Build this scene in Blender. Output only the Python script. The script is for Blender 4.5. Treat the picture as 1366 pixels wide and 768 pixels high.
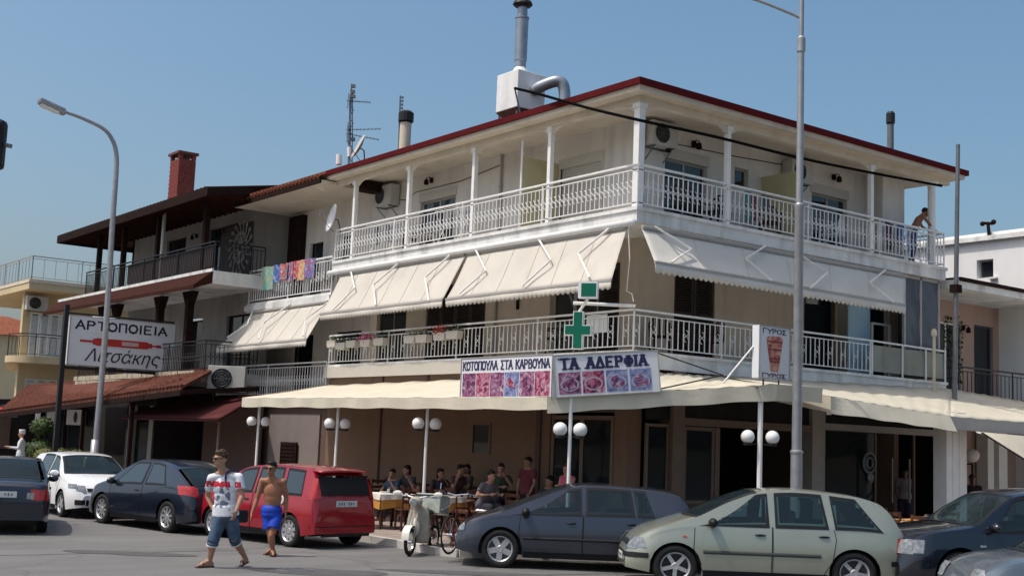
import bpy, math, random
from mathutils import Vector, Matrix
random.seed(11)
sc = bpy.context.scene
for _o in list(bpy.data.objects): bpy.data.objects.remove(_o)
COL = sc.collection
PI = math.pi
rad = math.radians

# ------------------------------------------------------------------ camera
# world axes: +X runs along the side street facade, +Y along the main street facade, origin at the balcony corner
FPX, PITCH, ROLL = 1657.2, rad(7.09), rad(2.29)
_b = rad(52.63)
F0 = Vector((math.cos(_b), math.sin(_b), 0)); R0 = Vector((math.sin(_b), -math.cos(_b), 0)); ZU = Vector((0, 0, 1))
FW = F0*math.cos(PITCH)+ZU*math.sin(PITCH); UP = ZU*math.cos(PITCH)-F0*math.sin(PITCH)
CAMP = Vector((-17.68, -18.92, 2.1))
cam_d = bpy.data.cameras.new('camera'); cam = bpy.data.objects.new('camera', cam_d); COL.objects.link(cam)
cam_d.sensor_width = 36; cam_d.lens = FPX/1366*36; cam_d.clip_start = .1; cam_d.clip_end = 6000
_rc = R0*math.cos(ROLL)+UP*math.sin(ROLL); _uc = UP*math.cos(ROLL)-R0*math.sin(ROLL)
_m = Matrix((_rc, _uc, -FW)).transposed().to_4x4(); _m.translation = CAMP
cam.matrix_world = _m
sc.camera = cam

# ------------------------------------------------------------------ world, sun, exposure
SUN_DIR = Vector((-.965, .262, 0)).normalized()*math.cos(rad(63))+ZU*math.sin(rad(63))
wd = bpy.data.worlds.new('World'); sc.world = wd; wd.use_nodes = True
_n = wd.node_tree.nodes; _l = wd.node_tree.links
_bg = _n['Background']; _sky = _n.new('ShaderNodeTexSky'); _sky.sky_type = 'NISHITA'; _sky.sun_disc = False
_sky.sun_elevation = rad(63); _sky.sun_rotation = math.atan2(SUN_DIR.x, SUN_DIR.y)
_sky.air_density = 1.0; _sky.dust_density = 5.0; _sky.ozone_density = 1.5; _sky.altitude = 20
_hs = _n.new('ShaderNodeHueSaturation'); _hs.inputs['Saturation'].default_value = 1.22; _hs.inputs['Hue'].default_value = .487
_l.new(_sky.outputs[0], _hs.inputs['Color']); _gm = _n.new('ShaderNodeGamma'); _gm.inputs[1].default_value = 1.0; _sv = _n.new('ShaderNodeVectorMath'); _sv.operation = 'SCALE'; _sv.inputs['Scale'].default_value = 1.0
_l.new(_hs.outputs[0], _gm.inputs[0]); _l.new(_gm.outputs[0], _sv.inputs[0]); _l.new(_sv.outputs[0], _bg.inputs[0]); _bg.inputs[1].default_value = .125
sd = bpy.data.lights.new('sun', 'SUN'); sd.energy = 2.25; sd.angle = rad(.53); sd.color = (1, .955, .88)
so = bpy.data.objects.new('sun', sd); COL.objects.link(so); so.rotation_euler = SUN_DIR.to_track_quat('Z', 'Y').to_euler(); so.location = (-20, 20, 40)
sc.view_settings.view_transform = 'Standard'; sc.view_settings.look = 'None'; sc.view_settings.gamma = 1
sc.view_settings.exposure = 0.36
sc.render.engine = 'CYCLES'
sc.cycles.max_bounces = 6; sc.cycles.transparent_max_bounces = 12; sc.cycles.use_denoising = True

# ------------------------------------------------------------------ helpers
def ray(px, py):
    X = px-683; Y = py-384
    x = X*math.cos(ROLL)+Y*math.sin(ROLL); m = -X*math.sin(ROLL)+Y*math.cos(ROLL)
    return R0*(x/FPX)-UP*(m/FPX)+FW
def at(px, py, ax, v):
    """point of the photograph's pixel on the world plane ax = v"""
    r = ray(px, py); i = 'xyz'.index(ax)
    return CAMP+r*((v-CAMP[i])/r[i])
def dep(px, py, d):
    return CAMP+ray(px, py)*d

class MB:
    def __init__(s): s.v = []; s.f = []; s.m = []; s.cur = 0
    def add(s, vs, fs):
        o = len(s.v); s.v += [Vector(v) for v in vs]; s.f += [tuple(i+o for i in f) for f in fs]; s.m += [s.cur]*len(fs); return s
    def box(s, a, b):
        x0, x1 = sorted((a[0], b[0])); y0, y1 = sorted((a[1], b[1])); z0, z1 = sorted((a[2], b[2]))
        return s.add([(x0,y0,z0),(x1,y0,z0),(x1,y1,z0),(x0,y1,z0),(x0,y0,z1),(x1,y0,z1),(x1,y1,z1),(x0,y1,z1)],
                     [(0,3,2,1),(4,5,6,7),(0,1,5,4),(1,2,6,5),(2,3,7,6),(3,0,4,7)])
    def obox(s, c, ex, ey, ez):
        c = Vector(c); ex = Vector(ex); ey = Vector(ey); ez = Vector(ez)
        vs = [c+ex*i+ey*j+ez*k for k in (-1, 1) for i, j in ((-1,-1),(1,-1),(1,1),(-1,1))]
        return s.add(vs, [(0,3,2,1),(4,5,6,7),(0,1,5,4),(1,2,6,5),(2,3,7,6),(3,0,4,7)])
    def bar(s, p, q, w, h=None, up=ZU):
        p = Vector(p); q = Vector(q); d = (q-p); n = d.normalized(); h = h or w
        a = n.cross(up)
        if a.length < 1e-4: a = n.cross(Vector((1,0,0)))
        a.normalize(); b = a.cross(n).normalized()
        return s.obox((p+q)/2, a*(w/2), n*(d.length/2), b*(h/2))
    def tube(s, p, q, r, r2=None, n=8, cap=True):
        p = Vector(p); q = Vector(q); r2 = r if r2 is None else r2; d = (q-p).normalized()
        a = d.cross(ZU if abs(d.z) < .9 else Vector((1,0,0))).normalized(); b = d.cross(a)
        vs = [c+(a*math.cos(2*PI*i/n)+b*math.sin(2*PI*i/n))*rr for c, rr in ((p, r), (q, r2)) for i in range(n)]
        fs = [(i, (i+1) % n, n+(i+1) % n, n+i) for i in range(n)]
        if cap: fs += [tuple(range(n-1, -1, -1)), tuple(range(n, 2*n))]
        return s.add(vs, fs)
    def path(s, pts, r, n=6, rs=None):
        pts = [Vector(p) for p in pts]; rings = []; prev = None
        for i, p in enumerate(pts):
            d = ((pts[min(i+1, len(pts)-1)]-pts[max(i-1, 0)])).normalized()
            if prev is None: a = d.cross(ZU if abs(d.z) < .9 else Vector((1,0,0))).normalized()
            else: a = (prev-d*prev.dot(d)).normalized()
            prev = a; b = d.cross(a); rr = rs[i] if rs else r
            rings.append([p+(a*math.cos(2*PI*k/n)+b*math.sin(2*PI*k/n))*rr for k in range(n)])
        fs = []
        for i in range(len(pts)-1):
            for k in range(n): fs.append((i*n+k, i*n+(k+1) % n, (i+1)*n+(k+1) % n, (i+1)*n+k))
        fs += [tuple(range(n-1, -1, -1)), tuple((len(pts)-1)*n+k for k in range(n))]
        return s.add([v for r_ in rings for v in r_], fs)
    def lathe(s, c, prof, n=16, ax=ZU, caps=True):
        c = Vector(c); ax = Vector(ax).normalized(); a = ax.cross(Vector((1,0,0)) if abs(ax.x) < .9 else Vector((0,1,0))).normalized(); b = ax.cross(a)
        vs = [c+ax*h+(a*math.cos(2*PI*k/n)+b*math.sin(2*PI*k/n))*r for r, h in prof for k in range(n)]
        fs = [(i*n+k, i*n+(k+1) % n, (i+1)*n+(k+1) % n, (i+1)*n+k) for i in range(len(prof)-1) for k in range(n)]
        if caps and prof[0][0] > 1e-5: fs.append(tuple(range(n-1, -1, -1)))
        if caps and prof[-1][0] > 1e-5: fs.append(tuple((len(prof)-1)*n+k for k in range(n)))
        return s.add(vs, fs)
    def ell(s, c, r, n=12, m=8, rot=None):
        c = Vector(c); r = (r, r, r) if isinstance(r, (int, float)) else r; vs = []
        for j in range(m+1):
            t = PI*j/m
            for k in range(n):
                v = Vector((r[0]*math.sin(t)*math.cos(2*PI*k/n), r[1]*math.sin(t)*math.sin(2*PI*k/n), -r[2]*math.cos(t)))
                if rot: v = rot @ v
                vs.append(c+v)
        return s.add(vs, [(j*n+k, j*n+(k+1) % n, (j+1)*n+(k+1) % n, (j+1)*n+k) for j in range(m) for k in range(n)])
    def grid(s, fn, nu, nv, flip=False):
        vs = [fn(i/nu, j/nv) for j in range(nv+1) for i in range(nu+1)]; w = nu+1
        fs = [(j*w+i, j*w+i+1, (j+1)*w+i+1, (j+1)*w+i) for j in range(nv) for i in range(nu)]
        if flip: fs = [f[::-1] for f in fs]
        return s.add(vs, fs)
    def prism(s, pts, d):
        """closed polygon pts extruded by vector d"""
        pts = [Vector(p) for p in pts]; n = len(pts); d = Vector(d)
        return s.add(pts+[p+d for p in pts], [tuple(range(n-1, -1, -1)), tuple(range(n, 2*n))]+[(i, (i+1) % n, n+(i+1) % n, n+i) for i in range(n)])
    def ring(s, c, R, r, ax, n=24, m=6):
        c = Vector(c); ax = Vector(ax).normalized(); a = ax.cross(Vector((1,0,0)) if abs(ax.x) < .9 else Vector((0,1,0))).normalized(); b = ax.cross(a)
        vs = []
        for i in range(n):
            e = a*math.cos(2*PI*i/n)+b*math.sin(2*PI*i/n)
            for k in range(m): vs.append(c+e*(R+r*math.cos(2*PI*k/m))+ax*r*math.sin(2*PI*k/m))
        return s.add(vs, [(i*m+k, ((i+1) % n)*m+k, ((i+1) % n)*m+(k+1) % m, i*m+(k+1) % m) for i in range(n) for k in range(m)])
    def mesh(s, name, mats, smooth=False, org=None):
        me = bpy.data.meshes.new(name); o = org or Vector((0,0,0))
        me.from_pydata([tuple(v-o) for v in s.v], [], s.f)
        for m in (mats if isinstance(mats, (list, tuple)) else [mats]): me.materials.append(m)
        me.polygons.foreach_set('material_index', s.m)
        if smooth: me.polygons.foreach_set('use_smooth', [True]*len(s.f))
        me.validate(); me.update(); return me
    def build(s, name, mats, parent=None, smooth=False, org=None, bevel=0, auto=None):
        if org is None and parent is not None: org = base_of(parent)
        me = s.mesh(name, mats, smooth, org)
        o = bpy.data.objects.new(name, me); COL.objects.link(o); o.parent = parent
        if parent is None and org: o.location = org
        if bevel:
            b = o.modifiers.new('bevel', 'BEVEL'); b.width = bevel; b.segments = 2; b.limit_method = 'ANGLE'; b.angle_limit = rad(40)
        if auto and smooth:
            sh = me.attributes.new('sharp_edge', 'BOOLEAN', 'EDGE') if 'sharp_edge' not in me.attributes else me.attributes['sharp_edge']
            me.set_sharp_from_angle(angle=rad(auto))
        return o
BASE = {}
def base_of(o):
    r = o
    while r.parent: r = r.parent
    return BASE.get(r.name, Vector((0,0,0)))
def tag(o, label=None, cat=None, group=None, kind=None):
    if label: o['label'] = label
    if cat: o['category'] = cat
    if group: o['group'] = group
    if kind: o['kind'] = kind
    return o
def thing(name, label, cat, loc=(0,0,0), rz=0, group=None, world=False):
    """an Empty at the thing's base; world=True: its parts are written in world coordinates"""
    o = bpy.data.objects.new(name, None); COL.objects.link(o); o.location = loc; o.rotation_euler = (0,0,rz); o.empty_display_size = .2
    if world: BASE[o.name] = Vector(loc)
    return tag(o, label, cat, group)
def inst(me, name, parent, loc=(0,0,0), rot=None, scale=None):
    o = bpy.data.objects.new(name, me); COL.objects.link(o); o.parent = parent
    o.location = Vector(loc)-(base_of(parent) if parent and parent.parent is None else (base_of(parent) if parent else Vector((0,0,0))))
    if rot is not None: o.rotation_euler = rot
    if scale is not None: o.scale = scale
    return o
_kids = {}
def copy_tree(o, parent=None, kids=None):
    c = o.copy(); COL.objects.link(c); c.parent = parent
    for ch in o.children: copy_tree(ch, c)
    return c
def vary(root, mats):
    """give a copied thing's parts other materials: {part name: material}"""
    for ch in root.children:
        k = ch.name.split('.')[0]
        if k in mats and ch.data:
            ch.data = ch.data.copy(); ch.data.materials[0] = mats[k]

# ------------------------------------------------------------------ materials
def node_mat(name):
    m = bpy.data.materials.new(name); m.use_nodes = True
    return m, m.node_tree.nodes, m.node_tree.links, m.node_tree.nodes['Principled BSDF']
def mat(name, col, rough=.75, var=.12, scale=2.0, bump=0, bscale=40, metal=0, spec=.28, streak=0, fine=0, coat=0):
    m, n, l, b = node_mat(name)
    g = n.new('ShaderNodeNewGeometry'); nz = n.new('ShaderNodeTexNoise'); nz.inputs['Scale'].default_value = scale; nz.inputs['Detail'].default_value = 6; nz.inputs['Roughness'].default_value = .6
    l.new(g.outputs['Position'], nz.inputs['Vector'])
    mr = n.new('ShaderNodeMapRange'); mr.inputs[1].default_value = .3; mr.inputs[2].default_value = .7; mr.inputs[3].default_value = 1-var; mr.inputs[4].default_value = 1+var*.6
    l.new(nz.outputs['Fac'], mr.inputs[0]); fac = mr.outputs[0]
    if streak:   # vertical rain streaks and dirt
        mp = n.new('ShaderNodeMapping'); mp.inputs['Scale'].default_value = (1.7, 1.7, .22); l.new(g.outputs['Position'], mp.inputs[0])
        n2 = n.new('ShaderNodeTexNoise'); n2.inputs['Scale'].default_value = 1.6; n2.inputs['Detail'].default_value = 5; l.new(mp.outputs[0], n2.inputs['Vector'])
        m2 = n.new('ShaderNodeMapRange'); m2.inputs[1].default_value = .5; m2.inputs[2].default_value = .8; m2.inputs[3].default_value = 1; m2.inputs[4].default_value = 1-streak
        l.new(n2.outputs['Fac'], m2.inputs[0]); mm = n.new('ShaderNodeMath'); mm.operation = 'MULTIPLY'; l.new(fac, mm.inputs[0]); l.new(m2.outputs[0], mm.inputs[1]); fac = mm.outputs[0]
    if fine:
        n3 = n.new('ShaderNodeTexNoise'); n3.inputs['Scale'].default_value = 60; n3.inputs['Detail'].default_value = 3; l.new(g.outputs['Position'], n3.inputs['Vector'])
        m3 = n.new('ShaderNodeMapRange'); m3.inputs[1].default_value = .3; m3.inputs[2].default_value = .7; m3.inputs[3].default_value = 1-fine; m3.inputs[4].default_value = 1+fine
        l.new(n3.outputs['Fac'], m3.inputs[0]); mm = n.new('ShaderNodeMath'); mm.operation = 'MULTIPLY'; l.new(fac, mm.inputs[0]); l.new(m3.outputs[0], mm.inputs[1]); fac = mm.outputs[0]
    vm = n.new('ShaderNodeVectorMath'); vm.operation = 'SCALE'; vm.inputs[0].default_value = col; l.new(fac, vm.inputs['Scale']); l.new(vm.outputs[0], b.inputs['Base Color'])
    b.inputs['Roughness'].default_value = rough; b.inputs['Metallic'].default_value = metal; b.inputs['Specular IOR Level'].default_value = spec
    if coat: b.inputs['Coat Weight'].default_value = coat; b.inputs['Coat Roughness'].default_value = .04
    if bump:
        nb = n.new('ShaderNodeTexNoise'); nb.inputs['Scale'].default_value = bscale; nb.inputs['Detail'].default_value = 4; l.new(g.outputs['Position'], nb.inputs['Vector'])
        bp = n.new('ShaderNodeBump'); bp.inputs['Strength'].default_value = bump; bp.inputs['Distance'].default_value = .02; l.new(nb.outputs['Fac'], bp.inputs['Height']); l.new(bp.outputs[0], b.inputs['Normal'])
    return m
def glass(name, tint, clear=.35, rough=.03):
    m, n, l, b = node_mat(name)
    out = n['Material Output']; tr = n.new('ShaderNodeBsdfTransparent'); tr.inputs[0].default_value = (*tint, 1)
    b.inputs['Base Color'].default_value = (tint[0]*.04, tint[1]*.05, tint[2]*.06, 1); b.inputs['Roughness'].default_value = rough; b.inputs['Specular IOR Level'].default_value = .8
    fr = n.new('ShaderNodeFresnel'); fr.inputs[0].default_value = 1.5
    mr = n.new('ShaderNodeMapRange'); mr.inputs[1].default_value = 0; mr.inputs[2].default_value = 1; mr.inputs[3].default_value = 1-clear; mr.inputs[4].default_value = 1.0
    l.new(fr.outputs[0], mr.inputs[0]); mx = n.new('ShaderNodeMixShader'); l.new(mr.outputs[0], mx.inputs[0]); l.new(tr.outputs[0], mx.inputs[1]); l.new(b.outputs[0], mx.inputs[2]); l.new(mx.outputs[0], out.inputs[0])
    return m
def cloth(name, col, trans=.25, var=.06, streak=.1):
    m = mat(name, col, rough=.9, var=var, scale=1.2, streak=streak, spec=.2, bump=.6, bscale=2.2)
    n = m.node_tree.nodes; l = m.node_tree.links; b = n['Principled BSDF']; out = n['Material Output']
    t = n.new('ShaderNodeBsdfTranslucent'); t.inputs[0].default_value = (*col, 1); mx = n.new('ShaderNodeMixShader'); mx.inputs[0].default_value = trans
    l.new(b.outputs[0], mx.inputs[1]); l.new(t.outputs[0], mx.inputs[2]); l.new(mx.outputs[0], out.inputs[0]); return m
def emis(name, col, s):
    m, n, l, b = node_mat(name); b.inputs['Base Color'].default_value = (*col, 1); b.inputs['Emission Color'].default_value = (*col, 1); b.inputs['Emission Strength'].default_value = s; return m
def paint(name, col, flake=.0, rough=.28):
    m = mat(name, col, rough=rough, var=.05, scale=3, spec=.5, coat=.9, streak=.0)
    n = m.node_tree.nodes; l = m.node_tree.links; b = n['Principled BSDF']; out = n['Material Output']
    b.inputs['Metallic'].default_value = flake
    # inside of the shell is dark lining
    d = n.new('ShaderNodeBsdfDiffuse'); d.inputs[0].default_value = (.02,.02,.022,1); g = n.new('ShaderNodeNewGeometry'); mx = n.new('ShaderNodeMixShader')
    l.new(g.outputs['Backfacing'], mx.inputs[0]); l.new(b.outputs[0], mx.inputs[1]); l.new(d.outputs[0], mx.inputs[2]); l.new(mx.outputs[0], out.inputs[0])
    # road dust gathers low on the body: roughness varies
    nz = n.new('ShaderNodeTexNoise'); nz.inputs['Scale'].default_value = 5; mr = n.new('ShaderNodeMapRange'); mr.inputs[3].default_value = rough*.7; mr.inputs[4].default_value = rough*1.5
    l.new(nz.outputs['Fac'], mr.inputs[0]); l.new(mr.outputs[0], b.inputs['Roughness']); return m

M = {}
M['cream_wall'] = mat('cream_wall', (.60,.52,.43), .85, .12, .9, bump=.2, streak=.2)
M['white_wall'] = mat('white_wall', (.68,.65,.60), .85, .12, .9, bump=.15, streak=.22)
M['slab'] = mat('slab_concrete_paint', (.74,.74,.71), .8, .2, 1.6, bump=.3, streak=.45)
M['soffit'] = mat('soffit', (.64,.57,.46), .85, .1, 1.1, streak=.15)
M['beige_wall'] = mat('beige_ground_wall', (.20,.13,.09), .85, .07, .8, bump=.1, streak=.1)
M['white_paint'] = mat('white_paint', (.8,.8,.77), .5, .08, 3, streak=.12)
M['rail_paint'] = mat('rail_paint', (.76,.76,.74), .5, .1, 4)
M['red_trim'] = mat('red_roof_trim', (.095,.010,.012), .92, .15, 2, spec=.08)
M['tile_red'] = mat('clay_tile', (.24,.085,.05), .92, .4, 4, fine=.2, spec=.08)
M['tile_dark'] = mat('dark_tile', (.04,.022,.018), .92, .4, 4, fine=.2, spec=.08)
M['wood_dark'] = mat('dark_wood', (.022,.012,.010), .92, .3, 5, spec=.08)
M['wood_red'] = mat('red_brown_wood', (.045,.016,.012), .92, .3, 5, spec=.08)
M['black_metal'] = mat('black_metal', (.018,.018,.02), .5, .15, 4)
M['galv'] = mat('galvanised_steel', (.34,.35,.36), .45, .15, 5, metal=.5, streak=.15)
M['steel_dark'] = mat('dull_steel', (.16,.17,.18), .5, .25, 4, metal=.4)
M['duct'] = mat('duct_steel', (.30,.33,.37), .4, .25, 3, metal=.6, streak=.2)
M['shutter_dark'] = mat('dark_brown_shutter', (.045,.032,.030), .6, .15, 4)
M['shutter_cream'] = mat('cream_shutter', (.50,.47,.41), .6, .05, 4)
M['alu'] = mat('aluminium_frame', (.36,.345,.32), .5, .08, 4)
M['frame_brown'] = mat('tan_frame', (.17,.125,.095), .6, .1, 4)
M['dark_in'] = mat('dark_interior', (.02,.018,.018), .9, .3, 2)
M['black'] = mat('black_plastic', (.012,.012,.013), .5, .1, 5)
M['rubber'] = mat('tyre_rubber', (.018,.018,.018), .8, .25, 12)
M['glass_dark'] = glass('window_glass', (.5,.55,.58), .25)
M['glass_shop'] = glass('shop_glass', (.75,.8,.8), .86)
M['glass_car'] = glass('car_glass', (.62,.84,.84), .62)
M['yellow_panel'] = mat('yellow_divider', (.50,.46,.27), .7, .06, 3, streak=.1)
M['awning'] = cloth('cream_awning_cloth', (.64,.61,.54), .16)
M['awning2'] = cloth('canopy_cloth', (.62,.575,.46), .07, .08, .12)
M['awning_red'] = cloth('burgundy_awning_cloth', (.10,.026,.028), .1)
M['white_cloth'] = cloth('tablecloth_white', (.78,.74,.66), .15)
M['orange_cloth'] = cloth('tablecloth_orange', (.62,.30,.07), .15)
M['sign_white'] = mat('sign_white', (.70,.72,.74), .35, .04, 2)
M['ink_black'] = mat('ink_black', (.02,.02,.03), .5, .1)
M['ink_navy'] = mat('ink_navy', (.03,.03,.09), .5, .1)
M['ink_red'] = mat('ink_red', (.48,.035,.03), .5, .25, 6)
M['ink_maroon'] = mat('ink_maroon', (.16,.03,.05), .5, .2)
M['green'] = mat('pharmacy_green', (.003,.115,.07), .35, .08)
M['chrome'] = mat('chrome', (.6,.6,.62), .15, .1, 4, metal=1)
M['rim'] = mat('alloy_rim', (.50,.50,.52), .35, .1, 6, metal=.6)
M['lamp_glass'] = mat('headlamp', (.24,.26,.28), .08, .6, 14, coat=1)
M['tail_red'] = mat('tail_lamp', (.42,.015,.015), .15, .25, 20, coat=1)
M['plate'] = mat('number_plate', (.6,.6,.58), .5, .03)
M['globe'] = mat('opal_globe', (.80,.80,.78), .25, .03)
M['chair_wood'] = mat('brown_chair_wood', (.085,.032,.018), .55, .3, 6)
M['white_plastic'] = mat('white_plastic', (.72,.73,.74), .45, .05)
M['blue_paint'] = mat('light_blue_door', (.33,.52,.66), .55, .08, 3)
M['screen_grey'] = mat('insect_screen', (.105,.125,.15), .75, .25, 1.2, streak=.35)
M['frost'] = mat('grimy_panel', (.27,.28,.24), .7, .2, 1.4, streak=.35)
M['cable'] = mat('black_cable', (.008,.008,.008), 1, .1, spec=0)
M['concrete'] = mat('concrete', (.33,.31,.28), .9, .2, 2.5, bump=.3, fine=.12)
M['yellow_wall'] = mat('yellow_wall', (.58,.47,.29), .85, .08, .8, streak=.12)
M['brown_wall'] = mat('brown_wall', (.12,.082,.068), .85, .08, .8)
M['pink_wall'] = mat('pink_wall', (.42,.30,.25), .85, .08, .8, streak=.15)
M['bright_wall'] = mat('whitewash', (.80,.81,.80), .85, .05, .8, bump=.15, streak=.1)
M['stone_band'] = mat('stone_band', (.42,.37,.28), .9, .35, 6, bump=.4, bscale=12)
M['leaf'] = mat('leaf_green', (.055,.085,.025), .7, .4, 10)
M['leaf2'] = mat('leaf_dark', (.03,.05,.018), .7, .4, 10)
M['flower_pink'] = mat('pink_petal', (.60,.06,.22), .7, .3, 20)
M['flower_red'] = mat('red_petal', (.50,.06,.05), .7, .3, 20)
M['tile_dull'] = mat('dull_clay_tile', (.125,.05,.036), .95, .45, 4, fine=.25, spec=.08)
M['grey_wall'] = mat('grey_plaster', (.27,.26,.245), .9, .15, 1, bump=.2, streak=.25)
M['brick'] = mat('red_brick', (.23,.055,.045), .85, .25, 8, fine=.15)
M['mortar'] = mat('mortar', (.14,.06,.05), .9, .2, 8)
# ------------------------------------------------------------------ ground, road, pavement
def asphalt():
    m, n, l, b = node_mat('asphalt'); g = n.new('ShaderNodeNewGeometry')
    def noise(sc_, det=6, vec=None):
        t = n.new('ShaderNodeTexNoise'); t.inputs['Scale'].default_value = sc_; t.inputs['Detail'].default_value = det; l.new(vec or g.outputs['Position'], t.inputs['Vector']); return t
    mp = n.new('ShaderNodeMapping'); mp.inputs['Rotation'].default_value = (0,0,rad(37)); mp.inputs['Scale'].default_value = (.25, 1.6, 1); l.new(g.outputs['Position'], mp.inputs[0])
    big = noise(.35, 4); st = noise(1.0, 5, mp.outputs[0]); fine = noise(90, 2)
    r = n.new('ShaderNodeValToRGB'); r.color_ramp.elements[0].position = .3; r.color_ramp.elements[0].color = (.095,.094,.090,1); r.color_ramp.elements[1].position = .72; r.color_ramp.elements[1].color = (.185,.181,.174,1)
    ad = n.new('ShaderNodeMath'); ad.operation = 'MULTIPLY_ADD'; ad.inputs[1].default_value = .55; l.new(st.outputs['Fac'], ad.inputs[0])
    m2 = n.new('ShaderNodeMath'); m2.operation = 'MULTIPLY'; m2.inputs[1].default_value = .45; l.new(big.outputs['Fac'], m2.inputs[0]); l.new(m2.outputs[0], ad.inputs[2]); l.new(ad.outputs[0], r.inputs[0])
    vo = n.new('ShaderNodeTexVoronoi'); vo.feature = 'DISTANCE_TO_EDGE'; vo.inputs['Scale'].default_value = .2; wn = noise(1.3, 5)
    va = n.new('ShaderNodeVectorMath'); va.operation = 'MULTIPLY_ADD'; va.inputs[1].default_value = (.9,.9,0); l.new(wn.outputs['Color'], va.inputs[0]); l.new(g.outputs['Position'], va.inputs[2]); l.new(va.outputs[0], vo.inputs['Vector'])
    cr = n.new('ShaderNodeMapRange'); cr.inputs[1].default_value = .0; cr.inputs[2].default_value = .012; cr.inputs[3].default_value = .78; cr.inputs[4].default_value = 1; l.new(vo.outputs['Distance'], cr.inputs[0])
    fm = n.new('ShaderNodeMapRange'); fm.inputs[1].default_value = .3; fm.inputs[2].default_value = .7; fm.inputs[3].default_value = .85; fm.inputs[4].default_value = 1.15; l.new(fine.outputs['Fac'], fm.inputs[0])
    mu = n.new('ShaderNodeMath'); mu.operation = 'MULTIPLY'; l.new(cr.outputs[0], mu.inputs[0]); l.new(fm.outputs[0], mu.inputs[1])
    vs = n.new('ShaderNodeVectorMath'); vs.operation = 'SCALE'; l.new(r.outputs[0], vs.inputs[0]); l.new(mu.outputs[0], vs.inputs['Scale']); l.new(vs.outputs[0], b.inputs['Base Color'])
    b.inputs['Roughness'].default_value = .85; bp = n.new('ShaderNodeBump'); bp.inputs['Strength'].default_value = .35; bp.inputs['Distance'].default_value = .01; l.new(fine.outputs['Fac'], bp.inputs['Height']); l.new(bp.outputs[0], b.inputs['Normal'])
    return m
M['asphalt'] = asphalt()
M['dirt'] = mat('dry_ground', (.16,.13,.09), .95, .3, .4, fine=.2)
M['tar'] = mat('tar_patch', (.09,.088,.085), .8, .2, 3, fine=.15)
M['paver'] = mat('pavement_slab', (.30,.245,.21), .85, .14, 2, fine=.12)
M['kerb'] = mat('kerb_stone', (.52,.50,.46), .85, .12, 3, fine=.1)
tag(MB().add([(-2500,-2500,-.06),(2500,-2500,-.06),(2500,2500,-.06),(-2500,2500,-.06)], [(0,1,2,3)]).build('ground', M['dirt']), kind='structure')
tag(MB().add([(-40,-60,0),(60,-60,0),(60,140,0),(-40,140,0)], [(0,1,2,3)]).build('road', M['asphalt']), kind='structure')
# tar seams, patches and a painted shadow spot on the road
tp = MB()
for a, b_, w in (((-5,740),(330,733),.05), ((560,768),(860,764),.04)):
    p = at(*a, 'z', .004); q = at(*b_, 'z', .004); d = (q-p).normalized().cross(ZU)*w/2
    n_ = 14; pts = [p.lerp(q, i/n_)+d.normalized()*random.uniform(-.05,.05) for i in range(n_+1)]
    for i in range(n_): tp.add([pts[i]-d, pts[i+1]-d, pts[i+1]+d, pts[i]+d], [(0,1,2,3)])
tag(tp.build('road_tar_seams', M['tar']), kind='structure')
pt = MB(); rnd_ = random.Random(8)
for px, py, sx, sy in ((172,737,1.3,.35),(430,762,1.1,.5),(640,764,1.6,.3)):  # the leftmost patch is a cast shadow painted dark on the road
    c = at(px, py, 'z', .006); n_ = 14; pt.add([c+R0*(sx*math.cos(2*PI*i/n_)*rnd_.uniform(.85,1.1))+F0*(sy*math.sin(2*PI*i/n_)*rnd_.uniform(.8,1.1)) for i in range(n_)], [tuple(range(n_))])
tag(pt.build('road_patches', M['tar']), kind='structure')
mc = at(395,760,'z',0); mh = MB(); mh.lathe((mc.x,mc.y,.001), [(0,0),(.3,0),(.3,.008),(0,.009)], 24)
for k in range(5): mh.box((mc.x-.2,mc.y-.22+k*.1,.009), (mc.x+.2,mc.y-.18+k*.1,.013))
tag(mh.build('manhole_cover', M['steel_dark'], None, org=mc), 'round iron manhole cover in the road in front of the red car', 'manhole cover')
KP = [(-4.3,60),(-4.3,1.9),(-4.42,1.0),(-4.5,.3),(-4.3,-.12),(-3.9,-.3),(-3.55,-.35)]
_e = Vector((-3.55,-.35,0))
KP += [tuple((_e+R0*t)[:2]) for t in (3,6,9,12,16,22,30)]
pave = MB().prism([(x, y, -.03) for x, y in KP]+[(40,KP[-1][1],-.03),(40,60,-.03)], (0,0,.145))
pv = pave.build('pavement', M['paver']); tag(pv, kind='structure')
# kerb stones, one by one
def along(pts, step):
    out = []; carry = 0
    for a, b_ in zip(pts, pts[1:]):
        a = Vector((*a, 0)); b_ = Vector((*b_, 0)); L = (b_-a).length; n_ = max(1, round(L/step))
        for i in range(n_): out.append((a.lerp(b_, i/n_), a.lerp(b_, (i+1)/n_)))
    return out
kb_mesh = MB().box((-.5,-.075,0), (.5,.075,.15)).mesh('kerb_stone', M['kerb'])
for a, b_ in along([(-4.3,40)]+KP[1:-1], .9):
    d = b_-a; o = inst(kb_mesh, 'kerb_stone', pv, (a+b_)/2+Vector((0,0,-.012+random.uniform(0,.004))), (0,0,math.atan2(d.y, d.x)), (d.length-.012, 1, 1))
# paving slabs near the corner
ps = MB().box((-.195,-.195,0), (.195,.195,.02)).mesh('paving_slab', M['paver'])
for i in range(10):
    for j in range(26):
        x = -4.0+i*.4; y = .2+j*.4
        if (x < -4.05) or (y < .3+.0*i and x < -3.8): continue
        inst(ps, 'paving_slab', pv, (x, y, .1+random.uniform(.004,.008)))

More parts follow.
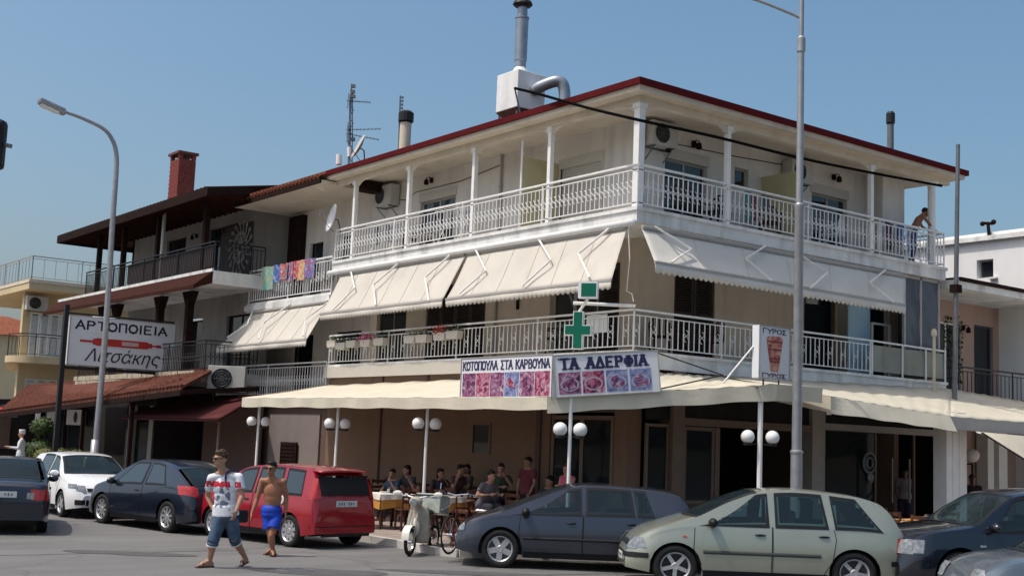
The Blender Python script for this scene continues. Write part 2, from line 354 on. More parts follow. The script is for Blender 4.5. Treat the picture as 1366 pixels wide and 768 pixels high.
# ------------------------------------------------------------------ pieces shared by the buildings
def wall_open(mb, ax, plane, a0, a1, z0, z1, th, holes):
    """a wall on the plane ax = plane, thickness th behind it, with rectangular openings (a0, a1, z0, z1)"""
    xs = sorted({a0, a1, *[min(max(h[0], a0), a1) for h in holes], *[min(max(h[1], a0), a1) for h in holes]})
    zs = sorted({z0, z1, *[min(max(h[2], z0), z1) for h in holes], *[min(max(h[3], z0), z1) for h in holes]})
    for i in range(len(xs)-1):
        run = None
        for k in range(len(zs)-1):
            cx = (xs[i]+xs[i+1])/2; cz = (zs[k]+zs[k+1])/2
            if any(h[0] < cx < h[1] and h[2] < cz < h[3] for h in holes): continue
            if ax == 'x': mb.box((plane, xs[i], zs[k]), (plane+th, xs[i+1], zs[k+1]))
            else: mb.box((xs[i], plane, zs[k]), (xs[i+1], plane+th, zs[k+1]))
    return mb
def A3(ax, plane, a, z):
    return (plane, a, z) if ax == 'x' else (a, plane, z)
def window(root, ax, plane, a0, a1, z0, z1, n=2, fm=None, gm=None, name='window', back=True, w=.05):
    fm = fm or M['alu']; gm = gm or M['glass_dark']
    f = MB(); d = .06
    f.box(A3(ax, plane, a0, z0), A3(ax, plane+d, a0+w, z1)); f.box(A3(ax, plane, a1-w, z0), A3(ax, plane+d, a1, z1))
    f.box(A3(ax, plane+.002, a0+w, z1-w), A3(ax, plane+d, a1-w, z1)); f.box(A3(ax, plane+.002, a0+w, z0), A3(ax, plane+d, a1-w, z0+w))
    for i in range(1, n):
        c = a0+(a1-a0)*i/n; f.box(A3(ax, plane+.004, c-w*.6, z0+w), A3(ax, plane+d, c+w*.6, z1-w))
    fr = f.build(name, fm, root)
    for i in range(n):
        c0 = a0+(a1-a0)*i/n; c1 = a0+(a1-a0)*(i+1)/n
        MB().box(A3(ax, plane+.025, c0+w*.5, z0+w*.5), A3(ax, plane+.035, c1-w*.5, z1-w*.5)).build('pane', gm, fr)
    if back: MB().box(A3(ax, plane+.3, a0-.05, z0), A3(ax, plane+.32, a1+.05, z1)).build('curtain', M['dark_in'], fr)  # dark sheet stands in for the unlit room behind the glass
    return fr
def shutter(root, ax, plane, a0, a1, z0, z1, n=2, m=None, fm=None):
    """louvred shutter leaves: frame plus real slats in each leaf"""
    m = m or M['shutter_dark']
    for i in range(n):
        c0 = a0+(a1-a0)*i/n+.01; c1 = a0+(a1-a0)*(i+1)/n-.01; f = MB(); w = .07
        f.box(A3(ax, plane, c0, z0), A3(ax, plane+.04, c0+w, z1)); f.box(A3(ax, plane, c1-w, z0), A3(ax, plane+.04, c1, z1))
        f.box(A3(ax, plane+.002, c0+w, z1-w), A3(ax, plane+.04, c1-w, z1)); f.box(A3(ax, plane+.002, c0+w, z0), A3(ax, plane+.04, c1-w, z0+w)); f.box(A3(ax, plane+.002, c0+w, (z0+z1)/2-.04), A3(ax, plane+.04, c1-w, (z0+z1)/2+.04))
        lf = f.build('shutter', m, root)
        s = MB(); z = z0+w+.03
        while z < z1-w-.03:
            p = Vector(A3(ax, plane+.02, c0+w, z)); q = Vector(A3(ax, plane+.02, c1-w, z)); out = Vector((1,0,0)) if ax == 'x' else Vector((0,1,0))
            s.obox((p+q)/2, (q-p)/2, out*.014+ZU*.02, (out*-.02+ZU*.014)*.12); z += .055
        tag(s.build('louvres', m, lf), kind='stuff')
def scroll(mb, c, u, r):
    """little wrought iron S between two balusters"""
    c = Vector(c); pts = []
    for i in range(9):
        t = PI*1.5*i/8; pts.append(c+ZU*(r+r*.9*math.cos(t))+u*(r*.9*math.sin(t)))
    mb.path(pts, .008, 4)
    mb.path([c*2-p for p in pts], .008, 4)
def railing(root, p, q, zb, zt, m=None, step=.172, posts=3.0, curls=2, name='railing', sub=True, bal=.018, ends=(1,1)):
    """p, q: ends on plan. handrail, lower rails and posts in the part; balusters as its pieces"""
    m = m or M['rail_paint']; p = Vector((*p[:2], 0)); q = Vector((*q[:2], 0)); L = (q-p).length; u = (q-p)/L; f = MB()
    f.bar(p+ZU*(zt-.02), q+ZU*(zt-.02), .06, .04); f.bar(p+ZU*(zt-.13), q+ZU*(zt-.13), .03, .022); f.bar(p+ZU*(zb+.09), q+ZU*(zb+.09), .03, .022)
    npost = max(1, round(L/posts))
    for i in range(npost+1):
        if (i == 0 and not ends[0]) or (i == npost and not ends[1]): continue
        c = p+u*(L*i/npost); f.tube(c+ZU*zb, c+ZU*(zt-.045), .022, n=6)
    if curls:
        n_ = int(L/step)
        for i in range(n_):
            if i % curls: continue
            scroll(f, p+u*(L*(i+.5)/n_)+ZU*((zb+zt)/2-.02), u, .068)
    fr = f.build(name, m, root)
    bm_ = MB().box((-bal/2,-bal/2,0), (bal/2,bal/2,1)).mesh('baluster', m)
    n_ = int(L/step)
    for i in range(1, n_):
        c = p+u*(L*i/n_); inst(bm_, 'baluster', fr, (c.x, c.y, zb+.1), None, (1,1,zt-.13-zb-.1))
    return fr
def wall_lamp(root, ax, plane, a, z):
    o = Vector((-1,0,0)) if ax == 'x' else Vector((0,-1,0)); c = Vector(A3(ax, plane, a, z)); mb = MB()
    mb.obox(c+o*.02, (.05,0,0), (0,.05,0), (0,0,.07)); mb.path([c, c+o*.1+ZU*.08, c+o*.2+ZU*.04, c+o*.2-ZU*.02], .012, 5); mb.lathe(c+o*.2-ZU*.16, [(.03,0),(.075,.02),(.06,.14),(.02,.17)], 8)
    mb.build('wall_lamp', M['wood_dark'], root)
def ac_unit(label, pos, nrm, w=.85, h=.62, d=.32, side=False, group='air conditioning units on the walls'):
    """outdoor unit: casing, fan grille rings, bracket"""
    pos = Vector(pos); nrm = Vector(nrm); u = ZU.cross(nrm).normalized()
    r = thing('air_conditioner', label, 'air conditioner', pos, 0, group, True)
    b = MB(); b.obox(pos+nrm*(d/2+.04), u*(w/2), nrm*(d/2), ZU*(h/2)); b.build('casing', M['ac'], r, bevel=.015)
    g = MB(); c = pos+nrm*(d+.045)-u*(w*.12)
    g.lathe(c-nrm*.003, [(h*.40,0),(h*.40,.006)], 24, nrm); g.build('fan_opening', M['black'], r)
    k = MB()
    for i in range(1, 5): k.ring(c+nrm*.008, h*.1*i, .005, nrm, 20, 4)
    for i in range(4):
        e = (u*math.cos(PI*i/4)+ZU*math.sin(PI*i/4))*h*.4; k.tube(c+nrm*.01-e, c+nrm*.01+e, .004, n=4)
    k.build('fan_grille', M['steel_dark'], r)
    q = MB()
    for s in (-1, 1): q.bar(pos+u*(s*w*.35)-ZU*(h/2+.02), pos+u*(s*w*.35)-ZU*(h/2+.02)+nrm*(d+.02), .03); q.bar(pos+u*(s*w*.35)-ZU*(h/2+.3), pos+u*(s*w*.35)-ZU*(h/2+.03)+nrm*(d*.9), .02)
    q.bar(pos-u*(w*.37)-ZU*(h/2+.02)+nrm*.02, pos+u*(w*.37)-ZU*(h/2+.02)+nrm*.02, .03); q.build('bracket', M['steel_dark'], r)
    return r
M['seam'] = mat('awning_seam', (.50,.47,.40), .9, .1)
M['ac'] = mat('ac_casing', (.50,.49,.45), .5, .08, 3, streak=.2)
def awning(label, t0, t1, f0, f1, z_out, arms=(), drop=.17, m=None, group=None, nscal=None, sag=.04, dark_edge=False):
    """cloth from the line t0-t1 (top) to the line f0-f1 (front bar), scalloped valance, folding arms in front"""
    m = m or M['awning']; t0, t1, f0, f1 = map(Vector, (t0, t1, f0, f1)); z_out = Vector(z_out)
    r = thing('awning', label, 'awning', (t0+t1)/2, 0, group, True)
    def fn(u, v):
        p = t0.lerp(t1, u).lerp(f0.lerp(f1, u), v); return p-ZU*(sag*math.sin(PI*v))+z_out*(.012*math.sin(u*40+v*3)+.010*math.sin(u*17+1.3))*math.sin(PI*v)
    cm = MB().grid(fn, 60, 10).build('cloth', m, r, smooth=True)
    s = cm.modifiers.new('thickness', 'SOLIDIFY'); s.thickness = .004
    for i in range(1, 6):
        u_ = i/6; MB().path([fn(u_, v/8)+z_out*.006 for v in range(9)], .007, 4).build('seam', M['seam'], r)
    L = (f1-f0).length; ns = nscal or int(L/.16)
    def fv(u, v):
        p = f0.lerp(f1, u); e = abs(math.sin(PI*u*ns)); return p-ZU*(.02+(drop-.04+.05*e)*v)+z_out*(.01+.015*v*math.sin(u*23))
    vm_ = MB().grid(fv, ns*6, 2).build('valance', m, r, smooth=True); s = vm_.modifiers.new('thickness', 'SOLIDIFY'); s.thickness = .004
    MB().bar(f0, f1, .04, .05).build('front_bar', M['alu'], r)
    MB().tube(t0+z_out*.01+ZU*.03, t1+z_out*.01+ZU*.03, .05, n=10).build('roller', M['alu'], r)
    for pts in arms:
        MB().path(pts, .026, 6).build('arm', M['white_paint'], r)
    return r

# ------------------------------------------------------------------ the corner building
Z1, Z2 = 4.11, 7.14      # balcony floors
S1, S2 = 3.76, 6.81      # undersides of the slabs
RT1, RT2 = 4.98, 8.08    # handrails
EAVE = 9.72
YL, XR = 12.9, 11.2      # ends of the balconies
W = 1.35                 # depth of the balconies
B = thing('apartment_building', 'three-storey corner building with wraparound white-railed balconies and dark red roof trim', 'building', (5,6,0), 0, None, True)
# slabs, with a small proud lip
sl = MB(); sl.box((0,0,S2), (XR,YL,Z2)); sl.box((-.04,-.04,Z2-.07), (XR+.04,YL,Z2+.006)); sl.build('balcony_slab', M['slab'], B)
sl = MB(); sl.box((0,0,S1), (XR,YL,Z1)); sl.box((-.04,-.04,Z1-.06), (XR+.04,YL,Z1+.006)); sl.build('balcony_slab', M['slab'], B)
# upper floor walls
up = MB()
doorsR = [(2.1,3.5,Z2+.02,9.0), (7.35,8.8,Z2+.02,9.0), (4.45,4.95,8.5,8.95)]
wall_open(up, 'y', W, W+.2, 9.7, Z2, EAVE, .2, doorsR)
up.box((9.7,.75,Z2), (10.45,4,EAVE)); up.box((9.5,.75,Z2), (9.7,W,EAVE))
doorsL = [(8.7,10.45,Z2+.02,9.0), (2.7,4.2,Z2+.02,9.0)]
wall_open(up, 'x', W, W, YL, Z2, EAVE, .2, doorsL)
up.box((W+.003,YL-.2,Z2), (6,YL,EAVE))
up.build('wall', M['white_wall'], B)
window(B, 'y', W+.09, 2.1, 3.5, Z2+.02, 8.78); window(B, 'y', W+.09, 7.35, 8.8, Z2+.02, 8.78); window(B, 'y', W+.09, 4.45, 4.95, 8.5, 8.95, 1)
window(B, 'x', W+.09, 8.7, 10.45, Z2+.02, 8.78)
for (ax, a0, a1) in (('y',2.1,3.5), ('y',7.35,8.8), ('x',8.7,10.45)):   # roller shutter boxes
    MB().box(A3(ax, W-.02, a0-.05, 8.78), A3(ax, W+.16, a1+.05, 9.03)).build('shutter_box', M['shutter_cream'], B)
rs = MB(); rs.box((W+.05,2.7,Z2), (W+.08,4.2,8.8)); rs.box((W-.02,2.62,8.8), (W+.16,4.28,9.03)); rs.box((W-.02,2.62,Z2), (W+.05,2.7,8.8)); rs.box((W-.02,4.2,Z2), (W+.05,4.28,8.8)); rsb = rs.build('roller_shutter', M['shutter_cream'], B)
s = MB()
for k in range(26): s.box((W+.035,2.71,Z2+.03+k*.064), (W+.049,4.19,Z2+.085+k*.064))
tag(s.build('shutter_slats', M['shutter_cream'], rsb), kind='stuff')
# downpipe at the wall corner
MB().tube((W-.06,W-.12,Z2), (W-.06,W-.12,EAVE-.1), .045).build('downpipe', M['alu'], B)
# pillars of the top balcony
for p in [(.09,.09)]+[(.06, y) for y in (3.03,6.03,9.03,11.9)]+[(x, .06) for x in (2.8,8.05)]:
    w_ = .085 if p == (.09,.09) else .055
    f = MB().box((p[0]-w_,p[1]-w_,Z2+.008), (p[0]+w_,p[1]+w_,EAVE-.32)); f.box((p[0]-w_-.03,p[1]-w_-.03,EAVE-.42), (p[0]+w_+.03,p[1]+w_+.03,EAVE-.325)); f.build('pillar', M['white_paint'], B)
f = MB().tube((10.75,.12,Z2+.008), (10.75,.12,EAVE-.42), .1, n=12); f.lathe((10.75,.12,EAVE-.45), [(.1,0),(.17,.1),(.17,.13)], 12); f.build('pillar', M['white_paint'], B)
# eave beams and soffit
e = MB(); e.box((.0,.0,EAVE-.32), (.14,YL+.2,EAVE-.16)); e.box((.14,.0,EAVE-.32), (XR+.2,.14,EAVE-.16)); e.build('eave_beam', M['soffit'], B)
OH = .30
MB().box((-OH+.01,-OH+.01,EAVE-.16), (XR+.45,YL+.75,EAVE-.02)).build('soffit', M['soffit'], B)
# eave brackets between pillars (arched corners)
for y0, y1 in ((0.18,2.97),(3.09,5.97),(6.09,8.97),(9.09,11.84)):
    for ya, s_ in ((y0,1),(y1,-1)): MB().prism([(.03,ya,EAVE-.32),(.03,ya+s_*.45,EAVE-.32),(.03,ya+s_*.22,EAVE-.37),(.03,ya,EAVE-.5)], (.06,0,0)).build('bracket', M['soffit'], B)
for x0, x1 in ((.18,2.74),(2.86,7.99),(8.11,10.6)):
    for xa, s_ in ((x0,1),(x1,-1)): MB().prism([(xa,.03,EAVE-.32),(xa+s_*.45,.03,EAVE-.32),(xa+s_*.22,.03,EAVE-.37),(xa,.03,EAVE-.5)], (0,.06,0)).build('bracket', M['soffit'], B)
# hipped roof, low pitch, with red gutter board
rf = MB(); x0, y0, x1, y1 = -OH, -OH, XR+.5, YL+.8; zr = EAVE+.02
rf.add([(x0,y0,zr),(x1,y0,zr),(x1,y1,zr),(x0,y1,zr),(4.8,4.8,zr+1.0),(6.2,7.6,zr+1.0)], [(0,1,4),(1,2,5,4),(2,3,5),(3,0,4,5),(3,2,1,0)])
rf.build('roof', M['tile_dark'], B)
g = MB(); t = .1
g.box((x0-.06,y0-.06,EAVE-.05), (x0,y1,EAVE+.09)); g.box((x0,y0-.06,EAVE-.05), (x1,y0,EAVE+.09)); g.box((x1,y0-.06,EAVE-.05), (x1+.05,y1,EAVE+.09)); g.build('gutter_board', M['red_trim'], B)
MB().path([(x0-.02,y1+.02,EAVE),(x0-.02,y1+.1,EAVE-.1),(x0+.05,y1+.1,EAVE-.25),(x0+.3,y1-.1,EAVE-.33)], .05, 8).build('gutter_outlet', M['white_paint'], B)
# railings of the top floor
railing(B, (.02,YL-.05), (.02,.02), Z2+.006, RT2, step=.15, curls=1); railing(B, (.02,.02), (XR-.05,.02), Z2+.006, RT2, step=.15, curls=1, ends=(0,1))
railing(B, (XR-.05,.02), (XR-.05,2.2), Z2+.006, RT2, ends=(0,1))
# divider panels
MB().box((.25,4.3,Z2+.01), (W,4.34,8.95)).build('divider_panel', M['yellow_panel'], B)
MB().box((5.42,.25,Z2+.01), (5.46,W,8.85)).build('divider_panel', M['yellow_panel'], B)
MB().tube((.22,4.32,Z2), (.22,4.32,9.35), .03).build('divider_post', M['white_paint'], B); MB().tube((5.44,.2,Z2), (5.44,.2,9.3), .035).build('divider_post', M['white_paint'], B)
for ax, a, z in (('x',9.9,9.35),('y',3.0,9.25),('y',8.2,9.3),('y',2.0,9.0)): wall_lamp(B, ax, W, a, z)
# middle floor walls
md = MB()
hR = [(2.5,3.85,Z1+.02,6.3), (7.1,8.45,Z1+.02,6.2), (8.9,10.65,Z1+.02,6.1)]
wall_open(md, 'y', W, W+.2, XR-.1, Z1, S2, .2, hR)
hL = [(1.95,4.45,Z1+.02,6.3), (7.1,9.9,Z1+.02,6.3), (10.9,12.5,Z1+.02,6.3)]
wall_open(md, 'x', W, W, YL, Z1, S2, .2, hL)
md.box((W+.003,YL-.2,Z1), (6,YL,S2)); md.box((XR-.3,W+.2,Z1), (XR-.1,5,S2))
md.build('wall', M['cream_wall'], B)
window(B, 'y', W+.1, 2.5, 3.85, Z1+.02, 6.3, 2); shutter(B, 'y', W+.03, 2.5, 3.85, Z1+.03, 6.29, 2)
window(B, 'y', W+.1, 7.1, 8.45, Z1+.02, 6.2, 1, M['frame_brown'], w=.12)
window(B, 'y', W+.1, 8.9, 10.65, Z1+.02, 6.1, 2, M['white_paint'], w=.08)
window(B, 'x', W+.1, 1.95, 4.45, Z1+.02, 6.3, 3, M['alu'], w=.09); shutter(B, 'x', W+.02, 1.97, 2.7, Z1+.03, 6.28, 1)
window(B, 'x', W+.1, 7.1, 9.9, Z1+.02, 6.3, 2, M['frame_brown']); shutter(B, 'x', W+.03, 7.12, 9.88, Z1+.03, 6.28, 4)
window(B, 'x', W+.1, 10.9, 12.5, Z1+.02, 6.3, 2, M['frame_brown'])
MB().obox((W-.03,5.7,5.55), (.02,0,0), (0,.04,0), (0,0,.12)).build('socket', M['wood_dark'], B)
MB().lathe((4.8,W,5.75), [(.06,-.02),(.07,-.05),(.02,-.07)], 10, (0,-1,0)).build('socket', M['wood_dark'], B)
for ax, a in (('x',6.6),('y',6.75)):
    f = MB(); f.tube(A3(ax,W-.05,a,Z1), A3(ax,W-.05,a,EAVE-.1), .035, n=8)
    for z in (4.6,5.8,7.5,8.7): f.box(Vector(A3(ax,W-.05,a,z))-Vector((.045,.045,.02)), Vector(A3(ax,W-.05,a,z))+Vector((.045,.045,.02)))
    f.build('downpipe', M['alu'], B)
for pts_ in ([(W-.012,12.6,9.2),(W-.012,11.2,8.95),(W-.012,10.7,9.12),(W-.012,8.5,9.12),(W-.012,6.6,9.3)], [(1.6,W-.012,9.35),(2.4,W-.012,9.15),(4.3,W-.012,9.2),(6.3,W-.012,9.3)], [(4.0,W-.012,6.75),(4.05,W-.012,6.45),(6.9,W-.012,6.42)]): MB().path(pts_, .010, 4).build('wall_cable', M['cable'], B)
# railings of the middle floor (the right end is a solid panel)
railing(B, (.02,YL-.05), (.02,.02), Z1+.006, RT1, step=.16, curls=3); railing(B, (.02,.02), (8.0,.02), Z1+.006, RT1, step=.16, curls=3, ends=(0,1))
pn = MB(); pn.box((8.0,.03,Z1+.1), (XR-.02,.05,RT1-.12)); pn.box((XR-.05,.05,Z1+.1), (XR-.02,1.6,RT1-.12)); pn.build('balcony_panel', M['frost'], B)
f = MB(); f.bar((8.0,.02,RT1-.02), (XR,.02,RT1-.05), .06, .04)
for x in (8.05,9.3,10.3,XR-.04): f.tube((x,.0,Z1), (x,.0,RT1-.04), .025)
f.build('railing_end', M['rail_paint'], B)
# insect screen bay at the right end of the middle floor
fr = MB()
for x in (9.55,10.25,11.05): fr.box((x-.035,.1,RT1-.1), (x+.035,.17,S2-.01))
fr.box((9.55,.1,S2-.09), (11.05,.165,S2-.012)); fr.box((11.02,.17,S2-.08), (11.07,2,S2-.012)); fr.box((11.02,.17,RT1), (11.07,.23,S2-.08)); frp = fr.build('screen_frame', M['alu'], B)
for x0_, x1_ in ((9.585,10.215),(10.285,11.015)):
    MB().grid(lambda u, v: Vector((x0_+(x1_-x0_)*u, .13+.02*math.sin(9*u+14*v), RT1-.1+(S2-.09-RT1+.1)*v)), 8, 12).build('screen_cloth', M['screen_grey'], frp, smooth=True)
MB().box((11.03,.23,RT1), (11.04,1.9,S2-.08)).build('screen_cloth', M['screen_grey'], frp)
# open light blue door
pb = Vector((8.93,.95,0)); dv = Vector((-.95,-.31,0)).normalized()
dd = MB(); pd_ = at(1131,440,'y',.55); pe = at(1160,440,'y',.75)
dd.obox(((pd_+pe)/2).xy.to_3d()+ZU*5.1, ((pe-pd_).xy.to_3d())/2, Vector((.005,.02,0)), ZU*.97); dob = dd.build('door', M['blue_paint'], B, bevel=.006)
q0 = at(1163,430,'y',.9); q1 = at(1187,430,'y',.9); f = MB()
for a, b_ in (((q0.x,.9,4.2),(q0.x,.9,5.55)),((q1.x,.9,4.2),(q1.x,.9,5.55)),((q0.x,.9,5.55),(q1.x,.9,5.55)),((q0.x,.9,4.9),(q1.x,.9,4.9))): f.bar(a, b_, .07, .05, Vector((0,1,0)) if a[2] != b_[2] else ZU)
f.build('door_frame', M['white_paint'], B)
# long awning boxes under the top slab
MB().tube((-.09,-.02,S2-.02), (-.09,YL+.05,S2-.02), .075, n=12).build('awning_box', M['white_paint'], B, smooth=True)
MB().box((-.06,.3,S1-.02), (-.012,YL+.05,S1+.3)).build('awning_box', M['shutter_cream'], B)

# ground floor
G0 = .13
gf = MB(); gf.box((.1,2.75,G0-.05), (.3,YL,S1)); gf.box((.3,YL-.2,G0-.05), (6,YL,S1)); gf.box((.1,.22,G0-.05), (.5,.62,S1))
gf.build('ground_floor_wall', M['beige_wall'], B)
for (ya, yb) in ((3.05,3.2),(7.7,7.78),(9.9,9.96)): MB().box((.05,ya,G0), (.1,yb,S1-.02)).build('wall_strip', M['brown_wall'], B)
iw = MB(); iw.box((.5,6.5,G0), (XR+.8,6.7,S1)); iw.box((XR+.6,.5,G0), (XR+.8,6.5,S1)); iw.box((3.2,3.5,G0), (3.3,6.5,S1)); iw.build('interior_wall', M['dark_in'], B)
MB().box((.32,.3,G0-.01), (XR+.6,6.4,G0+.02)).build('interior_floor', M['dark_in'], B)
window(B, 'x', .07, 4.95, 5.7, 1.78, 2.55, 1, M['frame_brown'], w=.05, back=False)
window(B, 'x', .12, .66, 2.72, G0+.02, 2.75, 2, M['frame_brown'], M['glass_shop'], 'entrance_door', False, .09)
MB().box((.12,.66,2.82), (.2,2.72,S1)).build('fascia_panel', M['brown_wall'], B)
def pillar(a, b_, y, m, top=S1): MB().box((a,y,G0-.02), (b_,y+min(.42,b_-a+.05),top)).build('column', m, B, bevel=.01)
pillar(1.2,1.55,-.02,M['frame_brown']); pillar(5.78,6.25,-.02,M['alu'])
window(B, 'y', .08, .52, 1.18, .75, 2.62, 1, M['frame_brown'], M['glass_shop'], 'shop_window', False, .06)
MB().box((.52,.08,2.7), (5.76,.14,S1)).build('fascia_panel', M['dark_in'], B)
MB().box((1.57,.0,2.62), (5.76,.1,2.78)).build('lintel', M['frame_brown'], B)
MB().box((.52,.08,G0), (1.18,.2,.74)).build('window_sill', M['brown_wall'], B)
window(B, 'y', .05, 1.6, 2.55, .95, 2.6, 1, M['frame_brown'], M['glass_shop'], 'shop_window', False, .08)
MB().box((1.6,.06,G0), (2.55,.12,.94)).build('window_sill', M['brown_wall'], B)
MB().box((2.56,.03,G0), (2.7,.13,2.6)).build('door_post', M['frame_brown'], B)
MB().box((6.27,.0,2.7), (XR+.6,.1,2.86)).build('lintel', M['alu'], B)
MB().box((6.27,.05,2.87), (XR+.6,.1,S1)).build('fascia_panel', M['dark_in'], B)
c4a = at(1263,640,'y',-2.45).x; c4b = at(1290,640,'y',-2.45).x
f = MB(); f.box((c4a,-2.45,G0-.02), (c4b,-2.1,3.2)); 
for k in (.3,.62): xx = c4a+(c4b-c4a)*k; f.box((xx-.015,-2.465,.2), (xx+.015,-2.452,3.1))
f.build('column', M['white_paint'], B, bevel=.01)
# things seen inside the open front: posters, tap poles
MB().box((.9,.14,1.75), (1.05,.15,2.1)).build('notice', M['sign_white'], B)
# glazing, mullions and a round emblem in the right shop front
for x in (8.3,9.9): MB().box((x-.03,.06,G0), (x+.03,.12,2.7)).build('mullion', M['frame_brown'], B)
MB().box((6.3,.08,G0+.02), (8.27,.09,2.68)).build('shop_window', M['glass_shop'], B)
ec = at(1160,617,'y',.04); em = MB(); em.ring(ec, .24, .035, (0,1,0), 24, 5); em.ring(ec, .13, .03, (0,1,0), 18, 5); em.ell(ec+Vector((.05,0,-.35)), (.13,.01,.1), 10, 6); em.build('window_emblem', mat('faded_emblem', (.22,.26,.28), .6, .3, 8), B)
for px in (1190,1213): p = at(px, 640, 'y', .9); MB().box((p.x-.02,.88,.95), (p.x+.02,.92,2.1)).build('pale_rail', M['alu'], B)
p = at(1160,602,'y',.9); MB().box((p.x-.25,.9,p.z-.05), (p.x+.25,.93,p.z+.05)).build('red_notice', M['ink_red'], B)
p = at(985,660,'y',.0); MB().box((p.x-.28,-.02,.14), (p.x+.28,.02,1.0)).build('white_board', M['sign_white'], B)
# ------------------------------------------------------------------ awnings of the corner building
def arm3(pts, ax, v0, v1, k=.35):
    """top on the slab edge, elbow and lower end in front of the cloth; pixels are only used to read the spacing"""
    a = at(*pts[0], ax, v0); b_ = at(*pts[1], ax, v0+(v1-v0)*k*1.6); c = at(*pts[2], ax, v1)
    return [a, b_, c]
OX = -.68
zt, zf = 6.68, 5.5
out = Vector((-1,0,0))
LA1 = [[(468,361),(473,384),(444,413)], [(533,350),(498,380),(501,407)], [(603,338),(567,370),(572,401)]]
LA2 = [[(634,332),(648,361),(613,391)], [(718,318),(735,347),(697,381)], [(816,302),(772,338),(786,370)]]
awning('cream scalloped awning on the main street side, left of the two under the top balcony', (-.05,6.12,zt), (-.05,12.3,zt), (OX,6.12,zf), (OX,12.25,zf), out,
       [arm3(p, 'x', -.1, OX-.03) for p in LA1], group='cream awnings under the top balcony')
awning('cream scalloped awning beside the building corner, above the green cross', (-.05,.25,zt), (-.05,6.0,zt), (OX,-.02,zf), (OX,5.98,zf), out,
       [arm3(p, 'x', -.1, OX-.03) for p in LA2], group='cream awnings under the top balcony')
RA = [[(873,302),(922,332),(896,350)], [(1021,328),(995,345),(1029,374)], [(1062,337),(1104,363),(1081,384)], [(1181,360),(1160,377),(1192,402)]]
awning('long shaded awning on the side street front, under the top balcony', (.1,-.05,zt), (9.35,-.05,zt), (-.1,OX,5.88), (8.6,OX+.1,5.86), (0,-1,0),
       [arm3(p, 'y', -.1, OX-.03) for p in RA], group='cream awnings under the top balcony', drop=.2, m=cloth('shade_awning_cloth', (.72,.70,.64), .2))
MB().path([at(838,300,'x',-.05),at(840,345,'x',-.05),at(836,388,'x',-.05),at(843,392,'x',-.05),at(845,402,'x',-.05)], .012, 5).build('awning_crank', M['white_paint'], B)

# ------------------------------------------------------------------ restaurant canopy
A0 = Vector((-.06,13.0,3.52)); A1 = Vector((-2.75,12.55,3.02)); B1 = Vector((-2.75,-.62,2.98)); C1 = Vector((1.15,-2.85,3.42)); D1 = Vector((2.55,-2.85,3.44)); D0 = Vector((2.55,-.06,3.72)); K0 = Vector((-.06,-.06,3.66))
CN = thing('terrace_canopy', 'cream canopy over the restaurant terrace, carrying the long food signs', 'canopy', (-1.5,6,.12), 0, None, True)
def slopes(a0, a1, f0, f1, nu=40, nv=8, sg=.05, mb=None):
    mb = mb or MB()
    def fn(u, v):
        p = a0.lerp(a1, u).lerp(f0.lerp(f1, u), v); return p-ZU*(sg*math.sin(PI*v)*(.6+.4*math.sin(u*31)**2)+.012*math.sin(u*57+v*4))
    return mb.grid(fn, nu, nv)
cl = MB(); slopes(K0, A0, B1, A1, 60, 8, .025, cl); slopes(K0, D0.lerp(K0,.0), B1, C1, 30, 8, .03, cl); cl.add([D0, D1, C1], [(0,1,2)])
o = cl.build('cloth', M['awning2'], CN, smooth=True); s = o.modifiers.new('t', 'SOLIDIFY'); s.thickness = .006
vl = MB()
def val(p, q, h=.22, n=30, nrm=Vector((-1,0,0))):
    vl.grid(lambda u, v: p.lerp(q, u)-ZU*(h*v+.012*math.sin(u*n*.7)*v)+nrm*(.012*math.sin(u*n)*v+.004), n, 2)
val(A0, A1, .2, 12, Vector((0,1,0))); val(A1, B1, .24, 60); val(B1, C1, .30, 30, Vector((-.5,-.85,0))); val(C1, D1, .30, 10, Vector((0,-1,0)))
o = vl.build('valance', M['awning2'], CN, smooth=False); s = o.modifiers.new('t', 'SOLIDIFY'); s.thickness = .005
fr = MB(); H = ZU*-.05
for a, b_ in ((A1,B1),(B1,C1),(C1,D1),(A0,A1),(D0,D1),(A0,K0)): fr.bar(a+H+Vector((.05,.05,0)), b_+H+Vector((.05,.05,0)), .045)
for y in (9.5,6.2,3.0,.6): fr.bar((-.06,y,3.52), (-2.7,y,2.9), .035)
fr.build('frame', M['white_paint'], CN)
def globe_arm(root, c, gx=.2, dirv=None):
    d = dirv or R0
    for s_ in (-1, 1):
        g = Vector(c)+d*(gx*s_); a = MB().path([c-ZU*.1, g-ZU*.14, g-ZU*.12], .015, 5); a.lathe(g-ZU*.15, [(.03,0),(.09,.01),(.09,.05),(.05,.06)], 12); a.build('lamp_bracket', M['black_metal'], root)
        MB().ell(g+ZU*.02, .135, 20, 14).build('lamp_globe', M['globe'], root, smooth=True)
for px, py, ax, v, ztop in ((341,625,'x',-2.45,2.98),(447,620,'x',-2.45,2.98),(565,660,'x',-2.45,2.98),(760,590,'x',-2.35,3.0),(1013,640,'y',-2.65,3.35)):
    p = at(px, py, ax, v); r = MB().tube((p.x,p.y,.1), (p.x,p.y,ztop), .035 if px < 1000 else .05, n=10).build('post', M['white_paint'], CN, smooth=False)
    gz = at(px, 566 if px < 700 else 574, ax, v).z if px < 1000 else at(1013,584,'y',-2.65).z
    if px == 341: gz = at(345,563,'x',v).z
    globe_arm(r, Vector((p.x,p.y,gz)), .19 if px < 1000 else .24)
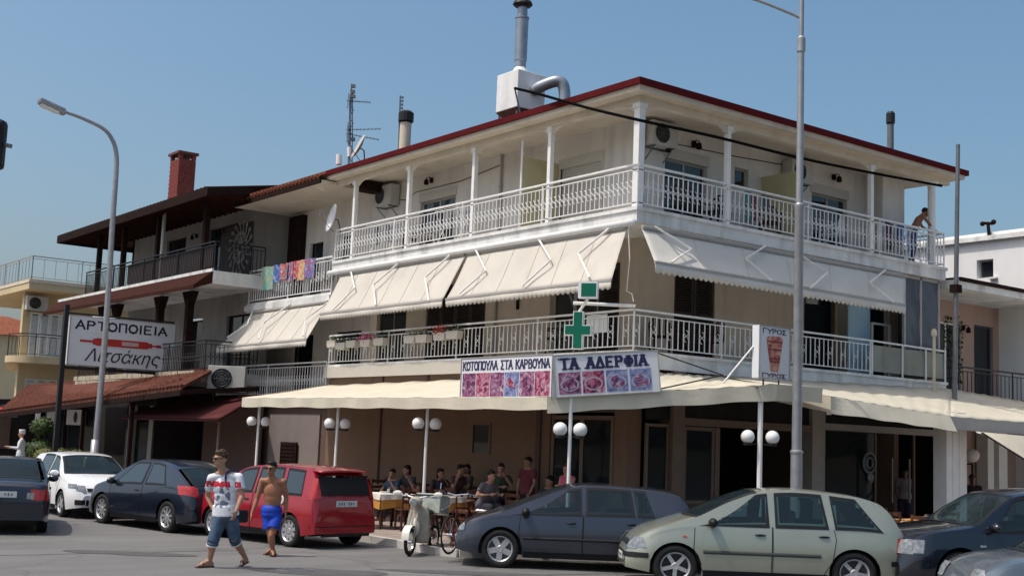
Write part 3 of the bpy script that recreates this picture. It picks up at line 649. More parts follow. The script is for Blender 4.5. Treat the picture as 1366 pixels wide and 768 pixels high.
# right canopy
C2 = thing('terrace_canopy', 'lower cream canopy along the side street, reaching the right edge of the view', 'canopy', (7,-1.5,.12), 0, None, True)
E1 = at(1108,529,'y',-2.85); E0 = Vector((2.62,-.06,3.74)); X1 = Vector((7.0,-2.85,3.06)); X0 = Vector((XR+.1,-.06,3.95)); Y1 = Vector((13.5,-2.85,3.05)); Y0 = Vector((16.5,-.06,3.75))
cl = MB(); slopes(E0, X0, E1, X1, 40, 8, .03, cl); slopes(X0, Y0, X1, Y1, 30, 8, .05, cl); o = cl.build('cloth', M['awning2'], C2, smooth=True); s = o.modifiers.new('t', 'SOLIDIFY'); s.thickness = .006
vl = MB()
vl.grid(lambda u, v: E1.lerp(X1, u)-ZU*((.34+(-.02)*u)*v+.01*math.sin(u*22)*v)+Vector((0,-1,0))*(.02*math.sin(u*9)*v*(1-v)+.17*min(1,u*9)*v), 30, 4)
vl.grid(lambda u, v: E1.lerp(E0, u*.6)-ZU*(.32*v), 6, 2)
o = vl.build('valance', M['awning2'], C2, smooth=False); s = o.modifiers.new('t', 'SOLIDIFY'); s.thickness = .005
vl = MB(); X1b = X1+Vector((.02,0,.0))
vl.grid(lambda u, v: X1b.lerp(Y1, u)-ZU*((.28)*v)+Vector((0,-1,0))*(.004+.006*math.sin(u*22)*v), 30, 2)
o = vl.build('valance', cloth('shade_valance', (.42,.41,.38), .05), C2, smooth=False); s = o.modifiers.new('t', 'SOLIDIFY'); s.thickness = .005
f = MB(); f.bar(E1-ZU*.3+Vector((.06,.08,0)), Y1-ZU*.25+Vector((0,.08,0)), .06); f.bar(E1-ZU*.05+Vector((.05,.08,0)), E1-ZU*.36+Vector((.05,.08,0)), .07)
for x in (4.5,6.2,8.5,11): f.bar((x+.8,-.06,3.7), (x,-2.8,3.0), .04)
f.build('frame', M['white_paint'], C2)
# hanging flap at the far right
fl = thing('drop_awning', 'slanting cream flap hanging below the right canopy beside the white column', 'awning', (9.4,-3,2.6), 0, None, True)
p0 = at(1301,575,'y',-2.95); p1 = at(1366,581,'y',-2.95); p2 = at(1366,612,'y',-3.5); p3 = at(1310,577,'y',-3.4)
p1 = p0+(p1-p0)*2; 
p2 = p3+(p2-p3)*2.0
MB().grid(lambda u, v: p0.lerp(p1, u).lerp(p3.lerp(p2, u), v)-ZU*(.03*math.sin(PI*v)), 14, 4).build('cloth', M['awning2'], fl, smooth=True)
MB().bar(p3, p2, .03).build('front_bar', M['black_metal'], fl)

# ------------------------------------------------------------------ lettering (stroke capitals with serifs)
GL = {'Α':[((0,0),(.5,1)),((.5,1),(1,0)),((.2,.35),(.8,.35))],'Ρ':[((.1,0),(.1,1)),((.1,1),(.7,.98),(.9,.76),(.7,.52),(.1,.5))],'Τ':[((.5,0),(.5,1)),((0,1),(1,1))],
 'Ο':[((.5,0),(.15,.12),(0,.5),(.15,.88),(.5,1),(.85,.88),(1,.5),(.85,.12),(.5,0))],'Π':[((.1,0),(.1,1)),((.1,1),(.9,1)),((.9,1),(.9,0))],'Ι':[((.5,0),(.5,1))],
 'Ε':[((.1,0),(.1,1)),((.1,1),(.9,1)),((.1,.52),(.75,.52)),((.1,0),(.9,0))],'Κ':[((.1,0),(.1,1)),((.9,1),(.15,.45)),((.35,.6),(.95,0))],'Υ':[((.5,0),(.5,.45)),((0,1),(.5,.45)),((1,1),(.5,.45))],
 'Λ':[((0,0),(.5,1)),((.5,1),(1,0))],'Σ':[((.95,1),(.1,1)),((.1,1),(.6,.5)),((.6,.5),(.1,0)),((.1,0),(.95,0))],'Β':[((.1,0),(.1,1)),((.1,1),(.7,.97),(.8,.76),(.65,.54),(.1,.52)),((.65,.54),(.92,.28),(.75,.02),(.1,0))],
 'Ν':[((.1,0),(.1,1)),((.1,1),(.9,0)),((.9,0),(.9,1))],'Δ':[((0,0),(.5,1)),((.5,1),(1,0)),((0,0),(1,0))],'Φ':[((.5,0),(.5,1)),((.5,.2),(.1,.3),(0,.5),(.1,.7),(.5,.8),(.9,.7),(1,.5),(.9,.3),(.5,.2))],
 'Γ':[((.1,0),(.1,1)),((.1,1),(.9,1))],'Χ':[((0,0),(1,1)),((0,1),(1,0))],'Ν ':[]}
def lettering(text, o, u, v, h, wl, th, gap, m, parent, serif=0, name='lettering', space=.6, lift=.004):
    """text from corner o along u (right) and v (up); nrm is outward"""
    o = Vector(o); u = Vector(u).normalized(); v = Vector(v).normalized(); nn = u.cross(v).normalized(); mb = MB(); x = 0; k = 0
    for ch in text:
        if ch == ' ': x += wl*space+gap; continue
        w = wl*(.32 if ch == 'Ι' else 1)
        for st in GL[ch]:
            pts = [o+u*(x+(a if ch != 'Ι' else .5)*w)+v*(b_*h) for a, b_ in st]
            for p, q in zip(pts, pts[1:]):
                k += 1; d = (q-p).normalized(); c = (p+q)/2+nn*(lift+.0006*(k % 7)); tk = th*(1 if abs(d.dot(v)) > .3 else .72)
                mb.obox(c, d*((q-p).length/2+tk*.3), nn.cross(d)*(tk/2), nn*.002)
            if serif:
                for p, e in ((pts[0], st[0]), (pts[-1], st[-1])):
                    if e[1] in (0, 1) and ch not in 'ΟΕΣΔΒ': k += 1; mb.obox(p+nn*(lift+.0006*(k % 7)), u*(th*serif), v*(th*.22), nn*.002)
        x += w+gap
    return mb.build(name, m, parent)
def width_of(text, wl, gap, space=.6): return sum((wl*space if c == ' ' else wl*.32 if c == 'Ι' else wl)+gap for c in text)-gap
def food_mat(name, cols, scale, seed):
    m, n, l, b = node_mat(name); tc = n.new('ShaderNodeTexCoord'); mp = n.new('ShaderNodeMapping'); mp.inputs['Location'].default_value = (seed*3.1, seed*1.7, seed); l.new(tc.outputs['Object'], mp.inputs[0])
    nz = n.new('ShaderNodeTexNoise'); nz.inputs['Scale'].default_value = scale; nz.inputs['Detail'].default_value = 5; nz.inputs['Distortion'].default_value = 1.2; l.new(mp.outputs[0], nz.inputs['Vector'])
    r = n.new('ShaderNodeValToRGB'); r.color_ramp.interpolation = 'EASE'; e = r.color_ramp.elements
    e[0].position = .30; e[0].color = (*cols[0], 1); e[1].position = .72; e[1].color = (*cols[-1], 1)
    for i, c in enumerate(cols[1:-1]): x = e.new(.42+.1*i); x.color = (*c, 1)
    l.new(nz.outputs['Fac'], r.inputs[0]); l.new(r.outputs[0], b.inputs['Base Color']); b.inputs['Roughness'].default_value = .3; return m
FM = [food_mat('food_print', [[(.03,.015,.05),(.16,.03,.10),(.30,.12,.22),(.52,.44,.52)],[(.03,.015,.04),(.26,.02,.07),(.42,.14,.22),(.56,.46,.52)]][i % 2], 7, i) for i in range(4)]
FB = food_mat('plate_print', [(.05,.06,.16),(.10,.14,.30),(.20,.22,.40),(.45,.47,.58)], 5, 9)
M['dish'] = mat('printed_dish', (.42,.38,.46), .3, .05)
def sign_box(label, P, Q, h, d, group=None, tilt=0):
    """P, Q lower corners (left and right seen from the street)"""
    P = Vector(P); Q = Vector(Q); u = (Q-P).normalized(); nn = u.cross(ZU).normalized(); v = u.cross(nn)*-1; v = nn.cross(u)
    r = thing('shop_sign', label, 'sign', (P+Q)/2, 0, group, True); L = (Q-P).length
    b = MB(); b.obox((P+Q)/2+v*(h/2)-nn*(d/2), u*(L/2), v*(h/2), nn*(d/2)); b.build('light_box', M['sign_white'], r, bevel=.01)
    f = MB(); c0 = P+nn*.004; w = .018
    for a, b_ in ((P,Q),(P+v*h,Q+v*h)): f.bar(a+nn*.006, b_+nn*.006, w, w, v)
    for a, b_ in ((P,P+v*h),(Q,Q+v*h)): f.bar(a+nn*.008, b_+nn*.008, w, w, u)
    f.build('frame', M['alu'], r)
    return r, P, u, v, nn, L
def food(r, P, u, v, nn, x0, x1, y0, y1, k):
    c = P+u*((x0+x1)/2)+v*((y0+y1)/2)+nn*.003; w = (x1-x0)/2; h = (y1-y0)/2
    b = MB(); b.obox(c, u*w, v*h, nn*.003); pn = b.build('food_picture', FB if k % 5 == 3 else FM[k % 4], r, org=base_of(r))
    # dish outline and the food on it
    g = MB(); n_ = 20; cc = c+nn*.004-v*(h*.15); pts = [cc+u*(w*.86*math.cos(2*PI*i/n_))+v*(h*.62*math.sin(2*PI*i/n_)) for i in range(n_)]; pi_ = [cc+u*(w*.72*math.cos(2*PI*i/n_))+v*(h*.48*math.sin(2*PI*i/n_)) for i in range(n_)]
    if k >= 6: g.add(pts+pi_, [(i, (i+1) % n_, n_+(i+1) % n_, n_+i) for i in range(n_)])
    if k >= 6: g.build('printed_dish', M['dish'], pn)
    g = MB(); rnd = random.Random(k)
    for i in range(7):
        q = cc+nn*(.0012*(i+1))+u*(w*.45*rnd.uniform(-1,1))+v*(h*.4*rnd.uniform(-.6,1)); a = rnd.uniform(0,PI); e1 = u*math.cos(a)+v*math.sin(a); e2 = nn.cross(e1)
        g.add([q+e1*(w*.34*math.cos(2*PI*j/8))+e2*(h*.2*math.sin(2*PI*j/8)) for j in range(8)], [tuple(range(8))])
    g.build('printed_food', FM[(k+2) % 4], pn)
# sign 1
x = -2.7; a = at(614,531,'x',x); b_ = at(735.5,531,'x',x); tz = at(675,475,'x',x).z; zb = (a.z+b_.z)/2
r, P, u, v, nn, L = sign_box('white lightbox reading ΚΟΤΟΠΟΥΛΑ ΣΤΑ ΚΑΡΒΟΥΝΑ over six food pictures', (x,a.y,zb), (x,b_.y,zb), tz-zb, .14, 'restaurant signs on the canopy'); Hh = tz-zb
t = 'ΚΟΤΟΠΟΥΛΑ ΣΤΑ ΚΑΡΒΟΥΝΑ'; wl = (L-.12-.02*len(t))/(width_of(t,1,0)); lettering(t, P+u*.06+v*(Hh*.70), u, v, Hh*.20, wl, .034, .02, M['ink_navy'], r, .8)
for k in range(6): w6 = (L-.1)/6; food(r, P, u, v, nn, .05+k*w6+.012, .05+(k+1)*w6-.012, .04, Hh*.62, k)
# sign 2 stands over the corner edge of the canopy
dirb = (C1-B1); dirb.z = 0; dirb.normalize(); nb = dirb.cross(ZU)
def atpl(px, py, P0, n_):
    r_ = ray(px, py); return CAMP+r_*((P0-CAMP).dot(n_)/r_.dot(n_))
Pp = B1+nb*.06
bl = atpl(741,530,Pp,nb); br_ = atpl(881,522,Pp,nb); tl = atpl(741,474,Pp,nb); Hh = tl.z-bl.z
r, P, u, v, nn, L = sign_box('white lightbox reading ΤΑ ΑΔΕΡΦΙΑ over four food pictures', bl, br_, Hh, .16, 'restaurant signs on the canopy')
t = 'ΤΑ ΑΔΕΡΦΙΑ'; wl = (L*.84-.05*len(t))/(width_of(t,1,0,.6)); lettering(t, P+u*(L*.07)+v*(Hh*.66), u, v, Hh*.24, wl, .06, .05, M['ink_navy'], r, .9)
for k in range(4): w6 = (L-.2)/4; food(r, P, u, v, nn, .06+k*w6+.02, .06+(k+1)*w6-.02, .05, Hh*.58, k+6 if k < 3 else 8)
sp = MB(); q1 = atpl(900,512,Pp-nb*.5,nb)
sp.tube(P+u*L+v*(Hh*.95)-nn*.1, Vector((1.0,-1.6,3.62)), .015, n=5); sp.tube(P+u*L*1.0+v*.05-nn*.1, Vector((1.0,-1.6,3.62)), .015, n=5); sp.build('stay', M['black_metal'], r)
# kebab sign on two legs
y = -2.75; bl = at(1012,504,'y',y); br_ = at(1053,507,'y',y); tl = at(1012,433,'y',y); zb = (bl.z+br_.z)/2; Hh = tl.z-zb
r, P, u, v, nn, L = sign_box('upright white lightbox with a picture of a gyros cone, on two short legs', (bl.x,y,zb), (br_.x,y,zb), Hh, .18)
t = 'ΓΥΡΟΣ'; wl = (L*.78-.02*5)/width_of(t,1,0); lettering(t, P+u*(L*.11)+v*(Hh*.865), u, v, Hh*.085, wl, .02, .02, M['ink_navy'], r, .7)
lettering(t, P+u*(L*.11)+v*(Hh*.03), u, v, Hh*.07, wl, .02, .02, M['ink_maroon'], r, .7)
gy = MB(); n_ = 12
gm = food_mat('gyros_print', [(.16,.02,.02),(.42,.06,.05),(.52,.20,.13),(.62,.45,.33)], 6, 5)
rows = [(0,.10),(.03,.13),(.3,.17),(.6,.22),(.9,.27),(.96,.25),(1,.16)]
for (t0_, w0), (t1_, w1) in zip(rows, rows[1:]):
    c = P+u*(L*.5)+nn*.006; g0 = c+v*(Hh*(.14+.68*t0_)); g1 = c+v*(Hh*(.14+.68*t1_)); gy.add([g0-u*(L*w0), g0+u*(L*w0), g1+u*(L*w1), g1-u*(L*w1)], [(0,1,2,3)])
gy.build('gyros_picture', gm, r)
gl = MB(); 
for t_ in (.28,.36,.62,.84): c = P+u*(L*.5)+nn*.009+v*(Hh*(.14+.68*t_)); ww = L*(.12+.15*t_); gl.obox(c, u*ww, v*.012+u*.006, nn*.001)
gl.build('gyros_edge', M['ink_maroon'], r)
lg = MB()
for s_ in (.25,.75): lg.tube(P+u*(L*s_)-nn*.08, P+u*(L*s_)-nn*.08-ZU*.2, .018, n=6)
lg.tube(P-ZU*.18-nn*.08, P+u*L-ZU*.18-nn*.08, .015, n=6); lg.build('leg', M['steel_dark'], r)
MB().tube(P+v*(Hh*.6)-nn*.15, P-u*.45-ZU*.12+Vector((0,.5,0)), .02, n=6).build('stay', M['white_paint'], r)
# pharmacy cross on a tube from the balcony corner
x = -1.15; c = at(770.5,440,'x',x); cr = thing('pharmacy_cross', 'green pharmacy cross with white sides hanging in front of the balcony corner', 'sign', c, 0, None, True)
vu = R0*.96+F0*-.28; vu.normalize(); nn = vu.cross(ZU).normalized(); hs = at(770,415,'x',x).z-c.z; ws = hs*.72; t = hs*.27
pts = [(-t,-hs),(t,-hs),(t,-t),(ws,-t),(ws,t),(t,t),(t,hs),(-t,hs),(-t,t),(-ws,t),(-ws,-t),(-t,-t)]
nb2 = -nn; f = MB().prism([c+vu*a+ZU*b_ for a, b_ in pts], nn*-.18); f.build('cross_body', M['sign_white'], cr)
sc2 = .86
MB().prism([c+nn*.004+vu*(a-math.copysign(t*.16,a))+ZU*(b_-math.copysign(t*.16,b_)) for a, b_ in pts], nn*.006).build('cross_face', M['green'], cr)
cp = at(785,387,'x',x); f = MB(); f.obox(cp, vu*.2, nn*.07, ZU*.17); f.build('upper_box', M['sign_white'], cr); MB().obox(cp+nn*.074+vu*.02, vu*.155, nn*.004, ZU*.135).build('upper_face', M['green'], cr)
f = MB(); f.tube(at(765,404,'x',x), (0,-.02,RT1+.05), .035, n=8); f.tube(cp-ZU*.17, c+ZU*hs+nn*-.09, .03, n=8); f.build('bracket', M['white_paint'], cr)

def smooth_path(pts, n=6):
    o = []
    for i in range(len(pts)-1):
        p0 = pts[max(i-1,0)]; p1 = pts[i]; p2 = pts[i+1]; p3 = pts[min(i+2,len(pts)-1)]
        for k in range(n):
            t = k/n; o.append(.5*((2*p1)+(p2-p0)*t+(2*p0-5*p1+4*p2-p3)*t*t+(3*p1-p0-3*p2+p3)*t**3))
    return o+[pts[-1]]
# ------------------------------------------------------------------ things on the roof
c = dep(694,118,27.6); 
x0r = thing('exhaust_unit', 'white exhaust box on the roof with a tall steel flue and bent duct', 'exhaust unit', (2.6,3.6,10), 0, None, True)
cc = Vector((1.9,5.2,0)); zb = at(690,150,'x',1.9).z; 
bx0 = at(662,130,'x',1.35); bx1 = at(690,130,'x',1.35)
yy0, yy1 = bx1.y, bx0.y; zt_ = at(690,92,'x',1.35).z; zb_ = at(690,142,'x',1.35).z
xe = at(727,130,'y',yy0).x
M['exh'] = mat('exhaust_white', (.78,.78,.77), .45, .1, 3, streak=.12)
M['rust'] = mat('rusty_steel', (.16,.07,.05), .8, .4, 5)
f = MB(); f.box((1.35,yy0,zb_), (xe,yy1,zt_)); f.build('casing', M['exh'], x0r, bevel=.02)
f = MB()
for a_ in ((1.38,yy0+.03),(xe-.03,yy0+.03),(1.38,yy1-.03),(xe-.03,yy1-.03)): f.box((a_[0]-.02,a_[1]-.02,zb_+.1), (a_[0]+.02,a_[1]+.02,zt_-.1))
mx_, my_ = (1.35+xe)/2, (yy0+yy1)/2
MB().add([(1.35,yy0,zb_-.004),(xe,yy0,zb_-.004),(xe,yy1,zb_-.004),(1.35,yy1,zb_-.004),(mx_-.25,my_-.2,zb_-.28),(mx_+.25,my_-.2,zb_-.28),(mx_+.25,my_+.2,zb_-.28),(mx_-.25,my_+.2,zb_-.28)], [(0,1,5,4),(1,2,6,5),(2,3,7,6),(3,0,4,7),(4,5,6,7)]).build('hopper', M['rust'], x0r)
f = MB()
for a_ in ((1.42,yy0+.08),(xe-.08,yy0+.08),(1.42,yy1-.08),(xe-.08,yy1-.08)): f.tube((a_[0],a_[1],9.8), (a_[0],a_[1],zb_), .03, n=6)
f.build('leg', M['steel_dark'], x0r)
fx, fy = mx_-.05, my_; zf1 = at(705,70,'x',fx).z
f = MB(); f.lathe((fx,fy,zt_), [(.24,0),(.22,.08),(.15,.2)], 14); f.build('flue_collar', M['exh'], x0r)
f = MB(); f.lathe((fx,fy,zt_+.18), [(.15,0),(.15,.2),(.165,.22),(.175,1.35),(.19,1.37),(.19,1.41),(.14,1.43),(.13,1.72),(.2,1.78),(.2,1.86),(.0,1.98)], 14); f.build('flue', M['duct'], x0r, smooth=True, auto=30)
MB().lathe((fx,fy,zt_+1.88), [(.2,0),(.27,.06),(.24,.14),(0,.26)], 14).build('flue_cap', M['black_metal'], x0r)
dz = at(720,118,'y',yy0-.1).z
pts = [Vector((mx_+.05,yy0+.01,dz-.08)), Vector((mx_+.15,yy0-.2,dz+.02)), Vector((mx_+.32,yy0-.5,dz+.12)), Vector((mx_+.45,yy0-.62,dz+.12)), Vector((mx_+.53,yy0-.68,dz-.02)), Vector((mx_+.56,yy0-.70,dz-.4)), Vector((mx_+.56,yy0-.70,9.9))]
MB().path(smooth_path(pts, 4), .155, 14).build('bent_duct', M['duct'], x0r, smooth=True)
MB().lathe(Vector((mx_,yy0-.005,dz-.02)), [(.1,0),(.1,.03),(.0,.035)], 14, (0,-1,0)).build('flange', M['exh'], x0r)
# cable along the eaves
cb = thing('power_cable', 'thick black cable running just below the red eave of the corner building', 'cable', (0,0,9.6), 0, None, True)
e0 = at(687,118,'x',-.45); pts = [e0, at(720,126,'x',-.42), at(780,143,'x',-.42), at(853,159,'x',-.36)]; pts = pts[:-1]+[Vector((-.34,-.34,at(853,160,'x',-.34).z))]
for px, py in ((960,184),(1068,211),(1170,232),(1256,248)): pts.append(at(px, py, 'y', -.40))
MB().path(smooth_path(pts), .037, 6).build('cable', M['cable'], cb)
MB().tube(e0-ZU*.02, (e0.x+.2,e0.y,EAVE+.05), .02, n=6).build('cable_bracket', M['steel_dark'], cb)
# chimney pipes
def pipe(label, px, py_top, ax, v, r, m, cap=True, zbase=9.9, pyw=None):
    p = at(px, py_top, ax, v); t = thing('chimney_pipe', label, 'chimney', (p.x,p.y,zbase), 0, 'chimney pipes on the corner roof', True)
    MB().tube((p.x,p.y,zbase), (p.x,p.y,p.z), r, n=14).build('pipe', m, t, smooth=True, auto=40)
    if cap: MB().lathe((p.x,p.y,p.z-.28), [(r*1.05,0),(r*1.35,.04),(r*1.35,.3),(r*.9,.36)], 14).build('cap', M['black_metal'], t)
    return t
pipe('stubby cream chimney pipe with a black cap beside the thin aerial mast', 542, 152, 'x', 1.5, .17, M['soffit'])
pipe('slim dark chimney pipe on the roof over the side street', 1188, 153, 'y', 1.5, .09, M['steel_dark'], True)
# aerial masts
def aerial(label, px, py0, py1, x, yagis, dishes=0):
    b0 = at(px, py1, 'x', x); t0_ = at(px+2, py0, 'x', x); t = thing('tv_aerial', label, 'aerial', b0, 0, 'aerials on the roof', True)
    MB().tube(b0-ZU*.5, t0_, .022, n=6).build('mast', M['steel_dark'], t)
    return t, b0, t0_
t, b0, t0_ = aerial('lattice aerial mast with several yagi aerials and small boxes above the tiled roof', 467, 112, 218, 1.2, 0)
f = MB(); off = [Vector((.1,0,0)), Vector((0,.1,0))]
for o_ in off: f.tube(b0+o_-ZU*.5, t0_+o_*.6-ZU*.3, .016, n=5)
for k in range(12): f.tube(b0.lerp(t0_, k/12)+off[k % 2], b0.lerp(t0_, (k+1)/12)+off[(k+1) % 2]*.8, .01, n=4)
f.build('lattice', M['steel_dark'], t)
ydir = (R0*.95+F0*.2).normalized()
for hgt, Ly, ud in ((.78,.62,.03),(.42,.95,.12),(.36,.9,-.1)):
    c0 = b0.lerp(t0_, hgt); f = MB(); d = (ydir+ZU*ud).normalized(); side = d.cross(ZU).normalized(); f.tube(c0-d*.15, c0+d*Ly, .014, n=5)
    for k in range(9): q = c0+d*(Ly*k/8-.05); f.tube(q-side*.16, q+side*.16, .007, n=4)
    for sg in (-1,1): f.obox(c0-d*.1+ZU*.12*sg, side*.15, ZU*.1, d*.006)
    f.build('yagi', M['steel_dark'], t)
f = MB()
for hh, s_ in ((.97,.06),(.9,.05),(.84,.07),(.3,.08)): f.obox(b0.lerp(t0_, hh)+R0*.06, R0*s_, F0*.05, ZU*.05)
f.build('amplifier', M['steel_dark'], t); MB().tube(b0.lerp(t0_,.08)-R0*.03, b0.lerp(t0_,.2)-R0*.03, .07, n=10).build('white_box', M['white_plastic'], t)
MB().tube(b0.lerp(t0_,-.02)-R0*.35, b0.lerp(t0_,.1)-R0*.35, .09, n=10).build('white_box', M['white_plastic'], t)
t, b0, t0_ = aerial('thin single aerial mast beside the cream chimney pipe', 532, 128, 200, 1.4, 0); f = MB()
for k in range(4): q = t0_-ZU*(.05+.11*k); f.tube(q-R0*.02, q+R0*.09, .01, n=4); f.obox(q+R0*.07, R0*.03, F0*.03, ZU*.03)
f.build('amplifier', M['steel_dark'], t)
def dish(label, c, nrm, r, foot, mat_=None):
    c = Vector(c); nrm = Vector(nrm).normalized(); t = thing('satellite_dish', label, 'satellite dish', foot, 0, 'satellite dishes', True)
    MB().lathe(c, [(0,0),(r*.4,r*.03),(r*.75,r*.12),(r,r*.24),(r,r*.26),(r*.75,r*.15),(r*.4,r*.06),(0,.02)], 24, nrm).build('dish', mat_ or M['white_plastic'], t, smooth=True)
    f = MB(); f.path([c-nrm*.0-ZU*r*.9, c+nrm*r*.6-ZU*r*.5, c+nrm*r*.95], .012, 5); f.obox(c+nrm*r*.97, (.04,0,0), (0,.04,0), (0,0,.05)); f.build('feed_arm', M['steel_dark'], t)
    MB().path([c, c-nrm*.12, Vector(foot)], .022, 6).build('bracket', M['steel_dark'], t)
p = at(481,198,'x',1.0); dish('grey satellite dish seen edge-on on the roof beside the lattice mast', p, -R0*.85+ZU*.42-F0*.30, .42, (p.x+.15,p.y-.1,p.z-.7), M['ac'])
p = at(446,292,'x',.0); dish('white oval satellite dish at the left end of the top balcony', p, R0*-.86+F0*-.35+ZU*.2, .43, (.1,YL-.2,p.z-.5))
# AC units on the corner building
ac_unit('round-fan air conditioner high on the wall beside the corner pillar', (1.75,W,9.2), (0,-1,0), .8, .55)
ac_unit('air conditioner high on the wall behind the yellow divider of the side street', (6.55,W,9.12), (0,-1,0), .8, .55)
ac_unit('air conditioner under the eave at the left end of the top balcony', (W,12.0,9.15), (-1,0,0), .95, .6)
f = MB(); p = at(492,250,'x',.7); f.obox(p, (.35,0,0), (0,.25,0), (0,0,.14)); o = f.build('storage_locker', M['wood_dark'], None, bevel=.02); tag(o, 'dark brown box fixed under the eave left of the air conditioner', 'box')
# ------------------------------------------------------------------ white tiled-roof house left of the corner building
H2 = thing('house', 'white middle house with a red tiled roof, towels drying on its balcony rail', 'building', (3,16,0), 0, None, True)
ya, yb = YL+.02, 18.4
f = MB(); f.box((0,ya,5.95), (6,yb+.1,6.25)); f.box((-.05,ya,6.0), (-.0,yb+.15,6.18)); f.build('balcony_slab', M['slab'], H2)
f = MB(); f.box((0,ya,2.95), (6,yb+.3,3.22)); f.build('balcony_slab', M['slab'], H2)
w = MB(); wall_open(w, 'x', 1.5, ya, yb, 6.25, 9.5, .2, [(14.2,15.3,6.3,8.4),(16.3,17.2,6.3,8.3)]); w.box((1.7,ya,6.25), (6,ya+.12,9.5)); w.build('wall', M['white_wall'], H2)
window(H2, 'x', 1.6, 14.2, 15.3, 6.3, 8.4, 1, M['white_paint']); window(H2, 'x', 1.6, 16.3, 17.2, 6.3, 8.3, 1, M['wood_dark'])
MB().box((1.3,17.5,6.25), (1.5,18.4,9.3)).build('wood_panel', M['wood_dark'], H2)
w = MB(); wall_open(w, 'x', 1.5, ya, yb+2, 3.22, 5.95, .2, [(13.6,15.2,3.3,5.3),(16.6,18.0,3.3,5.3)]); w.build('wall', M['white_wall'], H2)
window(H2, 'x', 1.6, 13.6, 15.2, 3.3, 5.3, 2, M['wood_dark']); window(H2, 'x', 1.6, 16.6, 18.0, 3.3, 5.3, 2, M['wood_dark'])
w = MB(); w.box((.2,ya,.1), (.4,19.5,2.95)); w.build('ground_floor_wall', M['brown_wall'], H2)
f = MB(); f.box((.14,13.4,.13), (.2,16.6,2.7)); f.build('shop_front_panel', mat('grey_front', (.20,.17,.16), .8, .1), H2)
railing(H2, (.02,yb), (.02,ya+.03), 6.25, 7.33, step=.16, curls=2)
railing(H2, (.02,yb+2.0), (.02,ya+.03), 3.22, 4.24, step=.16, curls=1)
MB().box((-.5,ya+.05,9.42), (6,yb+.4,9.52)).build('soffit', M['soffit'], H2)
f = MB(); f.box((-.56,ya+.05,9.42), (-.5,yb+.4,9.62)); f.build('eave_board', M['wood_dark'], H2)
MB().add([(-.55,ya+.02,9.6),(-.55,yb+.4,9.6),(3.0,yb+.4,11.05),(3.0,ya+.02,11.05)], [(0,1,2,3)]).build('roof', M['tile_red'], H2)
sp = MB(); n_ = 24
for k in range(n_):
    y = ya+.15+(yb+.2-ya-.1)*k/n_
    pts = [Vector((-.6,y,9.62)).lerp(Vector((3.0,y,11.09)), i/10)+ZU*(.015*(i % 2)) for i in range(11)]; sp.path(pts, .085, 6)
tag(sp.build('roof_tiles', M['tile_red'], H2), kind='stuff')
awning('lower cream awning of the middle house, left of the corner building', (-.05,12.95,5.93), (-.05,17.9,5.9), (-.72,12.9,4.8), (-.72,19.0,4.78), out,
       [arm3(p, 'x', -.1, -.76) for p in ([(337,415),(330,432),(303,450)], [(388,405),(352,430),(345,452)], [(445,398),(408,425),(404,448)])], drop=.17)
ac_unit('air conditioner on the balcony wall of the middle house', (1.5,15.9,7.3), (-1,0,0), .9, .65)
TW = [(.62,.42,.16),(.05,.13,.45),(.10,.42,.40),(.07,.15,.40),(.50,.04,.06),(.45,.12,.20),(.50,.10,.10)]
for k, (px, c) in enumerate(zip((358,371,380,387,394,403,413), TW)):
    y = at(px, 375, 'x', 0).y; wd_ = (.85,.5,.52,.5,.6,.55,.62)[k]; hh = (.75,.55,.5,.6,.55,.62,.58)[k]; nm_ = ('orange and green','dark blue','turquoise','blue and white','bright red','dark pink','red and white')[k]
    t = MB().grid(lambda u, v: Vector((-.045-.02*math.sin(u*6+k)-.03*v*math.sin(u*9), y+wd_/2-wd_*u, 7.36-hh*v)), 10, 6)
    t.grid(lambda u, v: Vector((-.04+.1*v, y+wd_/2-wd_*u, 7.36+.012*math.sin(PI*v))), 10, 2); m = food_mat('beach_towel_print', [tuple(x*.45 for x in c), c, TW[(k+2) % 7], (.55,.52,.45)], 6, k)
    o = t.build('towel', m, None, smooth=True, org=Vector((0,y,7.36))); tag(o, nm_+' towel hanging over the balcony rail of the middle house', 'towel', 'towels on the middle balcony')
# burgundy awning
bt = thing('awning', 'burgundy canopy over the entrance left of the restaurant terrace', 'awning', (-1.5,15,2.5), 0, None, True)
b0 = at(162,556,'x',-2.8); b1 = at(292,558,'x',-2.8); b1.z = b0.z = 2.45; k0 = at(242,530,'x',-.5); k1 = at(347,522,'x',.1); k0.z = 3.2; k1.z = 3.3
s = MB().grid(lambda u, v: k0.lerp(k1, u).lerp(b0.lerp(b1, u), v)-ZU*.04*math.sin(PI*v), 20, 6)
s.grid(lambda u, v: b0.lerp(b1, u)-ZU*.09*v, 10, 1); s.grid(lambda u, v: b1.lerp(k1, u)-ZU*.09*v, 10, 1)
o = s.build('cloth', M['awning_red'], bt, smooth=True); s = o.modifiers.new('t', 'SOLIDIFY'); s.thickness = .01
f = MB(); f.bar(b0-ZU*.03, b1-ZU*.03, .04); f.bar(b1-ZU*.03, k1-ZU*.03, .04); f.bar(k0-ZU*.03, b0-ZU*.03, .04); f.build('frame', M['wood_dark'], bt)
p = at(290,600,'x',-2.4); MB().tube((p.x,p.y,.1), (p.x,p.y,2.5), .04).build('post', M['frame_brown'], bt)
# menu board leaning on the wall under the canopy
p = at(386,605,'x',.1); mbd = MB(); mbd.box((.04,p.y-.5,p.z-.35), (.1,p.y+.5,p.z+.35)); 
for k in range(6): mbd.box((.02,p.y-.42,p.z-.3+k*.11), (.045,p.y+.42,p.z-.24+k*.11))
tag(mbd.build('menu_rack', M['wood_dark'], None, org=Vector((.1,p.y,p.z))), 'dark rack with slats hanging on the grey wall behind the red car', 'rack')

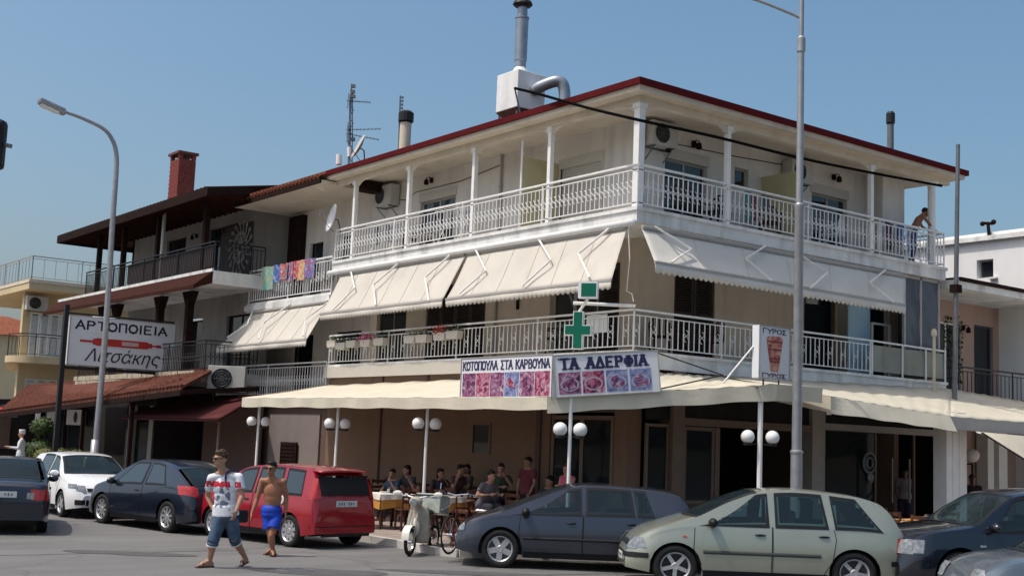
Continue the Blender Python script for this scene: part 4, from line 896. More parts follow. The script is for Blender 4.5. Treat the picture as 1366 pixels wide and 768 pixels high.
# ------------------------------------------------------------------ dark wooden house, third from the corner
H3 = thing('house', 'dark timber-trimmed house with brown eaves and black balcony rails behind the bakery sign', 'building', (3,24,0), 0, None, True)
ya, yb = 17.85, 30.0; xf = -1.5
f = MB(); f.box((xf,ya,6.72), (6,yb,7.14)); f.build('balcony_slab', M['slab'], H3)
f = MB(); f.box((xf,ya+.2,3.62), (6,yb,3.95)); f.build('balcony_slab', M['slab'], H3)
w = MB(); wall_open(w, 'x', .3, ya+1.2, yb, 7.14, 9.8, .2, [(20.2,22.6,7.2,9.2),(24.6,26.4,7.2,9.2)]); w.box((.5,ya+1.2,7.14), (6,ya+1.4,9.8)); w.box((.3,yb-.2,7.14), (6,yb,9.8)); w.build('wall', M['grey_wall'], H3)
MB().box((.24,18.95,7.16), (.29,21.4,9.1)).build('dark_shutter', M['shutter_dark'], H3)
window(H3, 'x', .4, 20.2, 22.6, 7.2, 9.2, 2, M['wood_dark']); window(H3, 'x', .4, 24.6, 26.4, 7.2, 9.2, 2, M['wood_dark'])
w = MB(); wall_open(w, 'x', .3, ya, yb, 3.95, 6.72, .2, [(18.6,20.6,4.0,6.0),(22.6,24.2,4.0,6.1),(26,27.5,4.0,6.1)]); w.build('wall', M['grey_wall'], H3)
for a, b_ in ((18.6,20.6),(22.6,24.2),(26,27.5)): window(H3, 'x', .4, a, b_, 4.0, 6.0, 2, M['wood_dark'])
w = MB(); w.box((.6,ya+.6,.1), (.8,yb,3.62)); w.box((-1.4,ya+4.2,.1), (.6,ya+4.35,3.6)); w.box((.6,yb,.1), (.8,37,3.3)); w.box((-2.9,37,.1), (.8,37.2,3.1)); w.build('ground_floor_wall', M['dark_in'], H3)
MB().box((-2.8,36.9,1.0), (-1.9,36.98,2.4)).build('shop_poster', M['brown_wall'], H3)
for y in (18.95,22.99,26.32,28.95): MB().box((xf+.03,y-.09,7.14), (xf+.2,y+.09,9.6)).build('post', M['wood_dark'], H3)
f = MB().tube((xf+.1,22.55,7.0), (xf+.1,22.55,9.6), .07).build('post', M['alu'], H3)
for y in (19.9,22.4,26.6,28.0):
    f = MB(); f.box((xf+.03,y-.12,3.95), (xf+.25,y+.12,6.5)); f.prism([(xf+.02,y-.4,6.62),(xf+.02,y+.4,6.62),(xf+.02,y+.13,6.2),(xf+.02,y-.13,6.2)], (.24,0,0)); f.build('post', M['wood_dark'], H3)
railing(H3, (xf+.02,yb-.05), (xf+.02,ya+.05), 7.14, 8.1, M['black_metal'], step=.14, curls=0); railing(H3, (xf+.04,ya+.03), (.25,ya+.03), 7.14, 8.1, M['black_metal'], step=.14, curls=0, ends=(0,1))
railing(H3, (xf+.02,yb-.05), (xf+.02,ya+.25), 3.95, 4.95, M['black_metal'], step=.14, curls=1); railing(H3, (xf+.04,ya+.22), (.3,ya+.22), 3.95, 4.95, M['black_metal'], step=.14, curls=1, ends=(0,1))
MB().box((xf+.06,ya+.3,7.3), (xf+.09,25.6,7.98)).build('rail_screen', M['shutter_dark'], H3)
# timber eave below the top balcony
e0 = at(66,413,'x',-2.0); f = MB(); ed = Vector((-1.95,ya+.1,6.72)); 
f.prism([(xf-.005,ya+.05,7.13),(xf-.62,ya+.05,6.62),(xf-.62,ya+.05,6.5),(xf-.005,ya+.05,6.74)], (0,33.0-ya,0)); f.build('timber_eave', M['wood_red'], H3)
f = MB(); f.box((xf-.07,ya,7.10), (xf-.008,33,7.2)); f.build('eave_edge', M['slab'], H3)
# roof with dark tiles
r0 = (-1.95,32.0); f = MB()
f.add([(-2.0,17.6,9.62),(-2.0,32.2,9.62),(2,28,10.35),(2,17.6,10.35),(2,17.6,9.62),(2,32.2,9.62)], [(0,3,2,1),(1,2,5),(4,5,2,3),(0,4,3),(0,1,5,4)]); f.build('roof', M['tile_dark'], H3)
f = MB(); f.box((-2.06,17.6,9.42), (-1.98,32.2,9.72)); f.prism([(-2.06,17.5,9.42),(-2.06,17.5,9.68),(2,17.5,10.42),(2,17.5,10.16)], (0,.1,0)); f.box((-2,32.2,9.42), (8,32.28,9.72)); f.build('eave_board', M['wood_dark'], H3)
f = MB()
for k in range(34): f.bar((-1.96,17.8+k*.43,9.52), (.3,17.8+k*.43,9.62), .07, .1)
tag(f.build('rafters', M['wood_red'], H3), kind='stuff')
sp = MB()
for k in range(48): y = 17.75+k*.3; sp.path([Vector((-2.06,y,9.66)), Vector((1.9,y,10.36))], .08, 5)
tag(sp.build('roof_tiles', M['tile_dark'], H3), kind='stuff')
for a, z in ((23.6,9.1),(21.2,9.0)): wall_lamp(H3, 'x', .3, a, z)
# brick chimney, course by course
ch = thing('brick_chimney', 'tall square red brick chimney on the dark tiled roof', 'chimney', (1.5,29.4,10.5), 0, None, True)
cx, cy, wx, wy = 1.5, 29.3, .36, .95; zt_ = 13.05; MB().box((cx+.02,cy-wy/2+.02,10.4), (cx+wx*2-.02,cy+wy/2-.02,zt_)).build('mortar_core', M['mortar'], ch)
f = MB(); z = 10.42; k = 0
while z < zt_-.06:
    o_ = .13*(k % 2)
    y = cy-wy/2-o_
    while y < cy+wy/2-.02: f.box((cx,max(y,cy-wy/2),z), (cx+.1,min(y+.25,cy+wy/2),z+.075)); y += .265
    x = cx-o_
    while x < cx+wx*2-.02: f.box((max(x,cx+.001),cy-wy/2-.001,z), (min(x+.25,cx+wx*2),cy-wy/2+.1,z+.075)); x += .265
    z += .09; k += 1
tag(f.build('bricks', M['brick'], ch), kind='stuff')
for a, b_ in ((0,0),(wx*2-.15,0),(0,wy-.15),(wx*2-.15,wy-.15)): MB().box((cx+a,cy-wy/2+b_,zt_), (cx+a+.15,cy-wy/2+b_+.15,zt_+.22)).build('vent_pier', M['brick'], ch)
MB().box((cx-.08,cy-wy/2-.08,zt_+.2), (cx+wx*2+.08,cy+wy/2+.08,zt_+.3)).build('cap', M['mortar'], ch)
# decorative grille next to the top balcony
gr = MB(); c = at(320,330,'x',.16)
for k in range(18):
    a = 2*PI*k/18; d = Vector((0,math.cos(a),math.sin(a))); gr.path([c+d*.15, c+d*.55+Vector((0,-math.sin(a),math.cos(a)))*.1, c+d*.95], .014, 4); gr.ring(c+d*.85, .06, .01, (1,0,0), 8, 4); gr.ring(c+d*.5, .05, .01, (1,0,0), 8, 4)
gr.ring(c, .15, .012, (1,0,0), 14, 4); gr.build('iron_grille', M['alu'], H3)
# stone band, tiled shop roof, shop fronts
q0 = at(0,520,'x',-2.3); q1 = at(240,498,'x',-2.3); w0 = at(0,549,'x',-3.3); w1 = at(243,516,'x',-3.3)
tr = thing('tiled_canopy', 'long red-brown tiled shop canopy below the bakery sign', 'canopy', (-2.5,24,2.6), 0, None, True)
f = MB(); f.add([q0+Vector((1.2,0,.25)),q1+Vector((1.2,0,.25)),w1,w0], [(0,1,2,3)]); f.add([w0,w1,w1-ZU*.1,w0-ZU*.1], [(0,1,2,3)]); f.build('roof', M['tile_dull'], tr)
f = MB(); n_ = 70
for k in range(n_): t_ = k/(n_-1); f.path([(q0+Vector((1.2,0,.25))).lerp(q1+Vector((1.2,0,.25)), t_), w0.lerp(w1, t_)+ZU*.02], .07, 5)
tag(f.build('roof_tiles', M['tile_dull'], tr), kind='stuff')
f = MB(); f.bar(w0-ZU*.16, w1-ZU*.16, .1, .16); f.bar(w1-ZU*.14, w1+Vector((2.6,.4,.1)), .08, .14); f.build('beam', M['wood_dark'], tr)
for t_ in (.25,.5,.75): p = w0.lerp(w1, t_); MB().bar((p.x+.3,p.y,.1), (p.x+.3,p.y,p.z-.15), .12, .12, Vector((0,1,0))).build('post', M['wood_dark'], tr)
f = MB(); n_ = 26
for k in range(n_):
    for j in range(2):
        p = at(120,499,'x',-1.62); y = 18.3+k*.44+.2*(j % 2); f.box((-1.66+random.uniform(-.02,.02),y,3.62+j*.19), (-1.5,y+.42,3.79+j*.19))
tag(f.build('stone_band', M['stone_band'], H3), kind='stuff')
# shop fronts behind the cars
for px0, px1, lab in ((0,60,0),(62,118,0),(165,205,0)):
    pass
f = MB()
fx = -.9
for px0, px1 in ((2,45),(48,82),(88,122)):
    a = at(px0,600,'x',fx).y; b_ = at(px1,600,'x',fx).y; window(H3, 'x', fx, b_, a, .2, 3.2, 1, M['black_metal'], M['glass_shop'], 'shop_window', False, .08)
for px0, px1, py0, py1 in ((48,74,545,566),(90,113,546,567)):
    a = at(px0,py0,'x',fx-.05); b_ = at(px1,py1,'x',fx-.05); f = MB().box((fx-.06,b_.y,b_.z), (fx-.03,a.y,a.z)); pn = f.build('shop_poster', M['sign_white'], H3)
    c_ = (a+b_)/2; MB().lathe(Vector((fx-.07,c_.y,c_.z)), [(.22,-.004),(.22,0)], 16, (1,0,0)).build('printed_dish', M['ink_black'], pn)
f = MB(); a = at(14,563,'x',fx-.05); b_ = at(36,566,'x',fx-.05); f.box((fx-.06,b_.y,b_.z), (fx-.02,a.y,a.z+.05)); f.build('strip_sign', M['sign_white'], H3)
for px0, px1, m in ((168,176,'alu'),(196,202,'alu'),(218,228,'yellow_panel')):
    a = at(px0,600,'x',-.7).y; b_ = at(px1,600,'x',-.7).y; MB().box((-.7,b_,.1), (-.6,a,2.9)).build('door_post', M[m], H3)
a = at(165,600,'x',-.6).y; b_ = at(218,600,'x',-.6).y; MB().box((-.58,b_,.1), (-.56,a,2.9)).build('shop_window', M['glass_shop'], H3)
a = at(270,600,'x',-.1).y; b_ = at(345,600,'x',-.1).y; MB().box((-.12,b_,.1), (-.02,a,3.2)).build('shop_wall', M['brown_wall'], H3)
neon = emis('red_neon', (1,.03,.05), 1.6); p = at(1,552,'x',-2.6); uu = Vector((0,-1,0))
ns = thing('neon_sign', 'red lit lettering under the tiled canopy at the left edge', 'sign', p, 0, None, True)
lettering('ΝΕΟΝ', p-uu*.25, uu, ZU, .26, .3, .07, .1, neon, ns); MB().box((p.x+.03,p.y-2.3,p.z-.12), (p.x+.08,p.y+.6,p.z+.4)).build('backboard', M['black'], ns)
ac_unit('large air conditioner on brackets above the burgundy canopy', (-.9,17.55,3.72), Vector((-.55,-.83,0)).normalized(), 1.15, .8, .4, group=None)

# bakery sign on its post
y = 21.6; tl = at(92,421,'y',y); br_ = at(230,494,'y',y); tr_ = at(232,434,'y',y); bl = at(89,487,'y',y)
r, P, u, v, nn, L = sign_box('large white bakery sign with a red rolling pin, on a black post', (bl.x,y,(bl.z+br_.z)/2), (br_.x,y,(bl.z+br_.z)/2), tl.z-bl.z, .2); Hh = tl.z-bl.z
t = 'ΑΡΤΟΠΟΙΕΙΑ'; wl = (L*.88-.07*len(t))/width_of(t,1,0); lettering(t, P+u*(L*.055)+v*(Hh*.74), u, v, Hh*.165, wl, .065, .07, M['ink_black'], r)
pin = MB(); c = P+v*(Hh*.50)+nn*.012
for a0_, a1_, h_ in ((.10,.22,.022),(.22,.25,.06),(.25,.74,.075),(.74,.78,.05),(.78,.82,.015),(.82,.87,.028)): pin.obox(c+u*(L*(a0_+a1_)/2), u*(L*(a1_-a0_)/2), v*(Hh*h_), nn*.003)
pin.build('rolling_pin_print', M['ink_red'], r); MB().obox(c+u*(L*.57)+nn*.004, u*(L*.08), v*(Hh*.042), nn*.002).build('name_patch', mat('pink_patch', (.62,.40,.38)), r)
def text(body, o, u, v, size, m, parent, name='lettering', shear=0):
    cu = bpy.data.curves.new('txt', 'FONT'); cu.body = body; cu.size = size; cu.extrude = .003; cu.shear = shear; ob = bpy.data.objects.new('txt', cu); COL.objects.link(ob)
    bpy.context.view_layer.update(); me = bpy.data.meshes.new_from_object(ob.evaluated_get(bpy.context.evaluated_depsgraph_get())); bpy.data.objects.remove(ob); bpy.data.curves.remove(cu)
    me.materials.clear(); me.materials.append(m); o2 = bpy.data.objects.new(name, me); COL.objects.link(o2); o2.parent = parent
    mt = Matrix((u, v, u.cross(v))).transposed().to_4x4(); mt.translation = Vector(o)-base_of(parent); o2.matrix_local = mt; me.name = name; return o2
text('Λιτσάкης', P+u*(L*.15)+v*(Hh*.10)+nn*.012, u, v, Hh*.36, M['ink_black'], r, shear=.3)
p = at(80,600,'y',y); MB().box((bl.x-.22,y-.08,.05), (bl.x-.08,y+.08,tl.z+.35)).build('post', M['black_metal'], r)
f = MB(); f.bar((bl.x-.1,y+.1,bl.z-.06), (br_.x+.1,y+.1,bl.z-.06), .1, .1); f.bar((bl.x-.1,y+.12,tl.z+.1), (br_.x,y+.12,tl.z+.1), .06); f.build('support_beam', M['black_metal'], r)
# water heater tank behind the sign
c = at(137,432,'y',22.6); f = MB(); f.lathe(c-Vector((.35,0,0)), [(.0,0),(.26,.02),(.28,.1),(.28,.65),(.26,.73),(0,.75)], 14, (1,0,0)); tag(f.build('water_tank', M['white_plastic'], None, True, org=c), 'small white cylinder standing behind the top edge of the bakery sign', 'tank')

# ------------------------------------------------------------------ yellow house at the far left
H4 = thing('house', 'yellow house with rounded balconies and a railed roof terrace at the far left', 'building', (3,41,0), 0, None, True)
x0, y0 = -1.5, 37.4; rz = at(39,372,'y',y0).z
zz = [CAMP+ray(39,py)*55 for py in (339,375,392,422,448,468,485)]
zr = zz[0].z; zs = 8.2; f = MB()
f.prism([(x0,y0,8.0),(5.5,y0,8.0),(5.5,48,8.0),(x0,48,8.0)], (0,0,.45)); f.build('roof_slab', M['yellow_wall'], H4)
f = MB(); f.prism([(x0-.03,y0-.03,8.3),(5.5,y0-.03,8.3),(5.5,48,8.3),(x0-.03,48,8.3)], (0,0,.1)); f.build('slab_edge', M['soffit'], H4)
railing(H4, (x0+.1,48), (x0+.1,y0+.1), 8.45, 9.5, M['galv'], step=.5, curls=0, posts=2.2); railing(H4, (x0+.1,y0+.1), (5.2,y0+.1), 8.45, 9.5, M['galv'], step=.5, curls=0, posts=2.2)
xw_ = at(28,450,'y',y0+1.5).x; w = MB(); wall_open(w, 'y', y0+1.5, xw_, 5.5, 0, 8.0, .3, [(-.9,.9,5.1,7.1),(1.9,3.4,5.1,7.1),(-.9,1.1,1.9,4.1),(2.2,3.6,1.9,4.1)]); w.prism([(xw_+.004,y0+1.8,0),(xw_+2.6,48,0),(xw_+2.9,48,0),(xw_+.35,y0+1.8,0)], (0,0,7.99)); w.build('wall', M['yellow_wall'], H4)
for a, b_, z0_, z1_ in ((-.9,.9,5.1,7.1),(1.9,3.4,5.1,7.1),(-.9,1.1,1.9,4.1),(2.2,3.6,1.9,4.1)): window(H4, 'y', y0+1.6, a, b_, z0_, z1_, 1, M['white_paint']); shutter(H4, 'y', y0+1.52, a, b_, z0_, z1_, 4, M['white_paint'])
for z in (4.75,): 
    n_ = 10; arc = [(x0-.4+1.0-1.0*math.cos(PI/2*i/n_), y0-.1+1.0-1.0*math.sin(PI/2*i/n_)) for i in range(n_+1)]
    MB().prism([(a, b_, z) for a, b_ in [(x0+2.3,48)]+[(x0-.4,y0+1.3)]+arc+[(5.5,y0-.1),(5.5,48)]], (0,0,.3)).build('balcony_slab', M['yellow_wall'], H4)
    railing(H4, (x0-.3,y0+1.3), (x0-.1,y0+.35), z+.3, z+1.3, M['black_metal'], step=.3, curls=0); railing(H4, (x0-.1,y0+.35), (x0+.5,y0), z+.3, z+1.3, M['black_metal'], step=.3, curls=0); railing(H4, (x0+.5,y0), (5.3,y0), z+.3, z+1.3, M['black_metal'], step=.3, curls=0)
w = MB(); w.box((x0+.5,y0+1.4,7.0), (x0+.55,y0+1.9,7.9)); MB().tube((1.9,y0,5.05), (1.9,y0,7.98), .1).build('post', M['black_metal'], H4)
ac_unit('air conditioner under the roof corner of the yellow house', (xw_+.5,y0+1.5,7.5), (0,-1,0), .95, .65, group=None)
# far houses filling the end of the street
for (x, y, sx, sy, h, m, lab) in ((6,75,8,9,8.4,'yellow_wall','far low house with a red roof at the left edge'),):
    hh = thing('house', lab, 'building', (x,y,0), 0, None, True); w = MB(); wall_open(w, 'y', y, x-sx, x+sx, 0, h, .3, [(x-3,x-1.8,2.9,4.3),(x+.4,x+1.6,2.9,4.3)]); w.box((x+sx-.3,y+.3,0), (x+sx,y+sy,h)); w.box((x-sx,y+.3,0), (x-sx+.3,y+sy,h)); w.build('wall', M[m], hh)
    window(hh, 'y', y+.1, x-3, x-1.8, 2.9, 4.3); window(hh, 'y', y+.1, x+.4, x+1.6, 2.9, 4.3)
    MB().add([(x-sx-.4,y-.5,h),(x+sx+.4,y-.5,h),(x+sx+.4,y+sy+.4,h),(x-sx-.4,y+sy+.4,h),(x-sx*.4,y+sy/2,h+1.7),(x+sx*.4,y+sy/2,h+1.7)], [(0,1,5,4),(1,2,5),(2,3,4,5),(3,0,4),(3,2,1,0)]).build('roof', M['tile_red'], hh)

# ------------------------------------------------------------------ right side neighbours
H6 = thing('house', 'low pinkish house with a black balcony rail right of the corner building', 'building', (14,4,0), 0, None, True)
x0, x1 = XR+.15, 22
f = MB(); f.prism([(x0,-.3,6.62),(x1,-.3,6.62),(x1,8,6.62),(x0,8,6.62)], (0,0,.22)); f.build('roof_slab', M['slab'], H6)
f = MB(); f.box((x0,-.36,6.8), (x1,-.3,6.9)); f.box((x0,-.3,6.842), (x1,8,6.9)); f.build('roof_edge', M['wood_dark'], H6)
w = MB(); wall_open(w, 'y', 1.5, x0, x1, 3.6, 6.62, .2, [(13.0,14.2,3.8,6.0),(14.9,15.9,3.8,6.05),(17.2,18.4,4.4,5.9)]); w.box((x0,1.7,0), (x0+.2,8,6.62)); w.build('wall', M['pink_wall'], H6)
window(H6, 'y', 1.58, 13.0, 14.2, 3.8, 6.0, 2, M['white_paint']); window(H6, 'y', 1.58, 14.9, 15.9, 3.8, 6.05, 1, M['blue_grey'] if 'blue_grey' in M else mat('blue_grey_door', (.08,.10,.14), .6)); window(H6, 'y', 1.58, 17.2, 18.4, 4.4, 5.9, 1)
MB().box((x0,0,3.5), (x1,1.7,3.75)).build('balcony_slab', M['slab'], H6)
railing(H6, (x0+.1,.05), (x1,.05), 3.75, 4.6, M['black_metal'], step=.2, curls=0, posts=1.6)
w = MB(); w.box((13.3,1.0,.1), (x1,1.2,3.5)); w.build('ground_floor_wall', M['pink_wall'], H6)
for px0, px1, m in ((1318,1326,'white_paint'),(1333,1344,'white_paint')):
    a = at(px0,640,'y',.6).x; b_ = at(px1,640,'y',.6).x; MB().box((a,.6,.1), (b_,.95,3.5)).build('column', M[m], H6)
wall_lamp(H6, 'y', 1.5, 14.3, 5.9)
lam = thing('wall_lantern', 'opal globe lantern on a dark bracket behind the white column', 'lamp', (8,-1,1.8), 0, None, True)
p = at(1297,607,'y',-1.6); MB().ell(p, .17, 16, 10).build('globe', M['globe'], lam, smooth=True); f = MB(); f.path([p-ZU*.2, p-ZU*.22+R0*-.15, p-ZU*.05+R0*-.3], .025, 6); f.tube(p-ZU*.22, (p.x,p.y,.13), .03, n=6); f.build('bracket', M['black_metal'], lam)
H5 = thing('house', 'whitewashed block with one small window rising behind the low pinkish house', 'building', (19,6,0), 0, None, True)
xx = 16.2; zt_ = 8.72; w = MB(); wa = at(1325,357,'x',xx).y; wb = at(1303,357,'x',xx).y; z0_ = at(1314,371,'x',xx).z; z1_ = at(1314,346,'x',xx).z
wall_open(w, 'x', xx, -6, 9, 6.9, zt_, .3, [(wa,wb,z0_,z1_)]); w.box((xx+.3,8.7,6.9), (24,9,zt_)); w.box((xx+.3,-6,6.9), (24,-5.7,zt_)); w.build('wall', M['bright_wall'], H5)
MB().box((xx+.003,-5.99,0), (24,8.99,6.88)).build('lower_wall', M['bright_wall'], H5)
window(H5, 'x', xx+.15, wa, wb, z0_, z1_, 1, M['alu']); MB().box((xx-.1,wa-.15,z0_-.05), (xx+.1,wa+.1,z0_)).build('sill', M['slab'], H5)
f = MB(); f.box((xx-.15,-6.1,zt_), (24,9.1,zt_+.14)); f.build('parapet', M['slab'], H5); MB().box((xx+.2,-6,zt_+.14), (24,9,zt_+.3)).build('roof', M['bright_wall'], H5)
p = at(1321,325,'x',xx+.1); q = at(1318,298,'x',xx+.1); cw = thing('chimney_cowl', 'dark forked chimney cowl on the whitewashed block', 'chimney', p, 0, None, True)
f = MB(); f.tube(p-ZU*.1, q, .06, .05, 8); f.bar(q-R0*.16, q+R0*.16, .08); f.ell(q-R0*.17-ZU*.02, .075, 10, 8); f.ell(q+R0*.17+ZU*.05, .08, 10, 8); f.path([p+ZU*.02, p+R0*.2, p+R0*.22+ZU*.2], .04, 6); f.build('cowl', M['wood_dark'], cw)
# vine on the gap between the two buildings
vn = MB(); rnd = random.Random(3)
for i in range(260):
    p = at(rnd.uniform(1258,1284), rnd.uniform(420,510), 'y', rnd.uniform(.2,.6)); a = Vector((rnd.uniform(-1,1),rnd.uniform(-1,1),rnd.uniform(-1,1))).normalized()*.07; b_ = a.cross(ZU).normalized()*.035; vn.add([p-a,p-b_,p+a,p+b_], [(0,1,2,3)])
for k in range(6): p = at(1262+k*4,512,'y',.4); vn.path([p, p+Vector((.1*math.sin(k),0,.5)), p+Vector((.2*math.cos(k*2),.0,1.2))], .012, 4)
tag(vn.build('climbing_plant', M['leaf2'], None, org=Vector((11.6,.4,3.8))), 'thin dark climbing plant in the gap beside the low pinkish house', 'plant')

# ------------------------------------------------------------------ street lamps, poles
lp = thing('street_lamp', 'tall grey street lamp between the parked cars, its arms crossing the top edge', 'street lamp', (1.37,-3.2,.1), 0, 'street lamps', True)
f = MB(); bx, by = 1.36, -3.2
f.lathe((bx,by,.1), [(.16,0),(.16,.03),(.115,.05),(.112,2.0),(.125,2.02),(.125,2.06),(.095,2.08),(.088,6.75),(.1,6.78),(.1,6.86),(.07,6.9),(.065,9.95),(.085,9.98),(.085,10.25),(.05,10.3),(.045,13.2)], 16); f.build('pole', M['galv'], lp, smooth=True, auto=30)
aj = Vector((bx+.03,by,10.75)); e = R0
f = MB(); f.path(smooth_path([aj, aj-e*.25+ZU*.12, aj-e*1.1+ZU*.42, aj-e*2.4+ZU*.75], 5), .032, 8); f.build('arm', M['galv'], lp)
f = MB(); f.path(smooth_path([aj+ZU*2.3, aj+ZU*2.45+e*.2, aj+e*1.1+ZU*2.75, aj+e*2.2+ZU*2.9], 5), .032, 8); f.build('arm', M['galv'], lp)
def lamp_head(c, d, root):
    f = MB(); f.ell(c+d*.28, (.36,.14,.09), 14, 10, Matrix.Rotation(math.atan2(d.y, d.x), 3, 'Z')); h = f.build('lamp_head', M['galv'], root, smooth=True)
    MB().ell(c+d*.32-ZU*.05, (.22,.11,.06), 12, 8, Matrix.Rotation(math.atan2(d.y, d.x), 3, 'Z')).build('lens', M['globe'], h, smooth=True)
lamp_head(aj-e*2.4+ZU*.75, -e, lp); lamp_head(aj+e*2.2+ZU*2.9, e, lp)
l2 = thing('street_lamp', 'grey curved street lamp rising in front of the bakery sign', 'street lamp', (-4.75,18.5,.1), 0, 'street lamps', True)
y = 18.5; pb = at(127,600,'y',y); pts = [at(a, b_, 'y', y) for a, b_ in ((141,440),(150,300),(155,230),(155,205),(150,187),(138,172),(110,158),(85,149))]; bot = Vector((pb.x-.02,y,.1))
f = MB(); allp = smooth_path([bot, pb]+pts, 6); n_ = len(allp); f.path(allp, .07, 10, rs=[.1-.055*i/n_ for i in range(n_)]); f.tube(bot, bot+ZU*1.6, .13, .12, 12); f.build('pole', M['galv'], l2, smooth=True)
c = at(84,149,'y',y); d = (at(62,139,'y',y)-c).normalized(); f = MB(); dd_ = Vector((d.x,d.y,0)).normalized()
f.obox(c+d*.35, d*.42, dd_.cross(ZU)*.16, ZU.cross(dd_.cross(ZU))*0+ZU*.1); h = f.build('lamp_head', M['galv'], l2, bevel=.06)
MB().obox(c+d*.42-ZU*.1, d*.28, dd_.cross(ZU)*.13, ZU*.03).build('lens', M['globe'], h)
# utility pole at the right end and a short pole on the canopy
up_ = thing('utility_pole', 'thin grey pole standing at the right end of the corner building', 'pole', (9.97,-1,.1), 0, None, True)
a = at(1271,640,'y',-1.0); b_ = at(1278,193,'y',-1.0); f = MB(); f.tube((a.x-.02,-1,.1), b_, .075, .05, 12); f.build('pole', M['steel_dark'], up_); m_ = at(1275,385,'y',-1.0); MB().obox(m_, (.12,0,0), (0,.1,0), (0,0,.1)).build('clamp', M['wood_dark'], up_)
a = at(1246,523,'y',-.45); b_ = at(1246,448,'y',-.45); sp_ = thing('short_pole', 'short pale pole with a knob in front of the grimy balcony panel', 'pole', a, 0, None, True); f = MB(); f.tube(a-ZU*.3, b_, .04, n=8); f.lathe(b_, [(.07,0),(.08,.05),(.06,.16),(0,.2)], 10); f.build('pole', M['soffit'], sp_)
# traffic light just cut by the left edge
tl_ = thing('traffic_light', 'black traffic light head cut by the left edge of the view', 'traffic light', (-16,-7,3), 0, None, True)
c = dep(-6,193,11.5); f = MB(); f.obox(c, R0*.085, F0*.08, ZU*.235); f.build('housing', M['black'], tl_, bevel=.045); 
for k in (-1,0,1):
    q = c-F0*.085+ZU*.155*k; MB().lathe(q, [(.055,0),(.06,.01),(.05,.02),(0,.025)], 12, -F0).build('lens', M['black_metal'], tl_)
f = MB(); f.bar(c+R0*.02+ZU*.01, c+R0*.15-ZU*.01, .03, .035); f.build('clamp', M['steel_dark'], tl_); f = MB(); f.tube(Vector((c.x,c.y,0))-R0*.6, c-R0*.6+ZU*.6, .06, n=12); f.tube(c-R0*.6, c-R0*.05, .03, n=8); f.build('pole', M['galv'], tl_)
# clipped shrub and hedge behind the white car
def shrub(name, label, c, blobs, n_=500, m=None, leaf=.05):
    t = thing(name, label, 'plant', c, 0, None, True); rnd = random.Random(len(label)); f = MB()
    for i in range(n_):
        b0_, r0_ = rnd.choice(blobs); d = Vector((rnd.gauss(0,1), rnd.gauss(0,1), rnd.gauss(0,1))).normalized(); p = Vector(b0_)+Vector((d.x*r0_[0], d.y*r0_[1], d.z*r0_[2]))*rnd.uniform(.8,1.03)
        a = Vector((rnd.uniform(-1,1),rnd.uniform(-1,1),rnd.uniform(-1,1))).normalized(); b_ = a.cross(d).normalized()*leaf*.6; a *= leaf; f.add([p-a,p-b_,p+a,p+b_], [(0,1,2,3)])
    for b0_, r0_ in blobs: f.ell(b0_, tuple(x*.8 for x in r0_), 12, 8)
    f.build('foliage', m or M['leaf'], t); return t
p = at(55,590,'x',-3.4); shrub('topiary_shrub', 'dark green clipped ball shrub beside the white-capped chef', (p.x,p.y,.1), [((p.x,p.y,2.0),(.45,.45,.38)),((p.x,p.y,1.15),(.6,.6,.45))], 900)
hy = [at(px,600,'x',-3.6) for px in (62,80,98,115)]; shrub('hedge', 'low olive hedge behind the white car', (hy[0].x,hy[1].y,.1), [((q.x,q.y,.95),(.4,1.4,.38)) for q in hy], 1500, mat('olive_leaf', (.10,.105,.03), .7, .4, 8))
